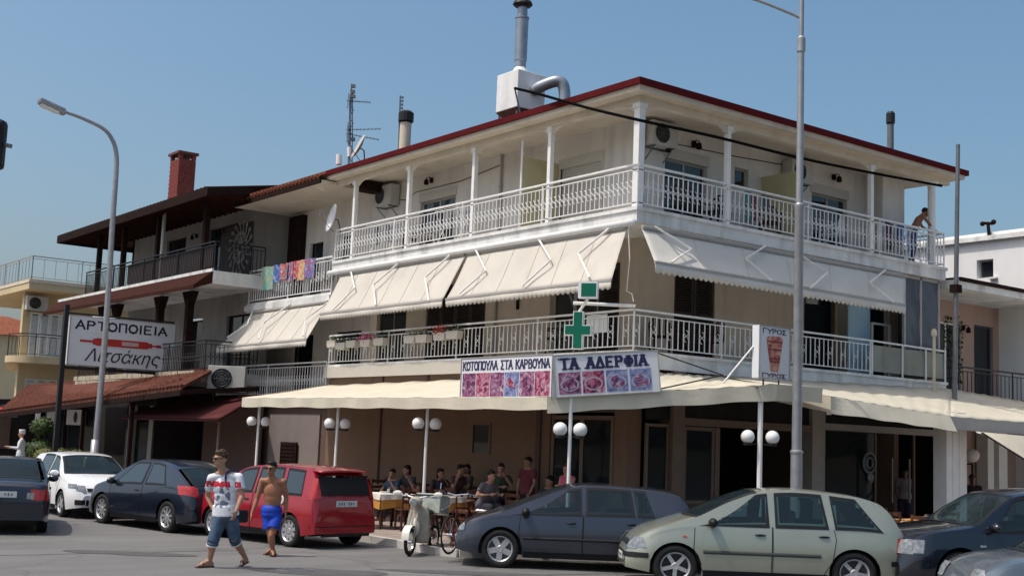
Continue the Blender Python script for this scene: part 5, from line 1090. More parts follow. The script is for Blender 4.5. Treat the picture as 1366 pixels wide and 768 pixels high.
# ------------------------------------------------------------------ cars
def pchip(pts):
    xs = [p[0] for p in pts]; ys = [p[1] for p in pts]; n = len(xs); h = [xs[i+1]-xs[i] for i in range(n-1)]; dl = [(ys[i+1]-ys[i])/h[i] for i in range(n-1)]
    m = [dl[0]]+[0 if dl[i-1]*dl[i] <= 0 else 2*dl[i-1]*dl[i]/(dl[i-1]+dl[i]) for i in range(1, n-1)]+[dl[-1]]
    def f(x):
        if x <= xs[0]: return ys[0]
        if x >= xs[-1]: return ys[-1]
        i = 0
        while xs[i+1] < x: i += 1
        t = (x-xs[i])/h[i]; return (2*t**3-3*t**2+1)*ys[i]+(t**3-2*t**2+t)*h[i]*m[i]+(-2*t**3+3*t**2)*ys[i+1]+(t**3-t**2)*h[i]*m[i+1]
    return f
def car(label, loc, heading, S, pm, group='parked cars', interior=True, plate=(1,1)):
    """S: L, W, top [(x,z)..] silhouette from rear to front, belt [(x,z)..], fw, rw (wheel centres), r, wins, wsh, rwin, nose, tail"""
    d = Vector(heading); rz = math.atan2(d.y, d.x); t = thing('parked_car', label, 'car', loc, rz, group)
    L = S['L']; Wd = S['W']/2; top = pchip(S['top']); bl = pchip(S['belt']); xr, xf_ = -L/2, L/2; r = S['r']; R = r+S.get('arch', .05); zc = r; lowz = S.get('low', .19); k = S.get('tum', .36)
    fwx, rwx = S['fw'], S['rw']; ne = S.get('round', .55); nc = S.get('nc', .26)
    def w(x):
        e = max(0, (abs(x)-(L/2-ne))/ne); return Wd*(1-(nc if x > 0 else S.get('rc', .16))*e**2.6)
    def low(x):
        z = lowz+max(0, (abs(x)-(L/2-.5)))*.16
        for xw in (fwx, rwx):
            if abs(x-xw) < R: z = max(z, zc+math.sqrt(R*R-(x-xw)**2))
        return z
    def T(x): return top(x)
    def Bz(x): return min(bl(x), T(x)-.05)
    def prof(t): return .945+.055*math.sin(PI*min(1, max(0, t*.95+.08)))-(0.02*max(0, t-.75)*4*.5)
    def side(x, z):
        B_ = Bz(x)
        if z <= B_: return w(x)*prof((z-lowz)/(B_-lowz))
        return w(x)*prof(1)-(z-B_)*k
    # stations
    xs = set()
    n = 84
    for i in range(n+1): xs.add(round(xr+L*i/n, 4))
    for xw in (fwx, rwx):
        for s_ in (-1, 1): xs.add(round(xw+s_*R, 4)); xs.add(round(xw+s_*(R+.001), 4)); xs.add(round(xw+s_*R*.985, 4))
    for e_ in (.005,.015,.03,.05,.08): xs.add(round(xf_-e_, 4)); xs.add(round(xr+e_, 4))
    xs = sorted(xs); NL, NG, NT = 9, 7, 6
    def section(x):
        lo = low(x); B_ = Bz(x); T_ = T(x); p = []
        endr = 0
        for i in range(NL+1): z = lo+(B_-lo)*i/NL; p.append((side(x, z), z))
        ze = T_-min(.045, (T_-B_)*.5)
        for i in range(1, NG+1): z = B_+(ze-B_)*i/NG; p.append((side(x, z), z))
        yr = p[-1][0]
        for i in range(1, NT+1):
            u = i/NT; y = yr*(1-u) if i > 1 else yr*.93; z = ze+(T_-ze)*(1-(1-u)**2.6); p.append((y, z))
        return p
    secs = [section(x) for x in xs]; NP = len(secs[0]); cw = MB(); cw.cur = 0
    def inside_any(x, z):
        for (a0, a1, b0, b1) in S['wins']:
            B_ = Bz(x); tz = T(x)-.085
            v = (z-(B_+.02))/max(.01, tz-B_-.02)
            if v < .05 or v > .95 or tz-B_ < .05: continue
            if a0+(b0-a0)*v+.03 < x < a1+(b1-a1)*v-.04: return True
        return False
    for sgn in (1, -1):
        vs = [(x, sgn*p[0], p[1]) for x, s_ in zip(xs, secs) for p in s_]; fs = []
        for i in range(len(xs)-1):
            for j in range(NP-1):
                xm = (xs[i]+xs[i+1])/2
                if NL <= j < NL+NG and inside_any(xm, (secs[i][j][1]+secs[i+1][j+1][1])/2): continue
                if j >= NL+NG+1:
                    if S['wsh'][0]-.02 < xm < S['wsh'][1]+.0: continue
                    if S['rwin'] and S['rwin'][0] < xm < S['rwin'][1]: continue
                a = i*NP+j; q = (a, a+NP, a+NP+1, a+1); fs.append(q[::-1] if sgn > 0 else q)
        cw.add(vs, fs)
    # end caps
    for i, sg in ((0, -1), (len(xs)-1, 1)):
        x = xs[i]; ring = [(x, p[0], p[1]) for p in secs[i]]+[(x, -p[0], p[1]) for p in reversed(secs[i][:-1])]
        cw.add(ring, [tuple(range(len(ring))) if sg > 0 else tuple(reversed(range(len(ring))))])
    body = cw.build('body', pm, t, smooth=True, auto=32)
    for p_ in body.data.polygons: pass
    # underbody and arches
    ub = MB(); ub.box((xr+.25,-Wd+.22,lowz+.02), (xf_-.25,Wd-.22,.42)); ub.build('underbody', M['black'], t)
    for xw in (fwx, rwx):
        for sgn in (1, -1):
            ar = MB(); n_ = 16; pts = []
            for i in range(n_+1):
                a = PI*i/n_; pts.append((xw+R*math.cos(a), zc+R*math.sin(a)))
            yo = sgn*(w(xw)*.955); yi = sgn*(Wd-.42); vs = [(px, yo, pz) for px, pz in pts]+[(px, yi, pz) for px, pz in pts]+[(xw, yi, zc)]
            fs = [(i, i+1, n_+2+i, n_+1+i) for i in range(n_)]+[(n_+1+i, n_+2+i, 2*n_+2) for i in range(n_)]; ar.add(vs, fs); ar.build('wheel_arch', M['black'], t)
    # wheels
    wy = Wd-.12; tw = .2
    def wheel_mesh():
        a = MB(); a.lathe((0,0,0), [(r*.68,-tw/2),(r*.9,-tw/2),(r*.985,-tw*.42),(r,-tw*.3),(r,tw*.3),(r*.985,tw*.42),(r*.9,tw/2),(r*.68,tw/2),(r*.66,tw*.3),(r*.66,-tw*.3)], 28, (0,1,0), False); tm = a.mesh('tyre', M['rubber'], True)
        b = MB(); b.lathe((0,0,0), [(r*.69,tw*.47),(r*.66,tw*.49),(r*.60,tw*.38),(r*.58,.0)], 28, (0,1,0), False); b.lathe((0,0,0), [(.0,tw*.42),(.05,tw*.44),(.065,tw*.38),(.07,tw*.2)], 12, (0,1,0), False)
        ns = S.get('spokes', 5)
        for i in range(ns):
            a_ = 2*PI*i/ns+.3; u = Vector((math.cos(a_),0,math.sin(a_))); v = Vector((-math.sin(a_),0,math.cos(a_)))
            b.obox(u*(r*.34)+Vector((0,tw*.36,0)), u*(r*.28), v*(S.get('spw', .1)*r), Vector((0,tw*.05,0)))
        rm = b.mesh('rim', M['rim']); c = MB(); c.lathe((0,0,0), [(0,tw*.12),(r*.6,tw*.12)], 20, (0,1,0)); dk = c.mesh('brake_disc', M['steel_dark']); return tm, rm, dk
    tm, rm, dk = wheel_mesh()
    for xw in (fwx, rwx):
        for sgn in (1, -1):
            o = bpy.data.objects.new('wheel', tm); COL.objects.link(o); o.parent = t; o.location = (xw, sgn*wy, r); o.rotation_euler = (0, .4*xw, 0 if sgn > 0 else PI)
            for nm, me in (('rim', rm), ('brake_disc', dk)): q = bpy.data.objects.new(nm, me); COL.objects.link(q); q.parent = o
    # glazing
    def patch(fn, name, m, nu=14, nv=8, par=None, edge=None, flip=False):
        o = MB().grid(fn, nu, nv, flip).build(name, m, par or t, smooth=True); return o
    def framed(fn, name, nu=14, nv=8, e=.05, flip=False):
        o = patch(fn, name, M['glass_car'], nu, nv, flip=flip); b = MB(); N = 12; loop = [(i/N, 0) for i in range(N)]+[(1, i/N) for i in range(N)]+[(1-i/N, 1) for i in range(N)]+[(0, 1-i/N) for i in range(N)]
        inn = [fn(.5+(u-.5)*(1-e*1.3), .5+(v-.5)*(1-e*2.6)) for u, v in loop]; outp = []
        for (u, v), p in zip(loop, inn):
            q = fn(.5+(u-.5)*(1+e*.8), .5+(v-.5)*(1+e*1.6)); outp.append(q)
        cen = fn(.5,.5); no = (fn(.6,.5)-cen).cross(fn(.5,.6)-cen).normalized(); no = no if no.dot(cen-Vector((0,0,.9))) > 0 else -no
        inn = [p_+no*.004 for p_ in inn]; outp = [p_+no*.002 for p_ in outp]; nn = len(loop); b.add(inn+outp, [(i, (i+1) % nn, nn+(i+1) % nn, nn+i) for i in range(nn)]); b.build('window_seal', M['black'], o); return o
    for (a0, a1, b0, b1) in S['wins']:
        for sgn in (1, -1):
            def fn(u, v, sgn=sgn):
                x = (a0+(a1-a0)*u)*(1-v)+(b0+(b1-b0)*u)*v; B_ = Bz(x); z = B_+.015+(T(x)-.08-B_-.015)*v; return Vector((x, sgn*(side(x, z)+.004), z))
            framed(fn, 'side_window', flip=(sgn < 0))
    def tops(x, u, off=.004):
        s_ = section(x); yr = s_[NL+NG][0]; y = yr*.955*(2*u-1); f_ = 1-abs(y)/yr; ze = s_[NL+NG][1]; z = ze+(T(x)-ze)*(1-(1-f_)**2.6); return Vector((x, y, z+off))
    a, b_ = S['wsh']
    framed(lambda u, v: tops(b_+(a-b_)*v+S.get('wbow', .08)*(1-(2*u-1)**2)*(1-v), u, .006), 'windscreen', e=.03)
    if S['rwin']:
        a, b_ = S['rwin']; framed(lambda u, v: tops(a+(b_-a)*v, .07+.86*u, .006), 'rear_window', e=.03, flip=True)
    # seams, mouldings, handles
    def spath(pts, off=.002, n_=10):
        o = []
        for (x0, z0), (x1, z1) in zip(pts, pts[1:]):
            for i in range(n_): u = i/n_; x = x0+(x1-x0)*u; z = z0+(z1-z0)*u; o.append((x, z))
        o.append(pts[-1]); return o
    for sgn in (1, -1):
        for pts in S['seams']:
            f = MB(); f.path([(x, sgn*(side(x, z)+.0005), z) for x, z in spath(pts)], .006, 4); f.build('door_seam', M['black'], t)
        for (x, z) in S['handles']: f = MB(); f.ell((x, sgn*(side(x, z)+.012), z), (.085,.02,.018), 10, 6); f.build('door_handle', S.get('hm', M['black']), t, smooth=True)
        if S.get('mould'):
            x0, x1, z0, h = S['mould']; f = MB(); f.grid(lambda u, v: Vector((x0+(x1-x0)*u, sgn*(side(x0+(x1-x0)*u, z0+h*v)+.012*math.sin(PI*min(1,max(0,v)))+.004), z0+h*v)), 24, 4, sgn < 0); f.build('side_moulding', S.get('mm', M['black']), t, smooth=True)
        mx, mz = S['mirror']; f = MB(); y = side(mx, mz); f.ell((mx, sgn*(y+.11), mz), (.07,.11,.075), 12, 8); f.bar((mx-.02, sgn*(y-.01), mz-.05), (mx, sgn*(y+.08), mz-.03), .04); f.build('wing_mirror', S.get('mirm', pm), t, smooth=True)
        f = MB(); x0, x1 = rwx+R+.02, fwx-R-.02; f.grid(lambda u, v: Vector((x0+(x1-x0)*u, sgn*(side(x0+(x1-x0)*u, lowz+.09*v)+.012), lowz-.01+.1*v)), 20, 2, sgn < 0); f.build('sill', S.get('sillm', pm), t, smooth=True)
    # lamps on the ends: wrap patches over the corner
    def endx(y, z, fr):
        lo_, hi = L/2-.75, L/2
        for _ in range(22):
            m_ = (lo_+hi)/2; yy = min(abs(y), side(lo_ if fr else -lo_, z)-.004) if False else abs(y)
            if side(m_ if fr else -m_, z) > yy and T(m_ if fr else -m_) > z: lo_ = m_
            else: hi = m_
        return lo_ if fr else -lo_
    def endpatch(name, m, y0, y1, z0, z1, fr, off=.008, skew=0, mirror=True, nu=10, nv=6, z0b=None, z1b=None, par=None, wrap=.16):
        for sgn in ((1, -1) if mirror else (1,)):
            def fn(u, v):
                y = y0+(y1-y0)*u; za = z0+((z0b if z0b is not None else z0)-z0)*u; zb_ = z1+((z1b if z1b is not None else z1)-z1)*u; z = za+(zb_-za)*v
                x = endx(y, z, fr); lim = L/2-wrap
                if abs(x) < lim: x = lim if fr else -lim; y = side(x, z)
                return Vector((x+(off if fr else -off), sgn*(y+off*.6*(1 if y > Wd*.55 else 0)), z))
            o = MB().grid(fn, nu, nv, (sgn < 0) ^ (not fr)).build(name, m, par or t, smooth=True)
        return o
    def sidepatch(name, m, pts, off=.008, nu=10, nv=6):
        """pts: (x0b,x1b,x0t,x1t,z0,z1)"""
        for sgn in (1, -1):
            x0b, x1b, x0t, x1t, z0, z1 = pts
            MB().grid(lambda u, v: Vector(((x0b+(x1b-x0b)*u)*(1-v)+(x0t+(x1t-x0t)*u)*v, sgn*(side((x0b+(x1b-x0b)*u)*(1-v)+(x0t+(x1t-x0t)*u)*v, z0+(z1-z0)*v)+off), z0+(z1-z0)*v)), nu, nv, sgn < 0).build(name, m, t, smooth=True)
    for a in S.get('ends', []): endpatch(*a[:6], a[6], **(a[7] if len(a) > 7 else {}))
    for a in S.get('sides', []): sidepatch(*a)
    def plates(fr, z, on):
        if not on: return
        x = endx(0, z, fr)+(.012 if fr else -.012); f = MB(); f.obox((x,0,z), (.006,0,0), (0,.26,0), (0,0,.057)); pl = f.build('number_plate', M['plate'], t)
        g = MB(); rnd = random.Random(len(label))
        for i in range(7):
            if i == 3: continue
            yy = -.17+.058*i; g.obox((x+(.007 if fr else -.007), yy, z), (.0015,0,0), (0,.014,0), (0,0,.028 if rnd.random() > .3 else .02))
        g.build('plate_marks', M['steel_dark'], pl)
    plates(True, S.get('fpz', .42), plate[0]); plates(False, S.get('rpz', .75), plate[1])
    if interior:
        for yy in (.36, -.36):
            f = MB(); x = S.get('seat', 0); zt_ = T(x)-.2; f.obox((x,yy,.5), (.25,0,0), (0,.24,0), (0,0,.1)); f.obox((x-.26,yy,.82), (.06,0,.0), (0,.23,0), (-.07,0,.27)); f.obox((x-.36,yy,1.17 if zt_ > 1.1 else 1.05), (.05,0,0), (0,.13,0), (0,0,.09)); f.build('seat', M['seat_cloth'], t, bevel=.04)
        f = MB(); x = S.get('seat', 0)-.9; f.obox((x,0,.5), (.25,0,0), (0,.6,0), (0,0,.1)); f.obox((x-.25,0,.8), (.06,0,0), (0,.6,0), (-.05,0,.25)); f.build('rear_bench', M['seat_cloth'], t, bevel=.04)
        f = MB(); x = S.get('seat', 0)+.68; f.obox((x+.15,0,.82), (.2,0,0), (0,.66,0), (0,0,.1)); f.build('dashboard', M['black'], t, bevel=.03)
        MB().ring((x-.12,.36,.92), .18, .016, (-.9,0,.45), 20, 6).build('steering_wheel', M['black'], t)
        MB().box((xr+.5,-Wd+.2,.3), (xf_-.9,Wd-.2,.34)).build('cabin_floor', M['dark_in'], t)
    return t
M['seat_cloth'] = mat('seat_cloth', (.06,.062,.07), .9, .15, 6)
P_dark = paint('dark_blue_paint', (.035,.042,.06), .45); P_silver = paint('pale_green_silver_paint', (.34,.36,.29), .5, .3); P_black = paint('black_blue_paint', (.006,.009,.018), .2, .22)
P_red = paint('red_paint', (.34,.006,.018), .25); P_navy = paint('navy_paint', (.008,.014,.028), .3); P_white = paint('white_paint_car', (.78,.79,.78), .0); P_sedan = paint('dark_navy_paint', (.006,.010,.024), .3); P_grey = paint('grey_blue_paint', (.14,.17,.2), .5)
hd = -R0
def place(px, py, depth, z=0.0): p = dep(px, py, depth); return Vector((p.x, p.y, z))
def on_ground(xl, front_px, front_py, head, S, side_sign=1):
    """car origin so that its front near wheel touches the ground at the pixel"""
    g = at(front_px, front_py, 'z', 0); h = Vector(head).normalized(); left = Vector((-h.y, h.x, 0)); return g-h*xl-left*(side_sign*(S['W']/2-.05))
# golf-class hatch
S = dict(L=4.2, W=1.76, r=.32, fw=1.33, rw=-1.25, low=.2, tum=.40,
 top=[(-2.1,.62),(-2.07,.84),(-1.98,.99),(-1.80,1.25),(-1.68,1.35),(-1.2,1.42),(-.3,1.455),(.1,1.425),(.7,1.225),(1.2,1.02),(1.4,.95),(1.8,.82),(2.03,.66),(2.1,.5)],
 belt=[(-2.1,.60),(-1.98,.90),(-1.2,.93),(.5,.90),(1.1,.88),(1.5,.84),(1.85,.72),(2.1,.46)],
 wins=[(-.02,1.12,-.02,.22),(-.93,-.12,-.86,-.12),(-1.27,-.99,-1.12,-.92)], wsh=(.18,1.30), rwin=(-1.94,-1.72),
 seams=[[(-.06,.93),(-.04,.26),(.95,.26),(1.03,.6),(1.0,.9)], [(-.07,.93),(-.06,.26),(-.75,.26),(-.92,.45),(-1.02,.75),(-1.1,.93)]], handles=[(.14,.79),(-.88,.81)], mould=(-.8,.95,.49,.045), mirror=(.92,.95), mirm=M['black'], seat=-.1,
 ends=[('headlamp',M['lamp_glass'],.45,.80,.60,.74,True,dict(z1b=.78)),('grille',M['black'],0,.42,.58,.70,True),('air_intake',M['black'],0,.6,.28,.42,True),('tail_lamp',M['tail_red'],.45,.82,.72,.92,False)], spw=.15, round=.5)
g_loc = on_ground(1.33, 666, 757, hd, S)
car('dark blue hatchback parked behind the pale green car, its near side facing the street', g_loc, hd, S, P_dark)
# MPV
S = dict(L=4.2, W=1.75, r=.33, fw=1.38, rw=-1.25, low=.2, tum=.34,
 top=[(-2.1,.62),(-2.07,.88),(-1.98,1.02),(-1.80,1.33),(-1.62,1.47),(-1.2,1.56),(-.4,1.615),(.1,1.575),(.55,1.42),(1.05,1.16),(1.38,1.04),(1.8,.88),(2.03,.68),(2.1,.52)],
 belt=[(-2.1,.60),(-1.98,.93),(-1.2,1.0),(.5,.985),(1.1,.965),(1.5,.90),(1.85,.74),(2.1,.46)],
 wins=[(.02,1.0,.02,.22),(-.86,-.10,-.78,-.10),(-1.66,-.98,-1.30,-.92)], wsh=(.18,1.08), rwin=(-1.95,-1.66),
 seams=[[(-.04,1.0),(-.02,.26),(.98,.26),(1.12,.62),(1.1,.95)], [(-.05,1.0),(-.04,.26),(-.78,.26),(-.92,.5),(-.98,.85),(-.95,1.0)]], handles=[(.14,.87),(-.80,.88)], mould=(-.75,.98,.545,.06), mm=M['mould'] if 'mould' in M else mat('dark_green_moulding', (.05,.06,.055), .5), mirror=(.85,1.04), mirm=M['black'], seat=-.05,
 ends=[('headlamp',M['lamp_glass'],.5,.82,.58,.76,True,dict(z1b=.80)),('grille',M['black'],0,.45,.62,.70,True),('bumper_strip',M['black'],0,.86,.44,.52,True),('tail_lamp',M['tail_red'],.55,.86,.66,.90,False),('bumper_strip',M['black'],0,.86,.46,.54,False)],
 sides=[('bumper_strip',M['black'],(1.78,2.02,1.78,2.02,.445,.525)),('headlamp',M['lamp_glass'],(1.80,2.02,1.86,1.98,.60,.76)),('tail_lamp',M['tail_red'],(-2.04,-1.86,-2.02,-1.9,.66,.9)),('bumper_strip',M['black'],(-2.05,-1.78,-2.05,-1.78,.46,.54)),('indicator',M['ink_red'],(1.22,1.28,1.22,1.28,.79,.815))], spw=.09, spokes=5, hm=M['black'], round=.5)
p = dep(907, 757, 19.1); h = hd; left = Vector((-h.y, h.x, 0)); s_loc = Vector((p.x,p.y,0))-h*1.38-left*(S['W']/2-.02)
car('pale green metallic people carrier double-parked in front of the dark blue hatchback', s_loc, hd, S, P_silver).scale = (1.05, 1, .965)
# SUV
S = dict(L=4.6, W=1.85, r=.36, fw=1.42, rw=-1.3, low=.24, tum=.34, arch=.07,
 top=[(-2.3,.7),(-2.26,1.0),(-2.1,1.3),(-1.9,1.58),(-1.5,1.66),(-.3,1.70),(.3,1.63),(.72,1.42),(1.15,1.14),(1.6,1.07),(2.05,.97),(2.23,.8),(2.3,.55)],
 belt=[(-2.3,.68),(-2.1,1.0),(-1.2,1.05),(.5,1.02),(1.15,1.0),(1.6,.98),(2.05,.88),(2.3,.50)],
 wins=[(.0,1.02,.0,.42),(-.98,-.1,-.9,-.1),(-1.75,-1.12,-1.6,-1.05)], wsh=(.42,1.14), rwin=(-2.06,-1.92),
 seams=[[(-.06,1.02),(-.04,.34),(.95,.34),(1.02,.7),(1.0,1.0)]], handles=[(.12,.9),(-.85,.9)], mirror=(.86,1.1), seat=.0,
 ends=[('headlamp',M['lamp_glass'],.50,.86,.66,.86,True,dict(z1b=.90)),('grille',M['black'],0,.44,.62,.80,True),('air_intake',M['black'],0,.6,.30,.46,True),('tail_lamp',M['tail_red'],.6,.9,.8,1.1,False)],
 sides=[('headlamp',M['lamp_glass'],(2.02,2.22,1.98,2.16,.68,.88)),('indicator',M['lamp_glass'],(1.0,1.1,1.0,1.1,.80,.83))], spw=.12, spokes=6, round=.6)
suvh = Vector((-1,.52,0)).normalized()
p = dep(1282, 780, 18.9); left = Vector((-suvh.y, suvh.x, 0)); car('black off-roader at the right edge with a bright headlamp, behind the pale green car', Vector((p.x,p.y,0))-suvh*1.42-left*.9, suvh, S, P_black)
# red small people carrier, seen from behind
S = dict(L=3.8, W=1.68, r=.30, fw=1.16, rw=-1.22, low=.2, tum=.33,
 top=[(-1.9,.62),(-1.88,.90),(-1.80,1.16),(-1.68,1.40),(-1.5,1.49),(-.6,1.53),(.3,1.47),(.8,1.26),(1.2,1.04),(1.5,.93),(1.75,.78),(1.9,.55)],
 belt=[(-1.9,.60),(-1.8,.96),(-1.0,.96),(.5,.93),(1.1,.9),(1.5,.82),(1.9,.48)],
 wins=[(.0,1.0,.0,.5),(-.85,-.1,-.8,-.1),(-1.5,-.98,-1.42,-.92)], wsh=(.5,1.22), rwin=(-1.85,-1.74),
 seams=[[(-.05,.95),(-.04,.26),(.9,.26),(1.0,.9)], [(-.06,.95),(-.05,.26),(-.75,.26),(-.92,.5),(-.95,.95)]], handles=[(.12,.82),(-.75,.83)], mirror=(.85,1.0), seat=.0,
 ends=[('tail_lamp',M['tail_red'],.60,.80,.92,1.30,False,dict(z0b=.92)),('rear_glass',M['black'],0,.60,.98,1.36,False,dict(off=.012)),('headlamp',M['lamp_glass'],.45,.78,.62,.80,True),('chrome_strip',M['tail_red'],0,.62,.66,.68,False,dict(off=.014)),('bumper_seam',M['black'],0,.8,.40,.415,False,dict(off=.01)),('lower_valance',M['black'],0,.6,.22,.28,False,dict(off=.01))],
 sides=[('tail_lamp',M['tail_red'],(-1.86,-1.72,-1.80,-1.70,.95,1.3))], spw=.12, spokes=9, rpz=.83, rc=.10, round=.4)
rh = Vector((-.20,1,0)).normalized(); g = at(384,729,'z',0); left = Vector((-rh.y, rh.x, 0)); red = car('red small people carrier seen from behind with alloy wheels, parked by the terrace', g+rh*1.22-left*(.80), rh, S, P_red)
MB().grid(lambda u, v: Vector((-1.60-.24*v, (-.62+1.24*u), 1.492-.04*v-.03*(2*u-1)**2)), 10, 4).build('roof_spoiler', P_red, red, smooth=True).modifiers.new('t', 'SOLIDIFY').thickness = .03
f = MB(); f.lathe((-1.62,.0,.0), [(0,0)], 3) if False else None
MB().lathe((-.98+.0,.845,.86), [(.0,.0),(.075,.0),(.085,-.01)], 18, (0,1,0)).build('fuel_flap', M['plate'], red)
# navy three-door hatch
S2_ = dict(L=4.2, W=1.75, r=.32, fw=1.28, rw=-1.32, low=.19, tum=.42,
 top=[(-2.1,.58),(-2.07,.80),(-1.98,.95),(-1.5,1.22),(-1.15,1.36),(-.5,1.46),(.1,1.46),(.65,1.28),(1.2,1.0),(1.6,.88),(1.95,.7),(2.1,.5)],
 belt=[(-2.1,.56),(-1.98,.90),(-1.2,.94),(.5,.90),(1.2,.86),(1.6,.80),(2.1,.44)],
 wins=[(-.25,1.0,-.25,.32),(-1.15,-.37,-.85,-.37)], wsh=(.3,1.2), rwin=(-1.93,-1.3),
 seams=[[(-.3,.92),(-.3,.26),(.9,.26),(1.0,.9)]], handles=[(-.1,.80)], mirror=(.85,.95), seat=-.05,
 ends=[('tail_lamp',M['tail_red'],.60,.86,.74,.94,False,dict(z0b=.80,z1b=.99)),('headlamp',M['lamp_glass'],.45,.8,.6,.78,True),('bumper_strip',M['black'],0,.8,.48,.50,False,dict(off=.01))],
 sides=[('tail_lamp',M['tail_red'],(-2.06,-1.72,-2.02,-1.60,.79,.97))], spw=.07, spokes=9, rpz=.66, round=.5)
nh = Vector((-.17,1,0)).normalized(); g = at(221,710,'z',0); left = Vector((-nh.y, nh.x, 0)); car('navy three-door hatchback with bright red tail lamps, parked left of the red car', g+nh*1.32-left*.83, nh, S2_, P_navy)
# white hatch facing the camera
S3 = dict(L=3.97, W=1.68, r=.30, fw=1.20, rw=-1.25, low=.18, tum=.38,
 top=[(-1.98,.6),(-1.95,.85),(-1.85,1.0),(-1.6,1.30),(-1.3,1.42),(-.4,1.465),(.2,1.43),(.6,1.27),(1.05,1.02),(1.45,.92),(1.75,.80),(1.92,.66),(1.98,.55)],
 belt=[(-1.98,.58),(-1.85,.90),(-1.2,.93),(.5,.90),(1.05,.88),(1.45,.83),(1.75,.71),(1.98,.48)],
 wins=[(.0,.95,.0,.35),(-.95,-.1,-.85,-.1)], wsh=(.34,1.07), rwin=(-1.82,-1.5),
 seams=[[(-.05,.92),(-.04,.26),(.85,.26),(.95,.88)], [(-.06,.92),(-.05,.26),(-.7,.26),(-.95,.6),(-1.0,.92)]], handles=[(.12,.8),(-.8,.81)], mirror=(.72,.98), seat=-.05,
 ends=[('headlamp',M['lamp_glass'],.48,.80,.60,.74,True,dict(z1b=.80,z0b=.66)),('grille',M['black'],0,.46,.62,.69,True,dict(off=.010)),('air_intake',M['black'],0,.48,.30,.43,True,dict(off=.010)),('fog_lamp',M['black'],.5,.70,.32,.43,True,dict(off=.010)),('tail_lamp',M['tail_red'],.5,.8,.75,.95,False)],
 sides=[('headlamp',M['lamp_glass'],(1.62,1.86,1.56,1.80,.68,.78))], spw=.12, spokes=5, fpz=.50, round=.6, nc=.30)
wh = Vector((-.02,-1,0)).normalized(); g = at(81,689,'z',0); left = Vector((-wh.y, wh.x, 0)); car('white hatchback facing the camera beside the navy car', g-wh*1.20+left*.78, wh, S3, P_white)
# dark saloon driving away at the left edge
S4 = dict(L=4.4, W=1.73, r=.31, fw=1.3, rw=-1.3, low=.2, tum=.40,
 top=[(-2.2,.62),(-2.17,.90),(-2.05,.99),(-1.55,1.04),(-1.1,1.28),(-.7,1.40),(-.1,1.43),(.4,1.38),(.9,1.15),(1.2,1.0),(1.7,.92),(2.05,.78),(2.2,.55)],
 belt=[(-2.2,.60),(-2.05,.92),(-1.2,.95),(.5,.91),(1.2,.88),(1.7,.84),(2.2,.48)],
 wins=[(-.1,1.0,-.1,.45),(-1.1,-.2,-.8,-.2)], wsh=(.42,1.22), rwin=(-1.5,-.80),
 seams=[[(-.15,.92),(-.14,.26),(.85,.26),(.95,.9)]], handles=[(.05,.8),(-.8,.82)], mirror=(.85,.96), seat=.1,
 ends=[('tail_lamp',M['tail_red'],.50,.84,.66,.86,False),('reverse_lamp',M['lamp_glass'],.44,.56,.68,.80,False,dict(off=.014)),('boot_seam',M['black'],0,.84,.60,.607,False,dict(off=.01)),('headlamp',M['lamp_glass'],.45,.8,.6,.78,True)],
 sides=[('tail_lamp',M['tail_red'],(-2.17,-2.02,-2.15,-2.05,.66,.86))], spw=.1, spokes=7, rpz=.76, rc=.12, round=.4, nc=.2)
dh = Vector((.30,.95,0)).normalized(); g = at(56,709,'z',0); left = Vector((-dh.y, dh.x, 0)); car('dark navy saloon seen from behind, cut by the left edge', g+dh*1.3+left*(.76), dh, S4, P_sedan, group=None)
# grey car corner, bottom right: only its windscreen corner and mirror show
gh = Vector((-.79,.61,0)).normalized(); p = dep(1370, 750, 16.9); left = Vector((-gh.y, gh.x, 0))
car('grey car cut by the lower right corner, showing a white wing mirror', Vector((p.x,p.y,0))-gh*.85+left*.95, gh, {**S4,'mirm':M['white_plastic']}, P_grey, group=None)
# ------------------------------------------------------------------ people
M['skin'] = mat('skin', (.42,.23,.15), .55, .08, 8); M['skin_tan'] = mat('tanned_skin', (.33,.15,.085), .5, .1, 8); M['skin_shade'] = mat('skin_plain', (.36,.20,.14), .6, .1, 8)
M['hair'] = mat('dark_hair', (.012,.009,.007), .6, .3, 30); M['hair_brown'] = mat('brown_hair', (.05,.028,.015), .6, .3, 30)
def remeshed(mb, name, m, parent, vox, smooth=2, org=None):
    """fuse overlapping solids into one continuous skin"""
    me = mb.mesh('tmp', m, False, org if org is not None else base_of(parent)); o = bpy.data.objects.new('tmp', me); COL.objects.link(o)
    r = o.modifiers.new('r', 'REMESH'); r.mode = 'VOXEL'; r.voxel_size = vox; s = o.modifiers.new('s', 'SMOOTH'); s.factor = .5; s.iterations = smooth
    bpy.context.view_layer.update(); ev = o.evaluated_get(bpy.context.evaluated_depsgraph_get()); me2 = bpy.data.meshes.new_from_object(ev); bpy.data.objects.remove(o)
    me2.name = name; me2.materials.clear(); me2.materials.append(m); me2.polygons.foreach_set('use_smooth', [True]*len(me2.polygons)); me2.polygons.foreach_set('material_index', [0]*len(me2.polygons))
    o = bpy.data.objects.new(name, me2); COL.objects.link(o); o.parent = parent; return o
def cap(mb, p, q, r1, r2, n=12, flat=False):
    p = Vector(p); q = Vector(q); mb.tube(p, q, r1, r2, n)
    if not flat: mb.ell(p, r1, n, 8); mb.ell(q, r2, n, 8)
def limb(mb, a, b, r0, rm, r1, t=.35):
    m = Vector(a).lerp(Vector(b), t); cap(mb, a, m, r0, rm); cap(mb, m, b, rm, r1)
def frame_rot(u, f):
    """columns: side, forward, up"""
    u = Vector(u).normalized(); s = Vector(f).cross(u).normalized(); f = u.cross(s); return Matrix((s, f, u)).transposed()
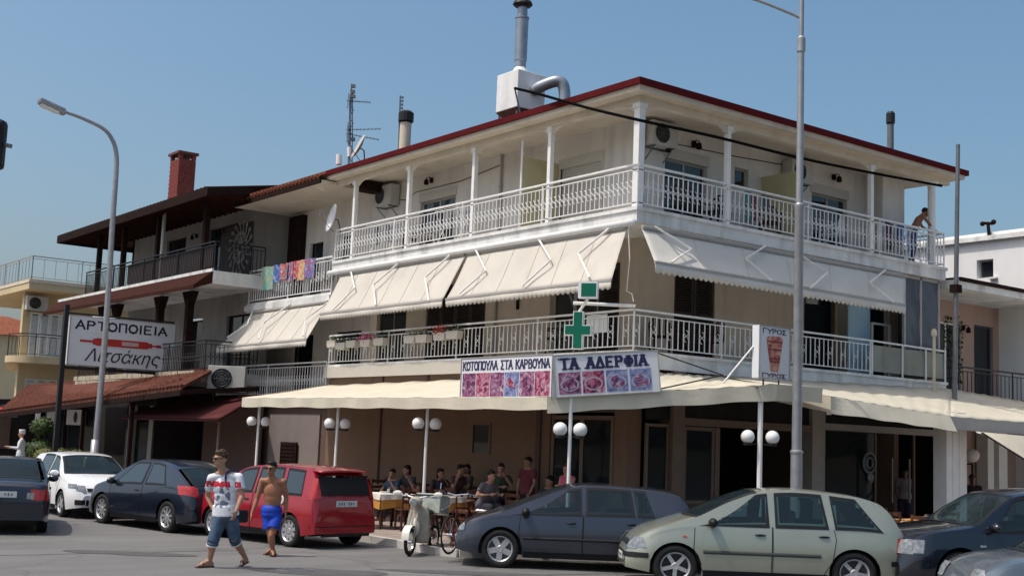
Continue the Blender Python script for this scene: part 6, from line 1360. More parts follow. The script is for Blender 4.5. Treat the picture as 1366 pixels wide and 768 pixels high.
def hand(mb, wrist, d, palm_n, s=1, curl=.5, thumb=1):
    """palm, four unequal fingers with bends, thumb from the side"""
    d = Vector(d).normalized(); pn = Vector(palm_n); pn = (pn-d*pn.dot(d)).normalized(); side = d.cross(pn)*thumb; w = Vector(wrist)
    mb.ell(w+d*.045*s, (.036*s,.018*s,.05*s), 10, 8, Matrix((side, pn, d)).transposed())
    for k, L in enumerate((.07,.078,.073,.058)):
        b0 = w+d*.085*s+side*((1.5-k)*.019*s); a = curl*(.5+.12*k); m1 = b0+(d*math.cos(a)+pn*math.sin(a))*L*.45*s; m2 = m1+(d*math.cos(a*2.1)+pn*math.sin(a*2.1))*L*.32*s; m3 = m2+(d*math.cos(a*2.9)+pn*math.sin(a*2.9))*L*.25*s
        cap(mb, b0-d*.02*s, m1, .0098*s, .0092*s, 8); cap(mb, m1, m2, .0092*s, .0085*s, 8); cap(mb, m2, m3, .0085*s, .007*s, 8)
    b0 = w+d*.03*s+side*.03*s; m1 = b0+(side*.75+d*.6+pn*.25).normalized()*.035*s; m2 = m1+(side*.25+d*.85+pn*.35).normalized()*.032*s; cap(mb, b0, m1, .013*s, .011*s, 8); cap(mb, m1, m2, .011*s, .008*s, 8)
def person(label, J, skin, hair, vox=.011, fine=True, clothes=(), group=None, hat=None, glasses=False, hairlen=0, feet='sandal', gaze=None, scale=1.0, female=False):
    """J: world joints. head neck chest pelvis, shL elL waL shR elR waR, hipL knL anL toL hipR knR anR toR; fwd = facing"""
    J = {k: Vector(v) for k, v in J.items()}; s = scale
    for sd in 'LR': g0 = min(J['toL'].z, J['toR'].z) if not fine else 0; J['to'+sd].z = max(J['to'+sd].z, g0+.035); J['an'+sd].z = max(J['an'+sd].z, g0+.10)
    base = Vector((J['pelvis'].x, J['pelvis'].y, min(J['toL'].z, J['toR'].z)-.02)); t = thing('person', label, 'person', base, 0, group, True)
    fwd = J['fwd'].normalized(); b = MB(); shd = (J['shL']-J['shR']).normalized(); up = (J['neck']-J['pelvis']).normalized(); Rm = Matrix((shd, up.cross(shd)*-1, up)).transposed(); Rm = Matrix((shd, shd.cross(up)*-1, up)).transposed()
    ch = J['chest']; pv = J['pelvis']; wa = ch.lerp(pv, .55)
    b.ell(ch+up*.03*s, (.160*s,.100*s,.17*s), 18, 12, Rm); b.ell(ch-up*.08*s, (.150*s,.098*s,.17*s), 18, 12, Rm); b.ell(wa, (.132*s,.092*s,.15*s), 18, 12, Rm); b.ell(pv, (.158*s,.11*s,.13*s), 18, 12, Rm); b.ell(pv-up*.06*s-fwd*.03*s, (.15*s,.115*s,.10*s), 18, 12, Rm)
    for sd in 'LR': cap(b, J['neck'].lerp(ch, .22), J['sh'+sd], .055*s, .056*s); cap(b, J['neck']+up*.01*s, J['sh'+sd]-up*.01*s, .05*s, .042*s)
    hd_ = J['head']; cap(b, J['neck']-up*.03*s, hd_-ZU*.05*s, .058*s, .052*s); gz = (gaze or J.get('gz') or fwd); Rh = frame_rot(ZU*1+(hd_-J['neck'])*1.5, gz)
    b.ell(hd_+Rh @ Vector((0,-.012*s,.025*s)), (.074*s,.095*s,.098*s), 18, 14, Rh); b.ell(hd_+Rh @ Vector((0,.022*s,-.045*s)), (.056*s,.066*s,.075*s), 16, 12, Rh)
    b.ell(hd_+Rh @ Vector((0,.045*s,-.098*s)), (.028*s,.028*s,.022*s), 10, 8, Rh)
    cap(b, hd_+Rh @ Vector((0,.083*s,.022*s)), hd_+Rh @ Vector((0,.108*s,-.02*s)), .010*s, .014*s, 8)
    for e in (-1, 1): b.ell(hd_+Rh @ Vector((e*.075*s,-.008*s,-.01*s)), (.010*s,.02*s,.032*s), 8, 6, Rh); b.ell(hd_+Rh @ Vector((e*.03*s,.078*s,.034*s)), (.024*s,.014*s,.009*s), 8, 6, Rh)
    b.ell(hd_+Rh @ Vector((0,.082*s,-.055*s)), (.026*s,.014*s,.010*s), 8, 6, Rh)
    for sd in 'LR':
        limb(b, J['sh'+sd], J['el'+sd], .052*s, .047*s, .036*s); limb(b, J['el'+sd], J['wa'+sd], .038*s, .038*s, .025*s, .3)
        limb(b, J['hip'+sd], J['kn'+sd], .088*s, .080*s, .053*s); limb(b, J['kn'+sd], J['an'+sd], .053*s, .058*s, .036*s, .3)
        an = J['an'+sd]; to = J['to'+sd]; dv = (to-an); dv.z *= 1; heel = an-Vector((dv.x,dv.y,0)).normalized()*.04*s+Vector((0,0,-.055*s)) if (to.z-an.z) > -.13*s else an+(an-J['kn'+sd]).normalized()*.06*s
        cap(b, heel, an, .032*s, .036*s); cap(b, heel, to, .033*s, .024*s); cap(b, an, to.lerp(an, .35), .036*s, .030*s)
        hv = J.get('ha'+sd); dd_ = (hv-J['wa'+sd]) if hv is not None else (J['wa'+sd]-J['el'+sd]); inw = (pv-J['wa'+sd]); inw.z = 0
        if fine: hand(b, J['wa'+sd], dd_, inw.normalized()+fwd*.3, s, .45, 1 if (dd_.normalized().cross(inw)).dot(fwd) > 0 else -1)
        else: hand(b, J['wa'+sd], dd_, inw.normalized()+fwd*.3, s*1.05, .3, 1 if (dd_.normalized().cross(inw)).dot(fwd) > 0 else -1)
    body = remeshed(b, 'body', skin, t, vox, 5 if fine else 2)
    # eyes, brows, mouth
    e_ = MB()
    for e in (-1, 1): e_.ell(hd_+Rh @ Vector((e*.030*s,.084*s,.014*s)), (.013*s,.008*s,.007*s), 8, 6, Rh)
    e_.build('eyes', M['black'], t, smooth=True); e_ = MB(); e_.ell(hd_+Rh @ Vector((0,.092*s,-.057*s)), (.022*s,.006*s,.005*s), 8, 6, Rh); e_.build('mouth', mat('lips', (.25,.08,.07), .5) if fine else M['ink_maroon'], t, smooth=True)
    if glasses:
        g = MB()
        for e in (-1, 1): g.ell(hd_+Rh @ Vector((e*.032*s,.098*s,.016*s)), (.027*s,.008*s,.02*s), 12, 8, Rh); g.path([hd_+Rh @ Vector((e*.058*s,.088*s,.02*s)), hd_+Rh @ Vector((e*.078*s,0,.015*s))], .004*s, 4)
        g.path([hd_+Rh @ Vector((-.01*s,.104*s,.02*s)), hd_+Rh @ Vector((.01*s,.104*s,.02*s))], .004*s, 4); g.build('sunglasses', M['black'], t, smooth=True)
    h = MB()
    if hat is None:
        h.ell(hd_+Rh @ Vector((0,-.026*s,.048*s)), (.080*s,.094*s,.086*s), 16, 12, Rh)
        h.ell(hd_+Rh @ Vector((0,.03*s,.100*s)), (.058*s,.05*s,.03*s), 12, 8, Rh)
        if hairlen: h.ell(hd_+Rh @ Vector((0,-.06*s,-.03*s-hairlen*.5)), (.078*s,.05*s,.09*s+hairlen*.6), 14, 10, Rh)
        rnd = random.Random(5)
        for i in range(40): d = Vector((rnd.gauss(0,1), rnd.gauss(-.3,1), abs(rnd.gauss(.4,1)))).normalized(); h.ell(hd_+Rh @ Vector((d.x*.078*s, d.y*.092*s-.02*s, d.z*.09*s+.045*s)), .014*s, 6, 5)
        remeshed(h, 'hair', hair, t, vox*.9, 1)
    else:
        h.ell(hd_+Rh @ Vector((0,-.02*s,.05*s)), (.088*s,.10*s,.085*s), 14, 10, Rh); h.tube(hd_+Rh @ Vector((0,-.01*s,.045*s)), hd_+Rh @ Vector((0,-.01*s,.15*s)), .088*s, .10*s, 14); remeshed(h, 'cap', hat, t, vox, 1)
    for kind, m in clothes:
        c = MB(); g = .014*s
        if kind in ('tshirt', 'vest', 'shirt'):
            c.ell(ch+up*.035*s, (.175*s+g,.112*s+g,.165*s), 18, 12, Rm); c.ell(ch-up*.08*s, (.155*s+g,.106*s+g,.17*s), 18, 12, Rm); c.ell(wa, (.150*s+g,.102*s+g,.15*s), 18, 12, Rm)
            c.ell(pv+up*.05*s, (.158*s+g,.115*s+g,.12*s), 18, 12, Rm)
            n_ = 24; lo_c = pv-up*.05*s; hi_c = pv+up*.10*s; vs = [q+Rm @ Vector((rx*math.cos(2*PI*i/n_), ry*math.sin(2*PI*i/n_), 0)) for q, rx, ry in ((lo_c,.178*s+g,.132*s+g),(hi_c,.165*s+g,.115*s+g)) for i in range(n_)]
            c.add(vs, [(i, (i+1) % n_, n_+(i+1) % n_, n_+i) for i in range(n_)]+[tuple(range(n_-1,-1,-1)), tuple(range(n_, 2*n_))])
            for sd in 'LR':
                cap(c, J['neck'].lerp(ch, .18), J['sh'+sd], .056*s, .058*s)
                if kind == 'tshirt': e = J['sh'+sd].lerp(J['el'+sd], .62); c.ell(J['sh'+sd], .060*s, 12, 8); c.tube(J['sh'+sd], e, .060*s, .064*s, 14)
                if kind == 'shirt': e = J['el'+sd]; c.ell(J['sh'+sd], .066*s, 12, 8); c.tube(J['sh'+sd], e, .064*s, .05*s, 14); cap(c, e, J['wa'+sd].lerp(e, .08), .05*s, .036*s)
        if kind in ('shorts', 'jeans', 'trousers', 'swim'):
            c.ell(pv-up*.0*s, (.170*s+g,.125*s+g,.12*s), 18, 12, Rm); c.ell(pv-up*.06*s, (.165*s+g,.13*s+g,.10*s), 18, 12, Rm)
            for sd in 'LR':
                k = {'shorts': 1.02, 'jeans': 1.0, 'swim': .66, 'trousers': 1.0}[kind]; e = J['hip'+sd].lerp(J['kn'+sd], min(k, 1)); c.ell(J['hip'+sd], .10*s, 12, 8); c.tube(J['hip'+sd], e, .103*s, (.083 if kind != 'swim' else .108)*s, 16)
                if kind in ('trousers',): cap(c, J['kn'+sd], J['an'+sd]+(J['kn'+sd]-J['an'+sd])*.05, .075*s, .06*s)
                if kind == 'jeans': e2 = J['kn'+sd].lerp(J['an'+sd], .16); c.tube(e, e2, .083*s, .082*s, 16)
        if kind == 'skirt':
            c.ell(pv, (.175*s,.13*s,.12*s), 16, 10, Rm); cap(c, J['hipL'], J['knL'], .11*s, .10*s); cap(c, J['hipR'], J['knR'], .11*s, .10*s)
        o = remeshed(c, {'tshirt':'t_shirt','vest':'vest','shirt':'shirt','shorts':'shorts','jeans':'denim_shorts','trousers':'trousers','swim':'swim_shorts','skirt':'skirt'}[kind], m, t, vox, 2)
        if kind == 'jeans':
            for sd in 'LR':
                a = J['kn'+sd].lerp(J['an'+sd], .13); b_ = J['kn'+sd].lerp(J['an'+sd], .19); MB().tube(a, b_, .085*s, .086*s, 18).build('turned_cuff', M['white_cloth'], o)
    if feet == 'sandal':
        for sd in 'LR':
            an = J['an'+sd]; to = J['to'+sd]; dv = (to-an); hor = Vector((dv.x,dv.y,0)).normalized(); flat = dv.z > -.13
            f = MB(); a = (an-hor*.07+Vector((0,0,-.088))) if flat else an+(an-J['kn'+sd]).normalized()*.085; e = to+hor*.035-ZU*.028 if flat else to+(to-a).normalized()*.03
            f.bar(a, e, .085, .018, ZU if flat else hor); q = a.lerp(e, .66); sdv = (e-a).normalized().cross(ZU).normalized(); upv = sdv.cross((e-a).normalized())
            f.path([q-sdv*.045, q-sdv*.03+upv*.055, q+upv*.068, q+sdv*.03+upv*.055, q+sdv*.045], .010, 5); f.build('flip_flop', M['sandal'], t)
    return t
M['sandal'] = mat('sandal_rubber', (.05,.03,.03), .7, .2)
def shirt_print():
    m = mat('white_printed_shirt', (.70,.73,.78), .9, .06, 3, bump=.3, bscale=6); n = m.node_tree.nodes; l = m.node_tree.links; b = n['Principled BSDF']; src = b.inputs['Base Color'].links[0].from_socket
    tc = n.new('ShaderNodeTexCoord'); sp = n.new('ShaderNodeSeparateXYZ'); l.new(tc.outputs['Generated'], sp.inputs[0])
    def band(sock, a, c, e=.02):
        r = n.new('ShaderNodeValToRGB'); r.color_ramp.interpolation = 'LINEAR'; el = r.color_ramp.elements; el[0].position = a-e; el[0].color = (0,0,0,1); el[1].position = a; el[1].color = (1,1,1,1); x = el.new(c); x.color = (1,1,1,1); x = el.new(c+e); x.color = (0,0,0,1); l.new(sock, r.inputs[0]); return r.outputs[0]
    nz = n.new('ShaderNodeTexNoise'); nz.inputs['Scale'].default_value = 14; nz.inputs['Detail'].default_value = 4; l.new(tc.outputs['Object'], nz.inputs['Vector'])
    th = n.new('ShaderNodeMath'); th.operation = 'GREATER_THAN'; th.inputs[1].default_value = .52; l.new(nz.outputs['Fac'], th.inputs[0])
    th2 = n.new('ShaderNodeMath'); th2.operation = 'GREATER_THAN'; th2.inputs[1].default_value = .40; l.new(nz.outputs['Fac'], th2.inputs[0])
    front = n.new('ShaderNodeVectorMath'); front.operation = 'DOT_PRODUCT'; g = n.new('ShaderNodeNewGeometry'); front.inputs[1].default_value = tuple(M1F); l.new(g.outputs['Normal'], front.inputs[0]); fg = n.new('ShaderNodeMath'); fg.operation = 'GREATER_THAN'; fg.inputs[1].default_value = .35; l.new(front.outputs['Value'], fg.inputs[0])
    def mul(a, c): x = n.new('ShaderNodeMath'); x.operation = 'MULTIPLY'; l.new(a, x.inputs[0]); l.new(c, x.inputs[1]); return x.outputs[0]
    m1 = mul(mul(band(sp.outputs['Z'], .66, .77), th2.outputs[0]), fg.outputs[0]); m2 = mul(mul(band(sp.outputs['Z'], .18, .62, .06), th.outputs[0]), fg.outputs[0])
    a = n.new('ShaderNodeMix'); a.data_type = 'RGBA'; l.new(m2, a.inputs['Factor']); l.new(src, a.inputs['A']); a.inputs['B'].default_value = (.16,.19,.25,1)
    c = n.new('ShaderNodeMix'); c.data_type = 'RGBA'; l.new(m1, c.inputs['Factor']); l.new(a.outputs['Result'], c.inputs['A']); c.inputs['B'].default_value = (.45,.03,.05,1); l.new(c.outputs['Result'], b.inputs['Base Color']); return m
def PJ(d0, pts):
    """joints read at the photograph's spacing, each with its own distance (metres in front of or behind the figure's middle)"""
    return {k: dep(a, b_, d0+c) for k, (a, b_, c) in pts.items()}
# walker in white T-shirt
d1 = 19.35
J = PJ(d1, dict(head=(294,612,-.05), neck=(298,629,0), chest=(301,652,0), pelvis=(301,682,0), shR=(282,637,-.02), elR=(277,661,.16), waR=(285,680,.05), shL=(319,636,-.02), elL=(323,661,-.06), waL=(315,681,-.22), haL=(312,690,-.28),
  hipR=(294,690,-.04), knR=(284,722,-.10), anR=(279,756,-.06), toR=(264,763,-.22), hipL=(309,690,.02), knL=(313,719,.05), anL=(326,741,.30), toL=(323,756,.26)))
M1F = (-R0*.72-F0*.7).normalized(); J['fwd'] = M1F
M['shirt1'] = shirt_print(); M['denim'] = mat('washed_denim', (.075,.12,.19), .85, .55, 5, bump=.3, bscale=50)
p1 = person('man walking in white printed T-shirt, denim shorts and sunglasses, dark strap across his shoulder', J, M['skin'], M['hair_brown'], .0095, True, (('jeans', M['denim']), ('tshirt', M['shirt1'])), 'people crossing the road', glasses=True, scale=1.1)
f = MB(); ch = J['chest']; s0 = J['shL'].lerp(J['neck'], .42)+ZU*.055; nn = M1F
f.path(smooth_path([s0-nn*.16-ZU*.25, s0-nn*.10-ZU*.03, s0+ZU*.02, s0+nn*.12-ZU*.05, dep(314,655,d1)+nn*.145, dep(317,675,d1)+nn*.12, dep(322,690,d1)+nn*.05], 4), .016, 6); f.build('bag_strap', M['ink_navy'], p1)
bg = dep(323,688,d1+.12); f = MB(); f.obox(bg, M1F*.10, M1F.cross(ZU)*.04, ZU*.10); f.build('bag', M['black'], p1, bevel=.03)
# bare-chested walker in blue shorts
d2 = 21.55
J = PJ(d2, dict(head=(362,625,-.02), neck=(363,639,0), chest=(364,658,0), pelvis=(362,680,0), shR=(350,641,0), elR=(343,665,-.02), waR=(336,684,-.14), haR=(334,692,-.18), shL=(378,642,0), elL=(382,664,.08), waL=(381,684,.02),
  hipR=(357,686,0), knR=(361,715,-.08), anR=(363,742,.14), toR=(354,750,.02), hipL=(369,686,0), knL=(362,714,-.16), anL=(363,741,-.10), toL=(364,751,-.26)))
J['fwd'] = (-F0*.95-R0*.25).normalized(); M['blue_shorts'] = mat('bright_blue_shorts', (.015,.06,.48), .6, .5, 7)
person('bare-chested tanned man walking in bright blue swim shorts beside the red car', J, M['skin_tan'], M['hair'], .0095, True, (('swim', M['blue_shorts']),), 'people crossing the road', glasses=True, scale=1.05)
# templates for the others
def stand(loc, fwd, s=1.0, armL=(0,0), armR=(0,0), lean=0):
    f = Vector(fwd).normalized(); l = Vector((-f.y, f.x, 0)); o = Vector(loc); P_ = lambda a, b_, c: o+l*(a*s)+f*(b_*s)+ZU*(c*s)
    J = dict(head=P_(0,.02+lean*1.2,1.60-lean*.35), neck=P_(0,lean*.85,1.47-lean*.2), chest=P_(0,lean*.5,1.25-lean*.08), pelvis=P_(0,0,.95), hipL=P_(.09,0,.88), hipR=P_(-.09,0,.88), knL=P_(.10,.05,.48), knR=P_(-.10,-.03,.48), anL=P_(.11,0,.09), anR=P_(-.11,-.06,.09), toL=P_(.13,.17,.03), toR=P_(-.13,.10,.03))
    for sd, sg, (a, b_) in (('L', 1, armL), ('R', -1, armR)):
        sh = P_(sg*.18,lean*.75,1.41-lean*.17); el = sh+l*(sg*.06*s)+f*(.27*s*math.sin(a))-ZU*(.27*s*math.cos(a)); an_ = a+b_; w_ = el+f*(.25*s*math.sin(an_))-ZU*(.25*s*math.cos(an_))-l*(sg*.03*s); J['sh'+sd] = sh; J['el'+sd] = el; J['wa'+sd] = w_
    J['fwd'] = f; return J
def sit(loc, fwd, s=1.0, arm=1.2, lean=.08, k=0):
    rj = random.Random(k*7+3); lean += rj.uniform(-.06,.12)
    f = Vector(fwd).normalized(); l = Vector((-f.y, f.x, 0)); o = Vector(loc); P_ = lambda a, b_, c: o+l*(a*s)+f*(b_*s)+ZU*(c*s)
    J = dict(head=P_(0,.03+lean*1.2,1.18), neck=P_(0,lean,1.04), chest=P_(0,lean*.7,.84), pelvis=P_(0,-.02,.54), hipL=P_(.09,0,.52), hipR=P_(-.09,0,.52), knL=P_(.13,.43,.52), knR=P_(-.13,.43,.52), anL=P_(.13,.42,.09), anR=P_(-.13,.40,.09), toL=P_(.14,.56,.03), toR=P_(-.14,.54,.03))
    for sd, sg in (('L', 1), ('R', -1)):
        sh = P_(sg*.18,lean*.9,.99); el = P_(sg*(.22+rj.uniform(0,.08)),.16+rj.uniform(-.05,.08),.76); up_h = rj.random() < .3; w_ = P_(sg*.10,.24,1.0) if up_h else P_(sg*rj.uniform(.02,.2),.36+rj.uniform(-.04,.06),.79); J['sh'+sd] = sh; J['el'+sd] = el; J['wa'+sd] = w_
    J['head'] = J['head']+l*rj.uniform(-.05,.05); J['gz'] = (f+l*rj.uniform(-.9,.9)).normalized(); J['fwd'] = f; return J
def dark(n, c): return mat(n, c, .85, .15, 6)
# chef at the far left
p = at(27,660,'x',-4.6); p = dep(28,600,40.0); p.z = .12
person('chef in white cap and white jacket standing at the far left behind the dark saloon', stand((p.x,p.y,.12), -R0*.9-F0*.3, 1.02, (.3,1.4), (.2,1.5)), M['skin'], M['hair'], .02, False, (('trousers', dark('chef_trousers',(.5,.5,.5))), ('shirt', dark('chef_white',(.62,.62,.62)))), hat=dark('chef_cap',(.72,.72,.72)), feet=None)
# man leaning on the top balcony
p = at(1222,300,'y',.42); person('bare-chested man bending over the rail at the right end of the top balcony', stand((p.x-.05,.5,Z2), R0*.8-ZU*0+F0*.1, .98, (.7,.3), (.6,.3), .30), M['skin_tan'], M['hair'], .018, False, (('trousers', dark('blue_cloth',(.04,.07,.16))),), feet=None)
# standing in the restaurant
p = at(704,640,'x',-.6); p.z = .13; person('man in maroon shirt standing between the shaded terrace tables', stand((-.6,p.y,.13), -R0*.6-F0*.7, .97, (.2,.3), (.1,.2)), M['skin_shade'], M['hair'], .02, False, (('trousers', dark('dark_trousers',(.03,.03,.035))), ('tshirt', dark('maroon_shirt',(.16,.035,.045)))), feet=None)
p = at(757,640,'x',-1.1); person('woman in pink top turning beside the entrance', stand((-1.1,p.y,.13), -R0*.7-F0*.6, .92, (.5,1.3), (.1,.8)), M['skin'], M['hair_brown'], .02, False, (('trousers', dark('grey_trousers',(.08,.08,.09))), ('vest', dark('pink_top',(.50,.10,.16)))), hairlen=.04, feet=None)
p = at(1207,640,'y',1.2); person('waiter in pale shirt inside the open shop front on the right', stand((p.x,1.2,.14), -F0-R0*.3, .98, (.3,1.0), (.2,.8)), M['skin_shade'], M['hair'], .022, False, (('trousers', dark('dark_trousers2',(.06,.05,.09))), ('tshirt', dark('pale_shirt',(.42,.38,.42)))), feet=None)
p = at(1297,650,'y',-1.3); person('dark-haired person in dark clothes behind the white column', stand((p.x,-1.3,.13), -F0-R0*.4, .95, (.2,.5), (.2,.5)), M['skin_shade'], M['hair'], .022, False, (('trousers', dark('black_trousers',(.02,.02,.022))), ('tshirt', dark('black_top',(.03,.028,.03)))), feet=None)

# ------------------------------------------------------------------ terrace tables and chairs
def chair_proto():
    r = thing('chair', 'brown wooden terrace chair', 'chair', (0,0,0), 0, 'brown wooden terrace chairs'); m = M['chair_wood']
    MB().box((-.21,-.21,.43), (.21,.21,.46)).build('seat', m, r, bevel=.008)
    for x in (-.18,.18):
        for y in (-.18,.18): MB().box((x-.02,y-.02,0), (x+.02,y+.02,.43 if y > 0 else .46)).build('leg', m, r)
        MB().obox((x,-.215,.69), (.02,0,0), (0,.018,0), (0,-.03,.24)).build('back_post', m, r)
    for z in (.62,.74,.88): MB().obox((0,-.215-.03*(z-.69)/.24,z), (.16,0,0), (0,.01,0), (0,0,.035)).build('back_slat', m, r)
    return r
chp = chair_proto(); n_ch = [0]
def chair(x, y, rz, label, z=.13, mat_=None, group=None):
    c = chp if n_ch[0] == 0 else copy_tree(chp); n_ch[0] += 1; c.location = (x,y,z); c.rotation_euler = (0,0,rz); c['label'] = label; return c
def table(x, y, label, topc, skirt=None, rz=0, s=.42, group='terrace tables', clutter=True, z=.13):
    r = thing('table', label, 'table', (x,y,z), rz, group); MB().box((-s,-s,.71), (s,s,.745)).build('tabletop', M['chair_wood'], r)
    for a in (-1,1):
        for b_ in (-1,1): MB().box((a*(s-.06)-.025,b_*(s-.06)-.025,0), (a*(s-.06)+.025,b_*(s-.06)+.025,.71)).build('leg', M['chair_wood'], r)
    def cl_(half, z0, drop, m, nm):
        f = MB(); n_ = 24; f.add([(-half,-half,z0),(half,-half,z0),(half,half,z0),(-half,half,z0)], [(0,1,2,3)])
        for k, (ax, ay, bx, by) in enumerate(((-1,-1,1,-1),(1,-1,1,1),(1,1,-1,1),(-1,1,-1,-1))):
            nx, ny = (ay, -ax) if False else ((0,-1),(1,0),(0,1),(-1,0))[k]
            f.grid(lambda u, v: Vector((half*(ax+(bx-ax)*u)+nx*(.012*math.sin(u*19+k)*v+.02*v), half*(ay+(by-ay)*u)+ny*(.012*math.sin(u*19+k)*v+.02*v), z0-drop*v*(.9+.18*abs(2*u-1)))), 12, 3)
        f.build(nm, m, r, smooth=False)
    if skirt: cl_(s+.012, .75, .30, skirt, 'under_cloth')
    cl_(s+.018, .756, .12 if skirt else .2, topc, 'tablecloth'); rnd = random.Random(int(x*100)+int(y*10))
    if clutter:
        for k in range(3):
            px, py = rnd.uniform(-.25,.25), rnd.uniform(-.25,.25); f = MB(); kind = k % 3
            if kind == 0: f.lathe((0,0,0), [(.0,.0),(.035,.0),(.032,.12),(.03,.12),(.03,.01),(0,.01)], 10); o = f.build('glass_tumbler', M['glass_shop'], None, True); nm = 'drinking glass'
            elif kind == 1: f.lathe((0,0,0), [(0,0),(.07,.0),(.11,.02),(.11,.024),(.07,.01),(0,.008)], 14); o = f.build('plate', M['white_plastic'], None, True); nm = 'white plate'
            else: f.obox((0,0,.04), (.05,0,0), (0,.035,0), (0,0,.04)); f.obox((0,0,.095), (.03,0,0), (0,.004,0), (.0,0,.02)); o = f.build('napkin_holder', M['alu'], None); nm = 'napkin holder'
            c_, s_ = math.cos(rz), math.sin(rz); o.location = (x+px*c_-py*s_, y+px*s_+py*c_, z+.758); tag(o, nm+' on the '+label, nm.split()[-1], 'tableware on the terrace')
    return r
zt_ = .13+.76
T_ = [(517,657,'sunlit orange-skirted table beside the red car', M['white_cloth'], M['orange_cloth']), (602,661,'sunlit table by the second canopy post', M['white_cloth'], M['orange_cloth']),
      (560,644,'shaded table behind the sunlit ones', M['white_cloth'], M['orange_cloth']), (640,648,'shaded table before the seated diners', M['white_cloth'], None), (690,657,'table left of the maroon-shirted man', M['white_cloth'], None),
      (728,668,'table above the dark hatchback nose', M['white_cloth'], None), (478,645,'table at the far left', M['white_cloth'], M['orange_cloth'])]
T_ += [(505,642,'back-row table left of the leftmost diner',M['white_cloth'],M['orange_cloth']),(648,660,'dark-clothed table before the lone diner',M['white_cloth'],None),(590,650,'middle table between the two diner pairs',M['white_cloth'],M['orange_cloth'])]
ti = 0
for px, py, lab, a, b_ in T_:
    p = at(px, py, 'z', zt_); p.x = max(p.x, -3.6); table(p.x, p.y, lab, a, b_, .03*ti, .44); ti += 1
    for k, (dx, dy, rz) in enumerate(((-.72,0,-PI/2),(.72,0,PI/2),(0,-.74,0),(0,.74,PI))):
        if k == 0 and p.x < -2.9: continue
        chair(p.x+dx+random.uniform(-.06,.06), p.y+dy+random.uniform(-.06,.06), rz+random.uniform(-.25,.25), 'brown wooden chair on the '+('street','wall','near','far')[k]+' side of the '+lab)
for px, py, lab in ((1232,693,'orange-clothed table by the white column'),(1190,700,'orange-clothed table behind the pale green car')):
    p = at(px, py, 'z', zt_); table(p.x, p.y, lab, M['orange_cloth'], None, .1, .42)
    for k, (dx, dy, rz) in enumerate(((-.72,0,-PI/2),(.72,0,PI/2),(0,.74,PI))): chair(p.x+dx, p.y+dy, rz+random.uniform(-.2,.2), 'brown wooden chair on the '+('left','right','wall')[k]+' side of the '+lab)
# diners
cols = [(.05,.05,.06),(.06,.05,.07),(.10,.05,.06),(.07,.06,.06),(.05,.07,.05),(.04,.04,.05),(.12,.11,.13),(.05,.08,.12)]
for k, (px, py, x, lab) in enumerate(((550,627,-.9,'diner in dark top, leftmost of those seated behind the second canopy post'),(584,631,-.8,'dark-haired diner seated second from the left under the canopy'),(606,626,-.9,'diner in purple-grey top, third of those seated under the canopy'),(624,626,-.4,'diner with black hair close beside the one in purple-grey'),(667,625,-.9,'diner in dark green top seated alone left of the standing man'),(735,642,-.5,'seated diner half hidden between the standing man and the woman in pink'),(647,634,-1.7,'diner in grey top left of the one in dark green'),(528,632,-1.3,'diner in dark blue top at the left table behind the moped'))):
    p = at(px, py, 'x', x); person(lab, sit((x,p.y,p.z-1.18*.98-.0), -F0*.8+R0*(-.7,.5,.9,-.9,.2,-.4,.6,-.8)[k], .98, k=k+1), M['skin_shade'], M['hair'], .024, False, (('trousers', dark('diner_trousers',(.03,.03,.04))), ('tshirt', dark('diner_top', cols[k]))), 'seated diners', feet=None, hairlen=.05 if k in (0,1,3) else 0)
    chair(x+.02+.0, p.y, math.atan2((-F0*.8+R0*(-.7,.5,.9,-.9,.2,-.4,.6,-.8)[k]).y, (-F0*.8+R0*(-.7,.5,.9,-.9,.2,-.4,.6,-.8)[k]).x)-PI/2, 'chair of the '+lab.split(',')[0])

# ------------------------------------------------------------------ moped and bicycle
def wheel(mb_t, mb_r, c, ax, r, w, sp=10):
    mb_t.ring(c, r-w, w, ax, 26, 8); mb_r.ring(c, r-w*2.1, w*.5, ax, 26, 5); ax = Vector(ax).normalized(); a = ZU; b_ = ax.cross(a).normalized()
    for k in range(sp): d = a*math.cos(2*PI*k/sp)+b_*math.sin(2*PI*k/sp); mb_r.tube(c, c+d*(r-w*2), .004, n=4)
    mb_r.tube(c-ax*.05, c+ax*.05, .03, n=8)
g1 = at(546,741,'z',0); sh = (-F0*.95-R0*.30).normalized(); r_ = sh.cross(ZU); org = Vector((g1.x,g1.y,0)); sc_ = thing('moped', 'old beige moped with white leg shield and a plastic-wrapped box on its rack', 'moped', org, 0, None, True)
def L_(a, b_, c): return org+sh*a+r_*b_+ZU*c
M['moped'] = mat('moped_beige', (.36,.32,.25), .5, .15, 6); M['mop_white'] = mat('moped_white', (.66,.65,.58), .4, .1, 6); M['bag'] = food_mat('wrapped_box_cover', [(.20,.25,.21),(.34,.38,.32),(.42,.44,.38),(.52,.52,.47)], 3, 2)
t_ = MB(); rr = MB(); wheel(t_, rr, L_(0,0,.25), r_, .25, .035); t_.build('tyre', M['rubber'], sc_, smooth=True); rr.build('wheel_rim', M['chrome'], sc_)
t_ = MB(); rr = MB(); wheel(t_, rr, L_(-1.2,0,.25), r_, .25, .035); t_.build('tyre', M['rubber'], sc_, smooth=True); rr.build('wheel_rim', M['chrome'], sc_)
f = MB(); 
for s_ in (-1,1): f.path([L_(0,s_*.07,.28), L_(-.06,s_*.07,.55), L_(-.16,s_*.06,.8)], .022, 6)
f.build('fork', M['moped'], sc_)
f = MB(); f.grid(lambda u, v: L_(.26*math.cos(PI*(.0+.75*u))*1.0-.0, (v-.5)*.14, .25+.30*math.sin(PI*(.05+.75*u))), 14, 4); f.build('mudguard', M['mop_white'], sc_, smooth=True)
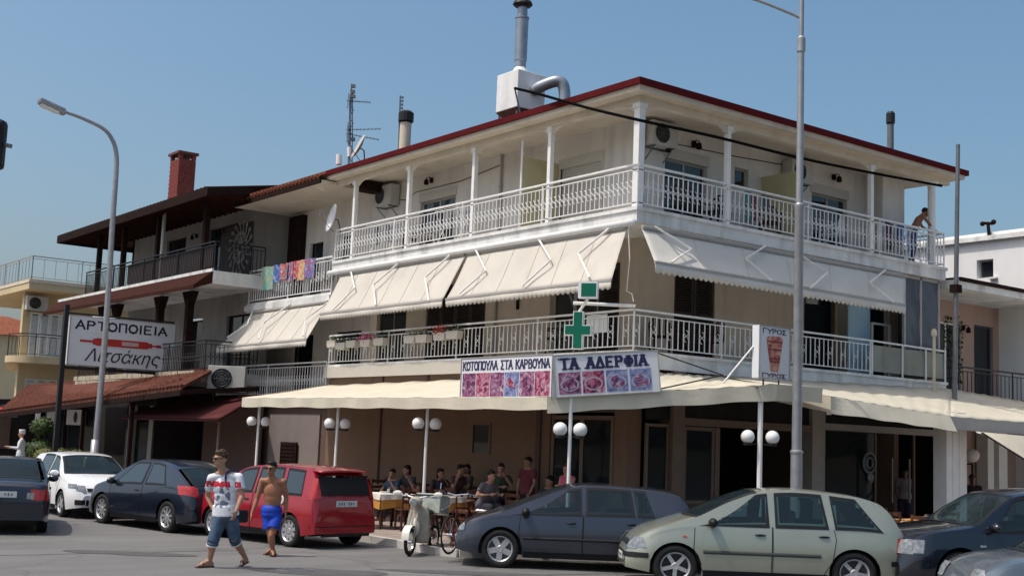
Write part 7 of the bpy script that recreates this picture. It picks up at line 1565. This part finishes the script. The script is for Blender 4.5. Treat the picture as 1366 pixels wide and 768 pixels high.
f = MB(); f.grid(lambda u, v: L_(-.24-.10*abs(2*u-1)**1.5-.08*v, (2*u-1)*(.24-.08*(v-.4)**2-.05*v), .22+.68*v), 12, 10); o = f.build('leg_shield', M['moped'], sc_, smooth=True); o.modifiers.new('t', 'SOLIDIFY').thickness = .02
f = MB(); f.ell(L_(-.19,0,.50), (.07,.10,.17), 12, 8, Matrix((sh, r_, ZU)).transposed()); f.build('front_panel', M['mop_white'], sc_, smooth=True)
f = MB(); f.ell(L_(-.20,0,.96), (.11,.13,.10), 12, 8, Matrix((sh, r_, ZU)).transposed()); f.build('headlamp_cowl', M['moped'], sc_, smooth=True)
f = MB(); f.lathe(L_(-.10,0,.95), [(.075,0),(.07,.02),(0,.03)], 14, sh); f.build('headlamp', M['lamp_glass'], sc_)
f = MB(); f.path([L_(-.38,-.34,1.04), L_(-.25,-.18,1.06), L_(-.2,0,1.02), L_(-.25,.18,1.06), L_(-.38,.34,1.04)], .018, 6); f.build('handlebar', M['chrome'], sc_)
for s_ in (-1,1): f = MB(); f.ell(L_(-.28,s_*.40,1.10), (.03,.09,.05), 10, 6, Matrix((sh, r_, ZU)).transposed()); f.path([L_(-.28,s_*.22,1.05), L_(-.27,s_*.38,1.09)], .007, 4); f.build('mirror', M['mop_white'], sc_)
f = MB(); f.path([L_(-.3,0,.35), L_(-.6,0,.30), L_(-.85,0,.42), L_(-1.2,0,.30)], .05, 8); f.ell(L_(-.75,.02,.36), (.2,.12,.13), 12, 8, Matrix((sh, r_, ZU)).transposed()); f.build('frame', M['moped'], sc_, smooth=True)
f = MB(); f.obox(L_(-.62,.06,.30), sh*.14, r_*.08, ZU*.09); f.tube(L_(-.6,.14,.28), L_(-1.35,.16,.24), .04, n=10); f.build('engine', M['steel_dark'], sc_)
f = MB(); f.ell(L_(-.78,0,.74), (.30,.13,.07), 14, 8, Matrix((sh, r_, ZU)).transposed()); f.build('saddle', M['black'], sc_, smooth=True)
f = MB(); f.obox(L_(-1.15,.02,.86), sh*.27+ZU*.03, r_*.24, ZU*.16-sh*.02); f.obox(L_(-1.15,.02,1.04), sh*.28+ZU*.04, r_*.25, ZU*.018); f.build('rack_box', M['bag'], sc_, bevel=.03)
f = MB(); f.path([L_(-.9,.24,.80), L_(-1.15,.27,.84), L_(-1.42,.24,.90)], .012, 5); f.path([L_(-.9,-.24,.80), L_(-1.15,-.27,.84), L_(-1.42,-.24,.90)], .012, 5); f.build('box_strap', M['shutter_cream'], sc_)
f = MB(); f.tube(L_(-1.2,.12,.28), L_(-1.0,.1,.7), .02, n=6); f.tube(L_(-1.2,-.12,.28), L_(-1.0,-.1,.7), .02, n=6); f.build('stand', M['black_metal'], sc_)
g2 = at(599,739,'z',.12); bh = (-F0*.9-R0*.42).normalized(); br = bh.cross(ZU); ob = Vector((g2.x,g2.y,.12)); bc = thing('bicycle', 'dark bicycle with white panniers parked between the moped and the dark blue hatchback', 'bicycle', ob, 0, None, True)
def K_(a, b_, c): return ob+bh*a+br*b_+ZU*c
for a in (0,-1.05):
    t_ = MB(); rr = MB(); wheel(t_, rr, K_(a,0,.34), br, .34, .017, 16); t_.build('tyre', M['rubber'], bc, smooth=True); rr.build('wheel_rim', M['chrome'], bc)
f = MB()
for a, b_ in (((0,.05,.34),(-.18,.03,.78)),((0,-.05,.34),(-.18,-.03,.78)),((-.18,0,.70),(-.55,0,.30)),((-.18,0,.80),(-.70,0,.78)),((-.55,0,.30),(-.72,0,.85)),((-.55,0,.30),(-1.05,0,.34)),((-.70,0,.76),(-1.05,.05,.34)),((-.70,0,.76),(-1.05,-.05,.34)),((-.18,0,.78),(-.2,0,1.0))): f.tube(K_(*a), K_(*b_), .015, n=6)
f.build('frame', M['wood_red'], bc)
f = MB(); f.path([K_(-.38,-.27,1.02), K_(-.25,-.2,1.05), K_(-.16,0,1.02), K_(-.25,.2,1.05), K_(-.38,.27,1.02)], .012, 6); f.build('handlebar', M['chrome'], bc)
f = MB(); f.path([K_(-.2,.22,1.04), K_(-.1,.28,1.12), K_(-.16,.30,1.22)], .01, 5); f.build('brake_lever', M['chrome'], bc)
f = MB(); f.ell(K_(-.76,0,.90), (.13,.07,.035), 12, 8, Matrix((bh, br, ZU)).transposed()); f.build('saddle', M['chair_wood'], bc, smooth=True)
f = MB(); f.ring(K_(-.55,0,.30), .09, .008, br, 18, 4); f.bar(K_(-.55,.08,.30), K_(-.45,.08,.18), .02); f.bar(K_(-.55,-.08,.30), K_(-.65,-.08,.42), .02); f.obox(K_(-.43,.12,.17), bh*.05, br*.04, ZU*.01); f.obox(K_(-.67,-.12,.43), bh*.05, br*.04, ZU*.01); f.build('crank', M['steel_dark'], bc)
# white wrapped bundle behind the car nose
p = dep(647,686,23.6); f = MB(); rnd = random.Random(2)
for i in range(9): f.ell(p+R0*(-.14+.035*i)+ZU*rnd.uniform(-.02,.02)+F0*rnd.uniform(-.04,.04), (.06,.08,.09), 8, 6)
o = remeshed(f, 'bundle', M['white_plastic'], None, .014, 1, p); o.location = p; tag(o, 'white bundled cloth lying on the planter behind the nose of the dark blue hatchback', 'bundle')
f = MB(); f.box((p.x-.6,p.y-.25,.11), (p.x+.6,p.y+.25,p.z-.08)); 
for k in range(6): f.box((p.x-.61,p.y-.26,.16+k*.12), (p.x+.61,p.y+.26,.20+k*.12))
tag(f.build('planter', M['chair_wood'], None, org=Vector((p.x,p.y,.11))), 'dark wooden planter box behind the nose of the dark blue hatchback', 'planter')

# ------------------------------------------------------------------ things on the balconies
def flowerbox(px, py, label, flower, n_=1):
    p = at(px, py, 'x', -.14); r = thing('flower_box', label, 'flower box', p, 0, 'flower boxes on the balcony rail', True); w_ = .26
    f = MB(); f.add([p+Vector((a,b_*w_*k,c)) for c, k in ((-.09,.88),(.09,1)) for a, b_ in ((-.09,-1),(.09,-1),(.09,1),(-.09,1))], [(0,3,2,1),(4,5,6,7),(0,1,5,4),(1,2,6,5),(2,3,7,6),(3,0,4,7)]); f.box(p+Vector((-.1,-w_-.01,.08)), p+Vector((.1,w_+.01,.10))); f.build('box', M['shutter_cream'], r)
    rnd = random.Random(int(px)); f = MB()
    for i in range(70): q = p+Vector((rnd.uniform(-.1,.1),rnd.uniform(-w_,w_),.1+abs(rnd.gauss(0,.07)))); a = Vector((rnd.uniform(-1,1),rnd.uniform(-1,1),rnd.uniform(-1,1))).normalized()*.035; b_ = a.cross(ZU).normalized()*.02; f.add([q-a,q-b_,q+a,q+b_], [(0,1,2,3)])
    f.build('leaves', M['leaf'], r)
    if flower:
        f = MB()
        for i in range(90): q = p+Vector((rnd.gauss(-.05,.07),rnd.gauss(0,w_*.6),.17+rnd.gauss(0,.07))); f.ell(q, (.022,.022,.014), 6, 4)
        f.build('flowers', M[flower], r)
for px, py, fl, lab in ((445,459,None,'leftmost cream flower box, without blooms'),(457,462,None,'cream flower box with only leaves, second from the left end'),(471,459,None,'cream flower box just left of the pink blooms'),(490,458,'flower_pink','cream flower box overflowing with bright pink flowers'),(508,456,None,'cream flower box just right of the pink blooms'),(549,453,None,'cream flower box in the middle of the rail'),(565,452,None,'cream flower box left of the small red flowers'),(589,449,'flower_red','cream flower box with sparse red flowers'),(606,447,None,'cream flower box at the right end of the row')): flowerbox(px, py, lab, fl)
def plastic_chair(loc, rz, label, m, s=1.0, group='chairs on the balconies'):
    r = thing('balcony_chair', label, 'chair', loc, rz, group); f = MB(); f.obox((0,0,.43), (.24,0,0), (0,.24,0), (0,0,.015)); f.build('seat', m, r, bevel=.01)
    for x in (-.22,.22):
        for y in (-.2,.22): MB().obox((x,y,.21), (.02,0,0), (0,.02,0), (0,0,.215)).build('leg', m, r)
        MB().path([(x*1.1,.22,.45),(x*1.15,.2,.64),(x*1.15,-.2,.66)], .02, 6).build('armrest', m, r)
    f = MB(); f.path([(-.22,-.23,.44),(-.23,-.27,.75),(-.12,-.29,.88),(.12,-.29,.88),(.23,-.27,.75),(.22,-.23,.44)], .022, 6)
    for k in range(5): x = -.14+.07*k; f.obox((x,-.262,.66), (.018,0,0), (0,.006,0), (0,-.02,.21))
    f.build('backrest', m, r); return r
plastic_chair((7.3,.7,Z2), .4, 'white plastic chair behind the rail right of the street lamp', M['white_plastic'])
plastic_chair((2.2,.75,Z2), -1.2, 'dark chair near the left door of the side street top balcony', M['black']); plastic_chair((3.2,.8,Z2), 1.8, 'dark chair at the right jamb of the same door', M['black'])
plastic_chair((5.0,.7,Z2), 2.4, 'brown chair left of the yellow divider', M['chair_wood']); plastic_chair((.75,9.0,Z2), 2.2, 'pale chair in front of the left door on the top balcony', M['alu']); plastic_chair((.75,9.9,Z2), 1.0, 'black chair left of the pale one on the top balcony', M['black'])
plastic_chair((.7,2.2,Z1), 2.0, 'black chair behind the green cross', M['black']); plastic_chair((.7,3.4,Z1), .9, 'black chair second from the green cross', M['black'])
plastic_chair((1.5,.7,Z1), 2.6, 'red-brown chair right of the balcony corner', M['wood_red']); plastic_chair((3.0,.7,Z1), .2, 'red-brown chair in front of the dark shutters', M['wood_red'])
def airer(loc, L, rz, label, cols_, seed):
    r = thing('clothes_airer', label, 'clothes airer', loc, rz, 'clothes airers on the top balcony'); f = MB()
    for y in (-.25,-.12,0,.12,.25): f.tube((-L/2,y,.95), (L/2,y,.95), .006, n=4)
    for s_ in (-1,1): f.tube((s_*L/2,-.25,.95), (s_*L/2,.25,.95), .01, n=5); f.tube((s_*L/2,-.25,.95), (s_*L/2*.9,.22,0), .012, n=5); f.tube((s_*L/2,.25,.95), (s_*L/2*.9,-.22,0), .012, n=5)
    f.build('rack', M['white_paint'], r); rnd = random.Random(seed)
    for k, c in enumerate(cols_):
        x = -L/2+(k+.5)*L/len(cols_); w_ = L/len(cols_)*.43; h_ = rnd.uniform(.45,.8); yy = rnd.choice((-.25,-.12,.0)); o = MB().grid(lambda u, v: Vector((x-w_+2*w_*u, yy+.02*math.sin(u*9+k)-.01-.02*v, .96-h_*v)), 8, 5).build('garment', mat('garment', c, .9, .15, 5), r, smooth=True); o.modifiers.new('t', 'SOLIDIFY').thickness = .006
    return r
airer((9.3,.42,Z2), 1.1, 0, 'clothes airer with dark purple and blue laundry near the bending man', [(.10,.06,.12),(.03,.03,.06),(.08,.15,.35),(.02,.04,.12)], 4)
airer((10.15,.35,Z2), .5, 0, 'small airer with light blue laundry right beside the bending man', [(.22,.36,.62),(.07,.12,.30)], 5)
airer((4.1,.6,Z2), .9, 0, 'clothes airer with green and red laundry left of the yellow divider', [(.10,.25,.22),(.25,.08,.10),(.10,.10,.12)], 6)
airer((.55,7.6,Z2), 1.0, PI/2, 'clothes airer with grey laundry on the main street top balcony', [(.3,.3,.32),(.2,.22,.26),(.35,.36,.36)], 7)
airer((.55,11.0,Z2), 1.2, PI/2, 'clothes airer with pale laundry at the far left of the top balcony', [(.4,.4,.42),(.15,.17,.22),(.35,.36,.38),(.08,.09,.12)], 8)
o = MB().grid(lambda u, v: Vector((.06+.02*math.sin(u*8), .9+.7*u, Z1+.42+.4*v)), 8, 3).build('white_box_banner', M['white_plastic'], None, org=Vector((.1,1.2,Z1))); tag(o, 'small white cloth behind the rail right of the green cross', 'cloth')
